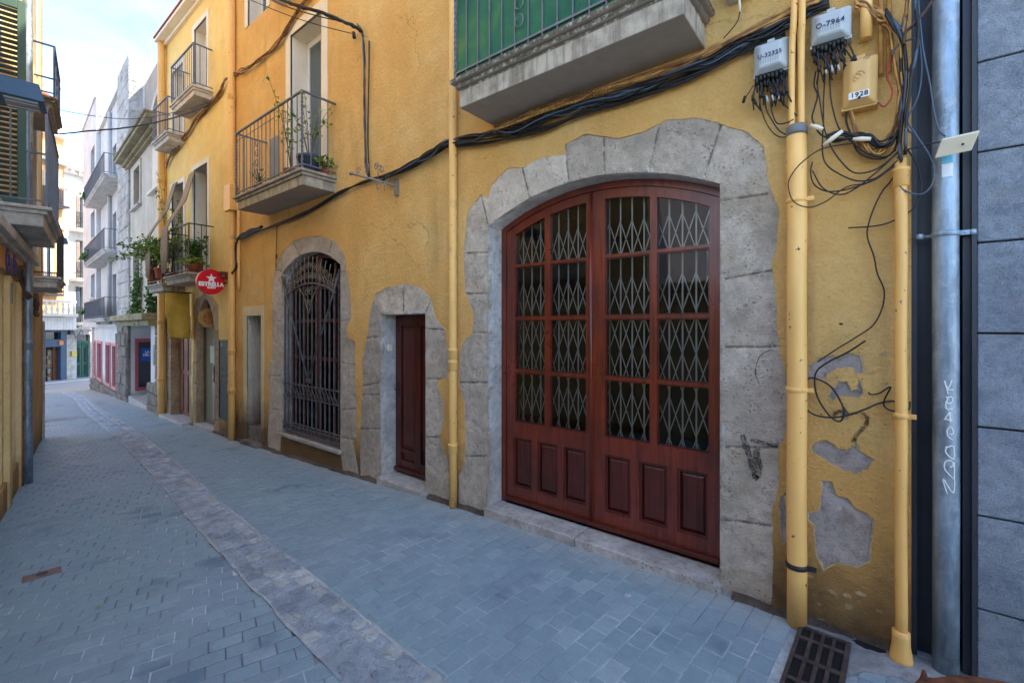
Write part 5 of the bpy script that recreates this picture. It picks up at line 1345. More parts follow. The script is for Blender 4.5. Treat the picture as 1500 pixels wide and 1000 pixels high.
g = MB(); g.box(-11, -10.1, .15, .16, -.15, 2.25); g.build('glass_pane', glass('pale_door_glass', dark=lin(140, 140, 118)), dr)
g = MB(); g.tube([(-10.2, .12, .62), (-10.2, .05, .72), (-10.2, .05, 1.0), (-10.2, .12, 1.1)], .02, 8); g.build('handle', IRON, dr)
g = MB(); g.box(-10.72, -10.38, .142, .148, 1.05, 1.4); g.build('notice', M('pale_notice', lin(176, 190, 168), .1, 8, .6, 0), dr)
# chalkboard
q = [F1.px(*p, -.03) for p in ((322, 497), (342, 498.5), (343.5, 621), (324, 611))]
x0, x1, z0, z1 = q[0][0], q[1][0], (q[2][1]+q[3][1])/2, (q[0][1]+q[1][1])/2
cb = empty('chalkboard', F1.M @ Matrix.Translation((x0, 0, z0))); tag(cb, 'tall dark green chalkboard with faint chalk writing fixed between the bar entrance and the downpipe', 'chalkboard')
W_, H_ = x1-x0, z1-z0
g = MB(); g.box(0, W_, -.04, -.012, 0, H_); g.build('board', M('chalkboard_green', lin(44, 66, 66), .3, 3, .6, .1, 40, .002), cb)
g = MB(); ring(g, [(0, 0), (0, H_), (W_, H_), (W_, 0)], [(.025, .025), (.025, H_-.025), (W_-.025, H_-.025), (W_-.025, .025)], -.052, -.035); g.build('board_frame', M('board_frame', lin(40, 46, 44), .2, 5, .5, 0), cb)
g = MB(); rr = random.Random(8)
for k in range(24):
    xx = .06+rr.random()*.12 if k % 2 else W_*.55+rr.random()*.12; zz = H_-.1-(k/24)*H_*.55
    g.tube([(xx+.02*math.cos(i*1.3+k)*(1+.3*rr.random()), -.042, zz+.022*math.sin(i*1.9+k)-.0*i) for i in range(8)], .004, 4)
g.box(.07, .17, -.043, -.04, H_-.12, H_-.06); g.build('chalk_scribble', M('chalk', lin(150, 166, 166), .2, 30, .9, 0), cb)
# round red sign, perpendicular to the wall
XS = -9.42
def onX(x, y, X): d = ray(x, y); t = X/d.x; return Vector((X, d.y*t, CZ+d.z*t))
cS = onX(308.3, 413, XS); rS = abs(onX(308.3, 431, XS).z-onX(308.3, 395, XS).z)/2*1.02
SG = empty('round_sign', Matrix.Translation(cS) @ Matrix.Rotation(math.radians(3), 4, 'Z')); tag(SG, 'round red hanging bar sign with a white star and the word ESTRELLA', 'sign')
RX = Matrix.Rotation(PI/2, 4, 'Y')
def disc(r, x0, x1, n=48): return [( x0, r*math.cos(2*PI*i/n), r*math.sin(2*PI*i/n)) for i in range(n)]+[(x1, r*math.cos(2*PI*i/n), r*math.sin(2*PI*i/n)) for i in range(n)]
def discmesh(mb, r, x0, x1, n=48, c=(0, 0)):
    v = [(p[0], p[1]+c[0], p[2]+c[1]) for p in disc(r, x0, x1, n)]
    mb.add(v, [tuple(range(n)), tuple(range(2*n-1, n-1, -1))]+[(i, i+n, (i+1) % n+n, (i+1) % n) for i in range(n)])
g = MB(); discmesh(g, rS, -.04, .04); g.build('disc', RED, SG, bevel=.006)
FX = Matrix(((0, 0, 1, .0415), (1, 0, 0, 0), (0, 1, 0, 0), (0, 0, 0, 1)))   # text plane facing +X: text x -> +Y, text y -> +Z
g = MB(); star = []
for i in range(10):
    a = PI/2+i*PI/5; r_ = rS*(.40 if i % 2 == 0 else .165); star.append((r_*math.cos(a), rS*.27+r_*math.sin(a)))
g.add([(.0405, p[0], p[1]) for p in star]+[(.0425, p[0], p[1]) for p in star], [tuple(range(10)), tuple(range(19, 9, -1))]+[(i, i+10, (i+1) % 10+10, (i+1) % 10) for i in range(10)])
g.build('star', SIGNW, SG)
text_mesh('ESTRELLA', rS*.42, Matrix.Translation((0, 0, -rS*.20)) @ FX, SIGNW, SG, ext=.001, off=.006, spacing=.98)
text_mesh('DAMM', rS*.19, Matrix.Translation((0, 0, -rS*.46)) @ FX, SIGNW, SG, ext=.001, off=.003, spacing=1.05)
g = MB(); g.tube([(0, rS*.8, 0), (0, 3.3-cS.y, 0)], .014, 8); g.tube([(0, rS*.6, rS*.7), (0, 3.3-cS.y, rS*.7)], .012, 8); g.build('bracket', IRON, SG)
# hanging banner
XN = -11.35; bt = onX(243, 428, XN); bbm = onX(249, 495, XN)
BN = empty('hanging_banner', Matrix.Translation((XN, 0, 0))); tag(BN, 'plain mustard yellow cloth banner hanging from a rod out over the pavement', 'banner')
g = MB(); n, m = 14, 20; y0, y1 = bt.y, 3.26
for j in range(m+1):
    for i in range(n+1):
        a = i/n; b = j/m; yy = y0+(y1-y0)*a+b*.03; zz = bt.z+(bbm.z-bt.z)*b-.02*a*b
        g.v.append((.035*math.sin(a*9+b*2)*b+.02*math.sin(b*7+a*3)*b, yy, zz))
for j in range(m):
    for i in range(n):
        a = j*(n+1)+i; g.f.append((a, a+1, a+n+2, a+n+1)); g.m.append(0); g.smooth.append(True)
o = g.build('cloth', M('mustard_cloth', lin(204, 168, 70), .15, 3, .85, .3, 200, .001, c2=lin(180, 144, 54)), BN, fix=False); o.modifiers.new('s', 'SOLIDIFY').thickness = .003
g = MB(); g.tube([(0, y0-.04, bt.z+.012), (0, 3.3, bt.z+.012)], .012, 8); g.build('rod', IRON, BN)
# wooden plaque at the arch
pc = onX(307, 466, -10.62)
WPq = empty('wooden_sign', Matrix.Translation(pc)); tag(WPq, 'round pale wooden plaque hanging under the stone arch of the bar entrance', 'sign')
g = MB(); k = 18; R_ = .2; pts = [(R_*(1+.07*math.sin(i*2.1)+.05*math.cos(i*3.3))*math.cos(2*PI*i/k), R_*(1+.06*math.sin(i*2.7))*math.sin(2*PI*i/k)) for i in range(k)]
g.add([(-.02, p[0], p[1]) for p in pts]+[(.02, p[0], p[1]) for p in pts], [tuple(range(k)), tuple(range(2*k-1, k-1, -1))]+[(i, i+k, (i+1) % k+k, (i+1) % k) for i in range(k)])
g.build('plaque', M('pale_cut_wood', lin(198, 156, 92), .2, 8, .7, .2, 40, .003), WPq, bevel=.006)
g = MB(); discmesh(g, .13, .021, .026, 24); g.build('emblem', M('carved_red_wood', lin(150, 88, 54), .35, 30, .7, .3, 60, .004, c2=lin(190, 140, 80)), WPq)
g = MB(); g.tube([(0, 0, R_*.9), (0, 0, .40)], .006, 6); g.build('hanger', IRON, WPq)
# rolled-down reed blinds over the two lower balconies
REED = M('reed_blind', lin(170, 148, 120), .3, 40, .9, .5, 120, .004, c2=lin(126, 106, 84))
for lab, xa, xb, dd_ in (('woven reed blind slanting from the right balcony door down over its railing', mA-.55, mA-.18, .5), ('woven reed blind slanting over the planted left balcony', mB-.22, mB+.08, .5)):
    zt = C_z+2.2; g = MB(); pr = [(-.03, zt), (-.20, C_z+1.55), (-dd_+.0, C_z+.95), (-dd_-.02, C_z+.5), (-dd_-.02, C_z+.05)]
    for (y_, z_) in pr:
        for i in range(9): g.v.append((xa+(xb-xa)*i/8, y_+.012*math.sin(i*1.3+z_*5), z_))
    for j in range(len(pr)-1):
        for i in range(8): a = j*9+i; g.f.append((a, a+1, a+10, a+9)); g.m.append(0); g.smooth.append(True)
    o = g.build('reed_blind', REED, M=F1.M, fix=False); o.modifiers.new('s', 'SOLIDIFY').thickness = .012; tag(o, lab, 'blind', 'reed blinds on the balconies')
gb = 'plants on the bar balconies'
plant('lush dark green plant in a terracotta pot behind the bars of the right lower balcony', (mA+.4, 3.08, C_z), .15, .24, TERRA, 14, .10, 22, [LEAF_D, LEAF], .22, .5, gb)
plant('bright yellow green fern at the right end of the right lower balcony', (A_r-.12, 2.98, C_z), .11, .16, TERRA, 12, .06, 26, [LEAF_Y, LEAF], .3, .22, gb, droop=.6)
plant('large loose bush spilling outward from the corner of the left lower balcony', (mB-.3, 2.94, C_z), .15, .25, TERRA, 22, .08, 44, [LEAF, LEAF_Y, LEAF_D], .72, .85, gb, droop=.5)
plant('bushy plant in front of the reed blind on the left lower balcony', (mB+.35, 2.92, C_z), .13, .22, TERRA, 16, .07, 40, [LEAF, LEAF_Y], .42, .75, gb)
plant('tall twining climber rising beside the left balcony door', (mB+.1, 3.15, C_z), .10, .18, TERRA, 8, .07, 26, [LEAF_Y, LEAF], .4, 2.1, gb)

# ================================================================== BEIGE HOUSE
B3 = empty('beige_building', F2.M); tag(B3, 'greyish beige house with a mossy cornice and a white ground floor with a pink-framed door', 'building')
BEI = plaster('beige_plaster', lin(206, 196, 178), dark=lin(180, 168, 148), gold=lin(220, 210, 194), streak=.5, bumpk=.5)
WHP = plaster('white_plaster', lin(214, 214, 212), dark=lin(196, 196, 196), gold=lin(226, 226, 224), streak=.2, bumpk=.4, lowz=-.8)
sL = F2.px(191, 400)[0]
zc = (F2.px(240, 125, -.4)[1]+F2.px(180, 208, -.4)[1])/2
zl = (F2.px(241, 453.7, -.35)[1]+F2.px(178, 463, -.35)[1])/2
wins = []
for (xa, xb, ya, yb) in ((197.5, 206, 246, 298), (197, 206, 362, 432), (226, 236, 348, 425)):
    a = F2.px(xa, (ya+yb)/2)[0]; b = F2.px(xb, (ya+yb)/2)[0]; z1 = F2.px((xa+xb)/2, ya)[1]; z0 = F2.px((xa+xb)/2, yb)[1]; wins.append((a, b, z0, z1))
a, b = F2.px(224, 250)[0], F2.px(238, 250)[0]; blind = (a, b, wins[0][2], wins[0][3])
def ow(w): return [(w[0], w[2]), (w[0], w[3]), (w[1], w[3]), (w[1], w[2])]
sheet('wall', BEI, [(sL, zl), (sL, zc+.1), (-.02, zc+.1), (-.02, zl)], [ow(w) for w in wins], .3, B3)
for w in wins:
    g = MB(); ring(g, [(w[0]-.14, w[2]-.1), (w[0]-.14, w[3]+.14), (w[1]+.14, w[3]+.14), (w[1]+.14, w[2]-.1)], ow(w), -.03, .0); s_ = g.build('window_surround', BEI, B3)
    g = MB(); g.box(w[0]-.2, w[1]+.2, -.1, .0, w[2]-.16, w[2]-.1); g.build('sill', SLABB, s_)
    g = MB(); g.box(w[0], w[1], .16, .18, w[2], w[3]); g.build('glass_pane', GLD, s_)
    g = MB(); g.box((w[0]+w[1])/2-.03, (w[0]+w[1])/2+.03, .12, .16, w[2], w[3]); g.box(w[0], w[1], .12, .16, w[2], w[2]+.06); g.build('window', WOOD_B, s_)
w = blind; g = MB(); g.box(w[0], w[1], -.012, .0, w[2], w[3]); g.box(w[0]-.2, w[1]+.2, -.1, .0, w[2]-.16, w[2]-.1); g.build('blind_window', WHITE_T, B3)
cn = MB(); 
for k, (d_, a, b) in enumerate(((.10, -.14, -.08), (.18, -.08, .0), (.34, .0, .10), (.38, .10, .16))): cn.box(sL-.3, -.03, -d_, .3, zc+a, zc+b)
cn.build('cornice', MOSS_ := stone('mossy_cornice', lin(168, 158, 128), lin(120, 112, 72), pits=False, bumpk=1.0, warm=lin(128, 122, 70)), B3, bevel=.02)
g = MB(); g.box(sL-.5, -.03, -.42, .0, zl-.16, zl); g.box(sL-.4, -.03, -.3, .0, zl-.3, zl-.16); g.build('ledge', MOSS_, B3, bevel=.02)
g = MB(); g.box(sL, -.05, .35, 7, zc+.1, zc+2.6); g.build('attic_wall', plaster('brown_grey_plaster', lin(176, 160, 144), streak=.3, bumpk=.4), B3)
ax0 = F2.px(224, 100, .35)[0]; g = MB(); ring(g, [(ax0-.2, zc+.2)]+arc(ax0-.2, -.15, zc+1.0, .75, 16)+[(-.15, zc+.2)], [(ax0, zc+.2)]+arc(ax0, -.35, zc+.95, .6, 16)+[(-.35, zc+.2)], .27, .35); g.build('arch_moulding', BEI, B3)
# ground floor
dr0, dr1 = F2.px(198.5, 530)[0], F2.px(219, 530)[0]
gfl = [(sL, -1.6), (sL, zl-.05), (-.05, zl-.05), (-.05, -1.6)]
zd1 = F2.px(208, 497, .5)[1]; zd0 = F2.px(208, 570, .5)[1]
def onSx(x, y, s_):
    d = ray(x, y); t = (F2.P+F2.D*s_).dot(F2.D)/d.dot(F2.D); q = d*t; return ((q-F2.P).dot(F2.N), CZ+d.z*t)
x5 = F2.px(219.5, 530)[0]
g = MB(); g.box(sL-.2, sL, .01, 3.2, -1.6, zl-.3); g.box(sL, x5, 3.0, 3.2, -1.6, zl-.3); g.build('entrance_wall', WHP, B3)
g = MB(); g.box(x5, -.04, .02, 3.0, -1.6, zl-.3); g.box(sL-.2, -.04, .0, 3.2, zl-.3, zl-.17); g.build('ground_floor_wall', WHP, B3)
g = MB(); blocks(g, x5-.06, -.55, -.05, .3, -1.0, F2.px(230, 563, 0)[1], .26, .4, 3); blocks(g, -.62, -.03, -.06, .3, -1.0, zl-.3, .3, .5, 4); g.build('stone_base', ROUGH, B3)
ya, z1 = onSx(197.5, 496, sL); yb, z0 = onSx(219.5, 570.5, sL); yc = ya+max(.9, yb-ya+.1)
g = MB()
for (y0_, y1_, za_, zb_) in ((ya, ya+.08, z0, z1), (yc-.08, yc, z0, z1), (ya+.08, yc-.08, z0, z0+.1), (ya+.08, yc-.08, z1-.1, z1)): g.box(sL-.02, sL+.05, y0_, y1_, za_, zb_)
pd = g.build('door_frame', M('pink_frame', lin(184, 84, 98), .1, 4, .5, 0), B3)
g = MB(); g.box(sL-.02, sL+.015, ya+.08, yc-.08, z0+.1, z1-.1); g.build('glass_pane', glass('navy_door_glass', dark=lin(14, 34, 56)), pd)
zs1 = onSx(208, 510, sL)[1]; zs0 = onSx(208, 529, sL)[1]
g = MB(); g.box(sL+.016, sL+.024, ya+.14, yc-.08, zs0, zs1); g.build('window_sign', M('blue_poster', lin(24, 92, 190), .1, 3, .4, 0), pd)
SFX = Matrix(((0, 0, 1, sL+.0255), (1, 0, 0, (ya+yc)/2), (0, 1, 0, 0), (0, 0, 0, 1)))
for tt, zz in (('LA CUINA', .70), ('DEL CARRER', .48)): text_mesh(tt, (yc-ya)*.10, Matrix.Translation((0, 0, zs0+(zs1-zs0)*zz)) @ SFX, SIGNW, pd, ext=.001, off=.004)
b = x5
g = MB(); g.box(sL+.02, x5, -.05, 2.9, -1.2, F2.px(200, 584, 0)[1]); g.build('doorstep', SLAB, B3, bevel=.01)
g = MB(); xi = F2.px(225, 530, 0)[0]; g.box(xi-.10, xi+.10, -.0, .02, F2.px(225, 535)[1], F2.px(225, 505)[1]); g.build('intercom', M('aluminium_panel', lin(150, 154, 156), .1, 6, .4, 0, metal=.5), B3)
# trailing plants on the ledge
for lab, px_, n in (('green climber trailing up the beige wall from the ledge, left one', 199, 1), ('green climber trailing above the ledge near the balcony, right one', 222, 2)):
    s0, z0 = F2.px(px_, 450, -.1); t = empty('climbing_plant', F2.M @ Matrix.Translation((s0, -.1, zl))); tag(t, lab, 'plant', 'climbers on the ledge')
    s = MB(); l = MB()
    for k in range(6):
        P = curve([(0, 0, 0), (r4.uniform(-.2, .2), 0, .5), (r4.uniform(-.3, .3)+.1, .03, r4.uniform(.9, 1.5))], 6); s.tube(P, .008, 4)
        for q in P:
            for _ in range(9): leaf1(l, q+Vector((r4.gauss(0, .07), r4.gauss(0, .04), r4.gauss(0, .07))), .09, r4, 2)
    for _ in range(90): leaf1(l, Vector((r4.gauss(0, .4), r4.uniform(-.25, .05), r4.uniform(-.3, .15))), .08, r4, 2)
    s.build('stem', STEM, t); l.build('foliage', [LEAF_D, LEAF], t, fix=False)

# ================================================================== PALE BUILDING WITH ROUGH PIER
B4 = empty('pale_grey_building', F2.M); tag(B4, 'tall pale grey building with rough stone pier and railed balconies in a bay', 'building')
GRP = plaster('pale_grey_render', lin(206, 204, 202), dark=lin(186, 182, 178), gold=lin(220, 218, 214), streak=.35, bumpk=.4)
p0, p1 = F2.px(175, 400)[0], sL
zt4 = F2.px(191, 78)[1]; e_low = F2.px(132.7, 560)[0]; e_up = F2.px(121.5, 300)[0]; s140 = F2.px(141, 300)[0]
zt4b = F2.px(138, 150)[1]; zt4c = F2.px(122, 190)[1]
zf = F2.px(150, 475)[1]
g = MB(); g.box(p0+.02, p1-.02, -.03, .6, -1.9, zl-.3); blocks(g, p0, p1-.003, -.05, .6, -1.2, zl-.3, .42, .75, 1, .05); g.build('stone_pier', ROUGH, B4)
g = MB(); g.box(p0+.02, p1-.02, -.02, .6, zl-.29, zt4); blocks(g, p0, p1-.003, -.04, .6, zl-.29, zt4, .42, .8, 2, .015); g.build('pier', RUBW, B4)
g = MB(); g.box(p0, p1-.004, .6, 6, zl, zt4-.02); g.box(p1-.3, p1-.006, .3, 6, zl, zt4-.03); g.build('end_wall', plaster('white_end_wall', lin(226, 222, 218), dark=lin(210, 204, 200), streak=.3, bumpk=.4), B4)
bay = .14
wl = []
for (xa, xb, ya, yb, dep) in ((147, 152.5, 270, 330, bay), (158, 163.5, 210, 250, bay), (167, 172, 200, 250, bay), (158, 163.5, 290, 350, bay), (167, 172, 285, 350, bay), (156, 163, 390, 455, bay), (167, 172, 385, 455, bay)):
    a = F2.px(xa, (ya+yb)/2, dep)[0]; b = F2.px(xb, (ya+yb)/2, dep)[0]; wl.append((a, b, F2.px(xa, yb, dep)[1], F2.px(xa, ya, dep)[1]))
zB = []
for (px_, py_) in ((172, 252), (173, 363), (173, 465)): zB.append(F2.px(px_, py_, -.1)[1])
wl = []
mid4 = (s140+p0)/2
for zb in zB:
    for c_ in (mid4-.55, mid4+.75): wl.append((c_-.45, c_+.45, zb+.05, zb+1.65))
sheet('bay_wall', GRP, [(s140-.1, zf), (s140-.1, zt4-.1), (p0, zt4-.1), (p0, zf)], [ow(w) for w in wl], .3, B4, y0=bay)
for w in wl:
    g = MB(); g.box(w[0], w[1], bay+.15, bay+.16, w[2], w[3]); p_ = g.build('glass_pane', GLD, B4)
fl = []
for (ya, yb) in ((216, 262), (310, 350), (402, 436)):
    a = F2.px(133, (ya+yb)/2)[0]; b = F2.px(138.5, (ya+yb)/2)[0]; fl.append((a, b, F2.px(136, yb)[1], F2.px(136, ya)[1]))
sheet('wall', GRP, [(e_up, zf), (e_up, zt4b), (s140, zt4b), (s140, zf)], [ow(w) for w in fl], .6, B4)
for w in fl:
    g = MB(); g.box(w[0], w[1], .2, .21, w[2], w[3]); p_ = g.build('glass_pane', GLD, B4); g = MB(); g.box(w[0]-.06, w[1]+.06, -.06, .05, w[2]-.07, w[2]); g.build('sill', SLABB, B4)
g = MB(); g.box(e_up, s140, 1.0, 32, zf, zt4b-.05); g.box(s140-.3, s140, .1, 6, zf, zt4b-.05); g.box(s140, p0, .9, 6, zf, zt4-.2); g.box(e_up, e_up+.05, .3, 6, zf, zt4b-.05); g.box(e_up-.05, s140, -.05, .1, zt4b, zt4b+.08); g.box(s140, p0, bay-.1, bay+.4, zt4-.1, zt4-.02); g.build('rear_block', GRP, B4)  # unseen first box lengthened backward to shade the houses at the street end
g = MB(); g.box(e_up, p0, -.02, 1.0, zf-.12, zf); g.build('floor_slab', GRP, B4)
g = MB(); g.tube([(mid4+.1, bay-.07, zf), (mid4+.1, bay-.07, zt4-.2)], .06, 8); g.build('downpipe', GRP, B4)
for k, zb in enumerate(zB):
    bl = balcony(B4, s140+.1, p0-.02, .42, zb, .12, .68, .13, mat=IRON_G, slabmat=SLABB)
    g = MB(); g.box(s140+.1, p0, -.3, bay, zb-.11, zb-.04); g.build('floor', SLABB, bl)
    if k != 1: g = MB(); g.box(s140+.16, p0-1.6, -.36, -.35, zb+.08, zb+.62); g.build('privacy_panel', M('grey_panel', lin(104, 112, 122), .1, 4, .6, 0), bl)
for lab, k, ds in (('green trailing plant at the outer corner of the topmost recessed balcony', 0, .25), ('dark bushy plant behind the bars of the middle recessed balcony', 1, 1.3), ('green plant over the left corner of the middle recessed balcony', 1, .3), ('green hanging plant left of the lowest recessed balcony', 2, .1)):
    w_ = F2.w(s140+.15+ds, -.2, zB[k]); plant(lab, w_, .14, .22, TERRA, 12, .12, 26, [LEAF_D, LEAF], .4, .4, 'plants on the recessed balconies', droop=.8)
# ground floor: white wall, pink framed windows, rubble base
gw = []
for (xa, xb) in ((139.5, 141.5), (144.5, 151), (157.2, 163.4), (167, 172.3)):
    a = F2.px(xa, 530, .12)[0]; b = F2.px(xb, 530, .12)[0]; gw.append((a, b, F2.px(150, 556, .12)[1], F2.px(150, 502.5, .12)[1]))
sheet('ground_floor_wall', WHP, [(e_low, -2), (e_low, zf-.12), (p0, zf-.12), (p0, -2)], [ow(w) for w in gw], .2, B4, y0=.1)
for w in gw:
    g = MB(); ring(g, [(w[0]-.07, w[2]-.07), (w[0]-.07, w[3]+.08), (w[1]+.03, w[3]+.08), (w[1]+.03, w[2]-.07)], ow((w[0]+.03, w[1]-.0, w[2]+.02, w[3]-.02)), .06, .13); f_ = g.build('window_frame', M('salmon_frame', lin(222, 142, 142), .1, 4, .5, 0), B4)
    g = MB(); g.box(w[0], w[1], .135, .14, w[2], w[3]); g.build('glass_pane', glass('teal_window_glass', dark=lin(62, 84, 94)), f_)
zb_ = gw[0][2]-.12
g = MB(); blocks(g, e_low-.02, p0-.01, .0, .3, -1.5, zb_, .3, .55, 9, .04); g.build('stone_base', ROUGH, B4)
g = MB(); g.box(e_low, p0, .31, 6, -2, zf-.13); g.build('inner_block', DARK, B4)
g = MB(); g.box(e_low-.04, e_low+.25, .03, .3, -2.2, zf-.12); g.build('corner_stones', STONE, B4, bevel=.01)
# aerials
for lab, q in (('thin tv aerial mast with one arm on the roof above the rough pier', (F2.w(p1-.1, 1.2, zt4-.05), [(0, 0, 0), (0, 0, 1.5)], [(0, 0, 1.45), (.9, .1, 1.2)])), ('small tv aerial on the roof at the far end of the pale grey building', (F2.w(e_up+1, 2, zt4-.45), [(0, 0, 0), (0, 0, 1.7)], [(-.5, 0, 1.5), (.7, 0, 1.75)]))):
    g = MB(); g.tube(q[1], .02, 5); g.tube(q[2], .015, 5)
    if 'far' in lab:
        for i in range(6): x = -.4+.2*i; g.tube([(x, -.2, 1.52+.04*i), (x, .2, 1.52+.04*i)], .01, 4)
    tag(g.build('tv_aerial', IRON_G, M=Matrix.Translation(q[0])), lab, 'aerial')

# ================================================================== HOUSES ACROSS THE END OF THE STREET
ORG = plaster('orange_plaster', lin(232, 184, 128), dark=lin(222, 170, 112), gold=lin(238, 196, 146), streak=.2, bumpk=.4, lowz=-2)
WHF = plaster('cream_white_plaster', lin(228, 222, 210), dark=lin(214, 206, 190), streak=.3, bumpk=.4, lowz=-2)
def fx(x, y=530, d=0): return F3.px(x, y, d)[0]
def fz(x, y, d=0): return F3.px(x, y, d)[1]
B5 = empty('orange_building', F3.M); tag(B5, 'orange house with white balustrade and dark blue shopfront across the end of the street', 'building')
sA = -14; sB = fx(93.5); zr = fz(85, 235)
zTop5 = fz(85, 200)
g = MB(); g.box(sA, sB, 0, 9, fz(80, 484), zTop5); g.build('wall', ORG, B5)
g = MB(); 
for yy, d_ in ((238, .25), (332, .12), (200, .35)): z = fz(88, yy); g.box(sA, sB+.02, -d_, .3, z-.15, z+.15)
g.box(sA, sB+.1, -.9, .1, fz(80, 464), fz(80, 459)); g.box(sA, sB-.02, -1.0, -.9, fz(80, 463.5), fz(80, 459.5)); 
g.build('cornice', WHF, B5)
g = MB(); z0, z1 = fz(80, 459), fz(80, 441); g.box(sA, sB, -.92, -.78, z1-.1, z1+.02)
s = sA+.2
while s < sB: g.lathe([(.05, 0), (.05, .08), (.09, .2), (.04, (z1-z0)*.6), (.07, z1-z0-.12)], (s, -.85, z0), 8); s += .28
g.build('balustrade', WHF, B5)
g = MB(); n = 90; zA, zB_ = fz(80, 483), fz(80, 464.5); g.box(sA, sB+.15, -.7, .0, zA, zB_)
for i in range(n): s = sA+(sB+.1-sA)*i/n; g.box(s, s+.03, -.715, -.70, zA, zB_)
g.build('fascia', WHITE, B5)
BLU = M('dark_blue_shopfront', lin(56, 84, 112), .15, 3, .4, .05, 30, .002); 
zg = -1.42; g = MB(); zS = fz(90, 483)-.01
xs_ = fx(84); g.box(xs_, sB-.02, -.25, .5, zg, zS); g.box(sA, xs_, -.25, .3, fz(75, 508), fz(75, 497)); g.box(sA, fx(62), -.25, .5, zg, zS); g.box(sA, xs_, -.25, .3, zS-.12, zS); sf = g.build('shopfront', BLU, B5, bevel=.01)
g = MB(); g.box(sA, xs_, .0, .05, fz(75, 497), zS-.1); g.build('transom_window', GLD, sf)
g = MB(); g.box(fx(78), xs_, .0, .08, zg, fz(75, 508)); g.build('shop_door', WOOD_B, sf)
g = MB(); g.box(fx(55), fx(78), .4, .45, zg, fz(75, 508)); 
for i in range(5): g.box(fx(55), fx(78), .1, .4, zg+.3+.5*i, zg+.34+.5*i)
g.build('shop_shelves', WOOD_D, sf)
rr = random.Random(5); LAMP = NT('warm_shop_lamp'); LAMP.col(lin(255, 200, 120)); LAMP.b.inputs['Emission Color'].default_value = lin(255, 190, 110); LAMP.b.inputs['Emission Strength'].default_value = 2.0
g = MB(); 
for i in range(22): s = rr.uniform(fx(62), fx(77)); z = zg+.36+.5*rr.randrange(4); g.box(s, s+.1, .15, .25, z, z+.16)
g.build('goods', [M('shop_goods', lin(190, 150, 90), .5, 3, .6, 0, c2=lin(90, 60, 50))], sf)
g = MB(); 
for i in range(3): s = fx(68)+.5*i; g.lathe([(.0, 0), (.04, .02), (.04, .06), (.0, .08)], (s, .2, zg+1.15), 8)
g.build('lamp', LAMP.m, sf)
g = MB(); g.box(fx(81), fx(87), -.30, -.255, fz(84, 505), fz(84, 499)); g.build('shop_sign', M('orange_sign', lin(230, 140, 80), .15, 20, .5, 0), sf)
g = MB(); g.box(fx(64), fx(97), .2, 3, zTop5, fz(92, 166)); g.build('parapet_block', WHF, B5)
for (ya, yb) in ((255, 300), (340, 425), (345, 430)):
    for xa in (66, 76) if ya < 300 else (67,):
        g = MB(); g.box(fx(xa), fx(xa+5), -.02, .02, fz(xa, yb), fz(xa, ya)); w_ = g.build('window', GLB, B5)
        g = MB(); ring(g, [(fx(xa)-.15, fz(xa, yb)), (fx(xa)-.15, fz(xa, ya)+.2), (fx(xa+5)+.15, fz(xa, ya)+.2), (fx(xa+5)+.15, fz(xa, yb))], [(fx(xa), fz(xa, yb)+.05), (fx(xa), fz(xa, ya)), (fx(xa+5), fz(xa, ya)), (fx(xa+5), fz(xa, yb)+.05)], -.08, .0); g.build('window_frame', WHF, w_)
        g = MB(); s0 = fx(xa)-.4; s1 = fx(xa+5)+.4; z = fz(xa, yb)
        for i in range(14): s = s0+(s1-s0)*i/13; g.box(s-.012, s+.012, -.45, -.43, z, z+.95)
        g.box(s0, s1, -.46, -.42, z+.95, z+.99); g.box(s0, s1, -.5, 0, z-.12, z); g.build('balcony', IRON, B5)
ch = MB(); pc = F3.w(fx(84, 180), 1.0, 0); zc_ = fz(84, 166, 1.0)
ch.lathe([(.22, 0), (.26, .1), (.18, .15), (.24, .55), (.2, .62), (.42, .66), (.42, .74), (.1, .95)], (0, 0, 0), 14); tag(ch.build('chimney_pot', M('red_clay_pot', lin(208, 96, 74), .2, 4, .7, .1, 20, .003), M=Matrix.Translation((pc.x, pc.y, zc_))), 'red clay chimney pot on the roof of the orange house', 'chimney pot')

B6 = empty('white_building', F3.M); tag(B6, 'sunlit cream white house with the green double door across the end of the street', 'building')
sC = 14; s0 = sB+.01
zT6 = fz(110, 203)
gd0, gd1 = fx(111.5), fx(131.5); zdr = fz(120, 490)
win6 = []
for (ya, yb) in ((288, 336), (352, 408), (420, 472)):
    a, b = fx(111, (ya+yb)/2), fx(122.5, (ya+yb)/2); win6.append((a, b, fz(115, yb), fz(115, ya)))
sheet('wall', WHF, [(s0, fz(110, 480)), (s0, zT6), (sC, zT6), (sC, fz(110, 480))], [ow(w) for w in win6], .3, B6)
sheet('ground_floor_wall', STONE_L, [(s0, -1.8), (s0, fz(110, 480)), (sC, fz(110, 480)), (sC, -1.8)], [[(gd0, -2), (gd0, zdr), (gd1, zdr), (gd1, -2)]], .3, B6, y0=-.04)
g = MB(); g.box(s0, sC, .5, 9, -1.8, zT6); g.build('rear_block', WHF, B6)
g = MB(); z = fz(110, 250); g.box(s0-.02, sC, -.5, .0, z-.1, z+.15); g.box(s0-.02, sC, -.3, .0, z-.3, z-.1)
s = s0+.1
while s < 8: g.box(s, s+.14, -.42, -.3, z-.3, z-.1); s += .42
g.box(s0-.02, sC, -.15, .0, fz(110, 480)-.12, fz(110, 480)+.1); z = zT6; g.box(s0, sC, -.2, .3, z-.1, z+.05); g.build('cornice', WHF, B6)
g = MB(); z0, z1 = fz(112, 243), fz(112, 228); s = fx(104)
while s < 10: g.lathe([(.06, 0), (.1, .15), (.05, .4), (.08, z1-z0-.1)], (s, -.35, z0), 8); s += .3
g.box(fx(103), sC, -.45, -.25, z1-.1, z1+.03); g.build('balustrade', WHF, B6)
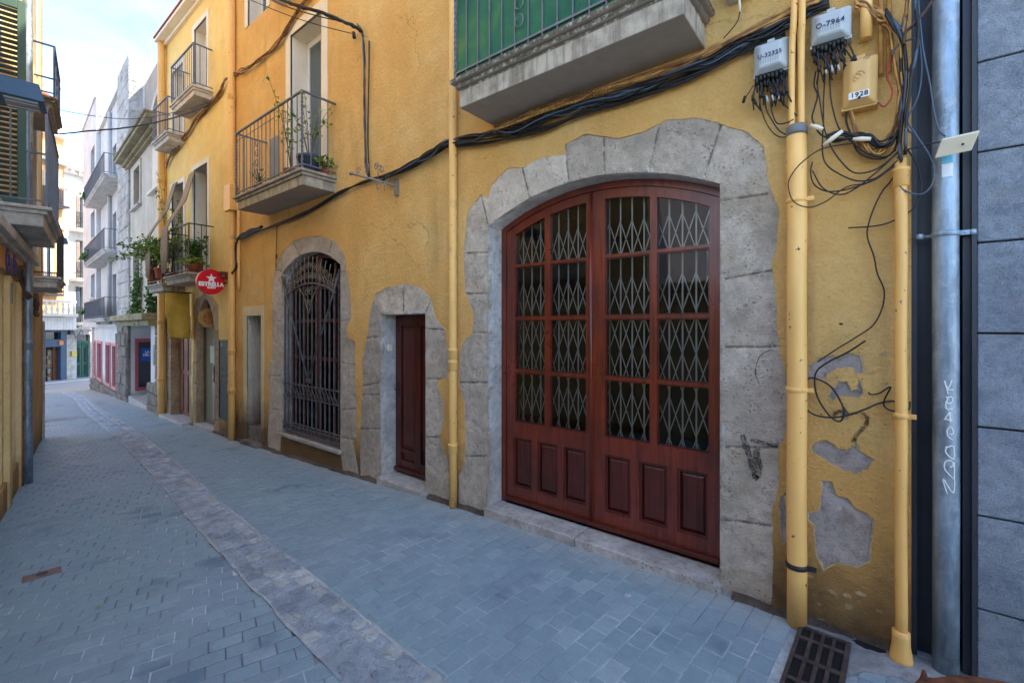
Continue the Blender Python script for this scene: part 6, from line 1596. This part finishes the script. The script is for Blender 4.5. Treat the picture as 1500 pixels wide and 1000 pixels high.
for k, w in enumerate(win6):
    g = MB(); g.box(w[0], w[1], .2, .22, w[2], w[3]); p_ = g.build('window', GLB, B6)
    g = MB(); 
    SH = M('brown_shutter', lin(150, 132, 118), .2, 5, .7, 0) if k < 2 else M('slate_shutter', lin(70, 80, 94), .2, 5, .6, 0)
    sw = (w[1]-w[0])*.42
    g.box(w[0], w[0]+sw, -.06, -.02, w[2], w[3]); 
    for i in range(22): z = w[2]+.05+(w[3]-w[2]-.1)*i/21; g.box(w[0]+.05, w[0]+sw-.05, -.075, -.06, z, z+.03)
    g.build('shutter', SH, B6)
    g = MB(); z = w[2]; a, b = w[0]-.35, w[1]+.35; g.box(a, b, -.6, .0, z-.2, z-.02); sl = g.build('balcony', WHF, B6, bevel=.02)
    g = MB(); g.box(a, b, -.57, -.53, z+.9, z+.94)
    for i in range(16): s = a+(b-a)*i/15; g.box(s-.012, s+.012, -.56, -.54, z, z+.9)
    for i in range(5): s = a+(b-a)*(i+.5)/5; g.tube([(s+.12*math.cos(t*.7), -.57, z+.5+.2*math.sin(t*.7)) for t in range(10)], .012, 4)
    g.build('railing', IRON, sl)
GRN = M('dark_green_door', lin(24, 84, 74), .15, 4, .45, .1, 30, .002)
g = MB(); gm = (gd0+gd1)/2; z1 = fz(120, 502)
for a, b in ((gd0+.03, gm-.01), (gm+.01, gd1-.03)):
    g.box(a, b, .1, .15, -1.41, z1)
    for za, zb in ((-1.2, -.55), (-.4, .5), (.62, z1-.12)): 
        for i in range(3): q = a+.1+(b-a-.2)*i/3; g.box(q+.02, q+(b-a-.2)/3-.02, .08, .1, za, zb)
g.box(gd0, gd1, .08, .16, z1, z1+.1); dr = g.build('double_door', GRN, B6, bevel=.006)
g = MB(); g.box(gd0, gd1, .12, .14, z1+.1, zdr); g.build('transom_window', GLD, dr)
g = MB(); a, b = fx(102.5), fx(109.5); g.box(a, b, -.16, -.04, fz(106, 522), fz(106, 514)); ob = g.build('letter_box', M('yellow_box', lin(214, 186, 90), .1, 5, .5, 0), M=F3.M, bevel=.01); tag(ob, 'yellow wall box left of the green door across the street', 'wall box')
g = MB(); g.box(fx(98), fx(103), -.2, -.04, fz(100, 490), fz(100, 470)); g.tube([(fx(98)+.1*i, -.22, fz(100, 490)+.3*math.sin(i*1.3)) for i in range(8)], .03, 5); g.box(fx(105), fx(109.5), -.3, -.04, fz(106, 480), fz(106, 474)); ob = g.build('meter_box', IRON_G, M=F3.M); tag(ob, 'grey meter boxes and looped cables on the pale wall above the yellow wall box', 'cable box')
# pavement and crossing street
g = MB(); a0 = F3.w(-30, 0, 0); 
P = [F3.w(-30, .05, 0), F3.w(25, .05, 0), F3.w(25, -1.5, 0), F3.w(-30, -1.5, 0)]
zpv = -1.40; g.zprism([(p.x, p.y) for p in P][::-1], -1.9, zpv+.06); ob = g.build('pavement', M('pavement_stone', lin(172, 172, 170), .1, 3, .8, .1, 30, .003), bevel=.02); tag(ob, kind='structure')
g = MB(); P = [F3.w(-30, -4.6, 0), F3.w(25, -4.6, 0), F3.w(25, -4.9, 0), F3.w(-30, -4.9, 0)]
v = []
for p in P: v.append((p.x, p.y, gz(p.x)+.006))
g.add(v, [(0, 1, 2, 3)]); g.f = [tuple(reversed(f)) for f in g.f]
ob = g.build('road_marking', WHITE); tag(ob, kind='structure')

# ================================================================== LEFT SIDE
BL = empty('cream_building', FL.M); tag(BL, 'cream house on the left with a green louvred shutter, stone balcony and shopfront', 'building')
CRM = plaster('cream_plaster', lin(236, 208, 150), dark=lin(222, 190, 128), gold=lin(240, 216, 164), lowz=-.45, streak=.25, bumpk=.5)
BRN = plaster('brown_ochre_plaster', lin(206, 162, 102), dark=lin(182, 138, 82), gold=lin(216, 176, 118), lowz=-.4, streak=.6, bumpk=.7)
sE = FL.px(36, 600)[0]; sE2 = FL.px(62.5, 600)[0]
za = FL.px(20, 376)[1]
H_l = 9.3
# left shop door recess
d0, d1 = FL.px(9.5, 560)[0], FL.px(21.5, 560)[0]; zdt = FL.px(16, 409)[1]
holes = [[(d0, -.9), (d0, zdt), (d1, zdt), (d1, -.9)], [(d0-2.2, -.9), (d0-2.2, zdt), (d0-.35, zdt), (d0-.35, -.9)]]
wz = 3.05
for c_ in (-.55,): holes.append([(c_-.5, wz), (c_-.5, wz+2.2), (c_+.5, wz+2.2), (c_+.5, wz)])
for c_ in (-.4,): holes.append([(c_-.5, 6.1), (c_-.5, 8.3), (c_+.5, 8.3), (c_+.5, 6.1)])
LS = -4.2
sheet('wall', CRM, [(LS, -.9), (LS, H_l), (sE, H_l), (sE, -.9)], holes, .25, BL, spacing=.3)
g = MB(); g.box(LS, sE2, .9, 8, -.9, H_l-.1); g.box(LS, LS+.25, .26, .9, -.9, H_l); g.box(LS, sE2, .02, 8, H_l, H_l+.15); g.build('rear_block', RENDER, BL)
for (a, b) in ((-1.05, -.05),):
    french(BL, a, b, wz, wz+2.2, .18, .1, pane=GLD, leaf=WOOD_B)
for (a, b) in ((-.9, .1),): french(BL, a, b, 6.1, 8.3, .18, .1, pane=GLD, leaf=WOOD_B)
g = MB(); g.box(d0, d1, .18, .22, -.5, zdt); g.box(d0-2.2, d0-.35, .18, .22, -.5, .4); 
g.build('shop_door', M('dark_cream_door', lin(188, 166, 118), .15, 4, .6, .1, 40, .002), BL)
g = MB(); g.box(d0-2.2, d0-.35, .14, .17, .4, zdt); g.build('shop_window', GLD, BL)
g = MB(); fz0, fz1 = zdt+.02, za; g.box(-3.2, sE-.28, -.06, .0, fz0, fz1-.04); g.build('fascia', plaster('fascia_orange', lin(214, 160, 98), streak=.2, bumpk=.3), BL, bevel=.008)
g = MB(); g.box(-3.3, sE-.08, -.16, .0, fz1, fz1+.1); g.box(-3.3, sE-.12, -.11, .0, fz1-.04, fz1); g.box(-3.3, sE-.02, -.05, .0, fz1+.1, fz1+.42); g.build('fascia_ledge', SLABB, BL, bevel=.01)
PUR = M('purple_letters', lin(92, 66, 132), .1, 4, .5, 0)
text_mesh('Can Sus', .30, Matrix.Translation((d1-.42, -.065, (fz0+fz1)/2-.04)) @ UP, PUR, BL, ext=.008, off=.012, name='shop_lettering', align='RIGHT')
g = MB(); 
for a in (d0-.25, d1+.03): g.box(a, a+.2, -.05, .0, -.5, zdt)
g.build('pilaster', CRM, BL, bevel=.006)
g = MB(); a = FL.px(6.5, 420)[0]; g.box(a-.05, a+.07, -.058, -.052, FL.px(6, 444)[1], FL.px(6, 414)[1]); g.build('number_plate', M('grey_plate', lin(150, 156, 160), .2, 30, .5, 0), BL)
g = MB(); g.box(LS, sE, -.03, .0, -.9, .12); g.build('plinth', BRN, BL, bevel=.01)
g = MB(); g.box(LS, sE+.1, -.35, .2, H_l-.05, H_l+.02); g.build('eaves', WHITE_T, BL)
g = MB(); g.box(-16, LS-.01, .0, .3, -.9, 2.4); g.box(-16, LS-.01, -.04, .34, 2.4, 2.5); gw_ = g.build('unseen_low_wall', CRM, M=FL.M, bevel=.01); tag(gw_, 'unseen low cream wall on the left, added beside the viewer to let skylight in', 'wall')  # unseen wall, kept low so skylight reaches the near street
# near balcony on the left
Zb = 2.805; fc = hz(73, 363, Zb); nc = hz(62, 331, Zb)
inv = FL.M.inverted(); fcl = inv @ fc; ncl = inv @ nc
db = .36; sb0, sb1 = -.56, 1.24
b1 = balcony(BL, sb0, sb1+.05, db+.05, Zb+.2, .2, 1.0, .125, mat=IRON_G, slabmat=SLABB, lip=.035)
g = MB(); g.box(sb1-.06, sb1-.0, -db, -db+.02, Zb+.2, Zb+1.2); g.build('corner_post', IRON_G, b1)
# louvred shutter standing open over the balcony
sh = -.22; SHG = M('green_shutter_paint', lin(72, 100, 82), .2, 3, .5, .1, 50, .002); SHS = M('grey_green_slats', lin(104, 110, 92), .15, 4, .5, 0)
r38 = ray(38, 200); pL = FL.P+FL.D*sh; 
# distance from wall where the ray through px 38 meets the plane s = sh
tt = pL.dot(FL.D)/r38.dot(FL.D); q38 = r38*tt; wd = -((q38-FL.P).dot(FL.N))
g = MB(); z0, z1 = wz-.02, CZ+(HY-5)/FOC*tt; w0 = wd
for (a, b) in ((w0-.06, w0), (w0-.55, w0-.49)): g.box(sh-.02, sh+.02, -b, -a, z0, z1)
for za_, zb_2 in ((z0, z0+.1), (z1-.09, z1), ((z0+z1)/2-.05, (z0+z1)/2+.05)): g.box(sh-.019, sh+.019, -(w0-.06), -(w0-.49), za_, zb_2)
shu = g.build('shutter', SHG, BL, bevel=.003)
g = MB(); n = 36
for i in range(n):
    z = z0+.12+(z1-z0-.24)*i/(n-1)
    if abs(z-(z0+z1)/2) < .06: continue
    g.obox((sh, -(w0-.275), z), (0, 1, 0), (1, 0, -.75), (.75, 0, 1), .215, .02, .003)
g.build('slat', SHS, shu)
# pipe and cables on the left corner
def pipeL(label, px_, dep, r, z0, z1, mat, joints=()):
    s_ = FL.px(px_, 600, -dep)[0]; w_ = FL.w(s_, -dep, 0); return pipe(label, w_.x, w_.y, z0, z1, r, mat, (), joints, group=None)
pp = pipeL('grey zinc downpipe at the left edge of the street', 40.5, .09, .048, -.25, 8.5, ZINC, (1.55,)); 
t_ = pipeL('thin rusty conduit left of the grey zinc downpipe', 32.5, .05, .018, -.25, 3.6, CAB_B)
for ch_ in t_.children: pass
LB = empty('brown_building', FL.M); tag(LB, 'narrow brownish ochre house at the left street corner beyond the zinc downpipe', 'building')
e0, e1 = FL.px(47.5, 520)[0], FL.px(51.5, 520)[0]; zo = FL.px(49, 461)[1]; zo0 = FL.px(49, 507)[1]
h2 = [[(e0, zo0), (e0, zo), (e1, zo), (e1, zo0)]]
for zz in (3.0, 6.0): h2.append([(sE+.8, zz), (sE+.8, zz+2.2), (sE+1.7, zz+2.2), (sE+1.7, zz)])
sheet('wall', BRN, [(sE+.01, -1.2), (sE+.01, 2.75), (sE2, 2.75), (sE2, -1.2)], h2[:1], .25, LB, spacing=.2)
sheet('upper_wall', CRM, [(sE+.01, 2.75), (sE+.01, H_l), (sE2, H_l), (sE2, 2.75)], h2[1:], .25, LB)
g = MB(); g.box(sE2-.3, sE2, .0, 8, -1.2, H_l-.1); g.build('end_wall', BRN, LB); g = MB(); g.box(e0, e1, .2, .24, zo0, zo); g.build('niche_back', DARK, LB)
for zz in (3.0, 6.0): french(LB, sE+.8, sE+1.7, zz, zz+2.2, .18, .1, pane=GLB, leaf=WOOD_B)
g = MB(); g.box(sE2-.16, sE2+.02, -.03, .0, -1.2, 1.9); g.build('corner_stones', STONE, LB, bevel=.01)
zt3 = FL.px(46, 409)[1]; zt2 = FL.px(48, 188)[1]
d3 = -(inv @ hz(82, 428, zt3-.2)).y; 
balcony(LB, sE+.15, sE+1.7, .36, zt3, .16, .8, .14, mat=IRON, slabmat=SLABB)
balcony(LB, max(sE+.02, 2.1), 3.55, .33, 5.12, .16, .74, .22, mat=M('blue_black_iron', lin(44, 54, 84), .2, 4, .5, 0), slabmat=MOSS, deco=True)
g = MB(); a = FL.w(sE+.05, -.08, 2.6)
def fl_pts(L, d): return [FL.w(*((lambda q: (q[0], -d, q[1]))(FL.px(x, y, -d)))) for x, y in L]
for k in range(5): g.tube(curve([p+Vector((r5.uniform(-.02, .02), r5.uniform(-.02, .02), r5.uniform(-.03, .03))) for p in fl_pts([(31, 392), (33, 410), (34, 422), (42, 432), (50, 440), (54, 450)], .12)], 5), .012, 5)
for k in range(7): c_ = fl_pts([(53, 440)], .14)[0]; g.tube([c_+Vector((.02*k-.06+.07*math.cos(t*.7), .02*math.sin(t+k), .10*math.sin(t*.7)-.02*k)) for t in range(9)], .010, 5)
tag(g.build('cable_bundle', IRON_BR), 'brown cable tangle wrapped round the zinc downpipe on the left corner', 'cables')
# street lamps: flat lantern boxes
def lamp(label, corner, L, T, Hh, wallpt):
    out = -FL.N; al = FL.D
    t = empty('street_lamp', loc=corner); tag(t, label, 'street lamp', 'flat lantern street lamps')
    c = -out*(L/2)+al*(T/2)+Vector((0, 0, Hh/2)); g = MB()
    a = out*(L/2); b = al*(T/2); u = Vector((0, 0, Hh/2))
    bot = [c-a-b-u, c+a-b-u, c+a+b-u, c-a+b-u]; top = [c-a*.9-b*.9+u, c+a*.86-b*.8+u, c+a*.86+b*.8+u, c-a*.9+b*.9+u]
    g.add(bot+top, [(0, 3, 2, 1), (4, 5, 6, 7), (0, 1, 5, 4), (1, 2, 6, 5), (2, 3, 7, 6), (3, 0, 4, 7)]); g.build('housing', M('blue_grey_lamp_paint', lin(58, 92, 122), .12, 3, .45, .05, 30, .001), t, bevel=.006)
    for k in (-1, 1):
        cc = c-u+out*(k*L*.235)-Vector((0, 0, .008)); g = MB(); g.obox(cc, out, al, (0, 0, 1), L*.19, T*.38, .008); g.build('lens', M('lamp_lens', lin(150, 158, 160), .2, 20, .25, .1, 60, .001), t, bevel=.003)
        g = MB(); 
        for q in (-.2, .2): g.obox(cc+al*(T*q)-Vector((0, 0, .004)), out, al, (0, 0, 1), L*.17, .006, .006)
        g.build('lamp_tube', WHITE, t)
    g = MB(); w = Vector(wallpt)-corner; g.tube([c-a*.8, c-a*1.1, w], .02, 8); g.build('arm', IRON, t)
c1 = dp(66, 150, 3.3); w1 = c1-(-FL.N)*((-(inv @ c1).y)); lamp('large blue grey flat street lamp with two glass panels hanging at the upper left', c1, .46, .26, .13, tuple(w1+Vector((0, 0, .1))))
c1 = dp(100, 356, 10.2); w1 = c1-(-FL.N)*((-(inv @ c1).y)); lamp('small grey flat street lamp far down the street beyond the left balcony', c1, .42, .24, .12, tuple(w1+Vector((0, 0, .1))))

# ================================================================== DOG at the lower right corner
pd_ = dp(1440, 996, 1.9)
DG = empty('dog', Matrix.Translation((pd_.x, pd_.y, 0)) @ Matrix.Rotation(math.atan2(CS, SN)+PI, 4, 'Z')); tag(DG, 'small reddish brown dog standing at the lower right corner, mostly cut off by the frame', 'dog')
V = [(-.17, 0, .245), (-.03, 0, .255), (.10, 0, .25), (.17, 0, .262), (.225, 0, .262), (.29, 0, .235), (.335, 0, .215)]
R = [(.062, .07), (.075, .078), (.078, .085), (.05, .055), (.048, .045), (.03, .028), (.018, .018)]
E = [(i, i+1) for i in range(6)]
def addc(L, rs, root):
    global V, R, E
    p = root
    for q, r_ in zip(L, rs): V.append(q); R.append((r_, r_)); E.append((p, len(V)-1)); p = len(V)-1
for s_ in (-1, 1):
    addc([(.12, s_*.055, .17), (.105, s_*.058, .10), (.12, s_*.058, .03), (.145, s_*.058, .012)], (.030, .021, .016, .02), 2)
    addc([(-.16, s_*.055, .16), (-.12, s_*.058, .11), (-.185, s_*.058, .07), (-.17, s_*.058, .02), (-.14, s_*.058, .012)], (.042, .028, .016, .016, .02), 0)
    addc([(.215, s_*.032, .305), (.213, s_*.038, .345)], (.016, .005), 4)
addc([(-.24, 0, .27), (-.29, 0, .31), (-.32, 0, .36)], (.02, .014, .008), 0)
me = bpy.data.meshes.new('dog_body'); me.from_pydata(V, E, []); ob = bpy.data.objects.new('body', me); COL.objects.link(ob)
md = ob.modifiers.new('skin', 'SKIN'); md.use_smooth_shade = True
for i, r_ in enumerate(R): me.skin_vertices[0].data[i].radius = r_
me.skin_vertices[0].data[0].use_root = True
ob.modifiers.new('sub', 'SUBSURF').levels = 2; ob.modifiers['sub'].render_levels = 2
dg = bpy.context.evaluated_depsgraph_get(); me2 = bpy.data.meshes.new_from_object(ob.evaluated_get(dg)); bpy.data.objects.remove(ob)
FUR = M('brown_fur', lin(134, 78, 46), .4, 14, .8, .8, 220, .004, c2=lin(84, 44, 26)); me2.materials.clear(); me2.materials.append(FUR)
ob = bpy.data.objects.new('body', me2); COL.objects.link(ob); ob.parent = DG
for p in me2.polygons: p.use_smooth = True
g = MB()
for s_ in (-1, 1): g.lathe([(.0, -.006), (.006, -.003), (.006, .003), (.0, .006)], (.265, s_*.034, .262), 8)
g.build('eye', INKK, DG); g = MB(); g.lathe([(.0, -.008), (.010, -.003), (.010, .004), (.0, .008)], (.352, 0, .218), 8); g.build('nose', INKK, DG)

# ================================================================== LIGHT, SKY, CAMERA
SUN_EL, SUN_AZ = math.radians(47), math.atan2(.62, .78)      # azimuth of the direction toward the sun, from +X
w = bpy.data.worlds.new('World'); scene.world = w; w.use_nodes = True; nt = w.node_tree; nt.nodes.clear()
sky = nt.nodes.new('ShaderNodeTexSky'); sky.sky_type = 'NISHITA'; sky.sun_disc = False; sky.sun_elevation = SUN_EL; sky.sun_rotation = math.radians(90)-SUN_AZ; sky.air_density = 1.0; sky.dust_density = .4; sky.ozone_density = 3.5
tc = nt.nodes.new('ShaderNodeTexCoord'); mp = nt.nodes.new('ShaderNodeMapping'); mp.inputs['Scale'].default_value = (1.0, 1.0, 2.4); mp.inputs['Location'].default_value = (1.1, .3, .25)
nz = nt.nodes.new('ShaderNodeTexNoise'); nz.inputs['Scale'].default_value = 1.7; nz.inputs['Detail'].default_value = 7; nz.inputs['Roughness'].default_value = .55
rp = nt.nodes.new('ShaderNodeValToRGB'); rp.color_ramp.elements[1].color = (.85, .85, .85, 1); rp.color_ramp.elements[0].position = .42; rp.color_ramp.elements[1].position = .66
mx = nt.nodes.new('ShaderNodeMix'); mx.data_type = 'RGBA'; mx.inputs[7].default_value = (2.3, 2.45, 2.6, 1)
bgn = nt.nodes.new('ShaderNodeBackground'); bgn.inputs[1].default_value = .15; outn = nt.nodes.new('ShaderNodeOutputWorld')
nt.links.new(tc.outputs['Generated'], mp.inputs[0]); nt.links.new(mp.outputs[0], nz.inputs['Vector']); nt.links.new(nz.outputs['Fac'], rp.inputs[0]); nt.links.new(rp.outputs[0], mx.inputs[0]); nt.links.new(sky.outputs[0], mx.inputs[6]); nt.links.new(mx.outputs[2], bgn.inputs[0]); nt.links.new(bgn.outputs[0], outn.inputs[0])
ld = bpy.data.lights.new('sun', 'SUN'); ld.energy = 2.5; ld.angle = math.radians(.6); ld.color = (1, .93, .84)
lo = bpy.data.objects.new('sun', ld); COL.objects.link(lo)
dv = Vector((math.cos(SUN_EL)*math.cos(SUN_AZ), math.cos(SUN_EL)*math.sin(SUN_AZ), math.sin(SUN_EL)))
lo.rotation_euler = dv.to_track_quat('Z', 'Y').to_euler()
cd = bpy.data.cameras.new('camera'); cam = bpy.data.objects.new('camera', cd); COL.objects.link(cam); scene.camera = cam
cam.location = (0, 0, CZ); cam.rotation_euler = (PI/2, 0, PI/2-TH)
cd.sensor_width = 36; cd.lens = 36*FOC/1500; cd.shift_y = (HY-500)/1500; cd.clip_start = .05; cd.clip_end = 1500
vs = scene.view_settings; vs.view_transform = 'Standard'; vs.look = 'None'; vs.exposure = 2.32; vs.gamma = 1
scene.render.engine = 'CYCLES'; scene.cycles.max_bounces = 8; scene.cycles.diffuse_bounces = 5; scene.cycles.transparent_max_bounces = 12
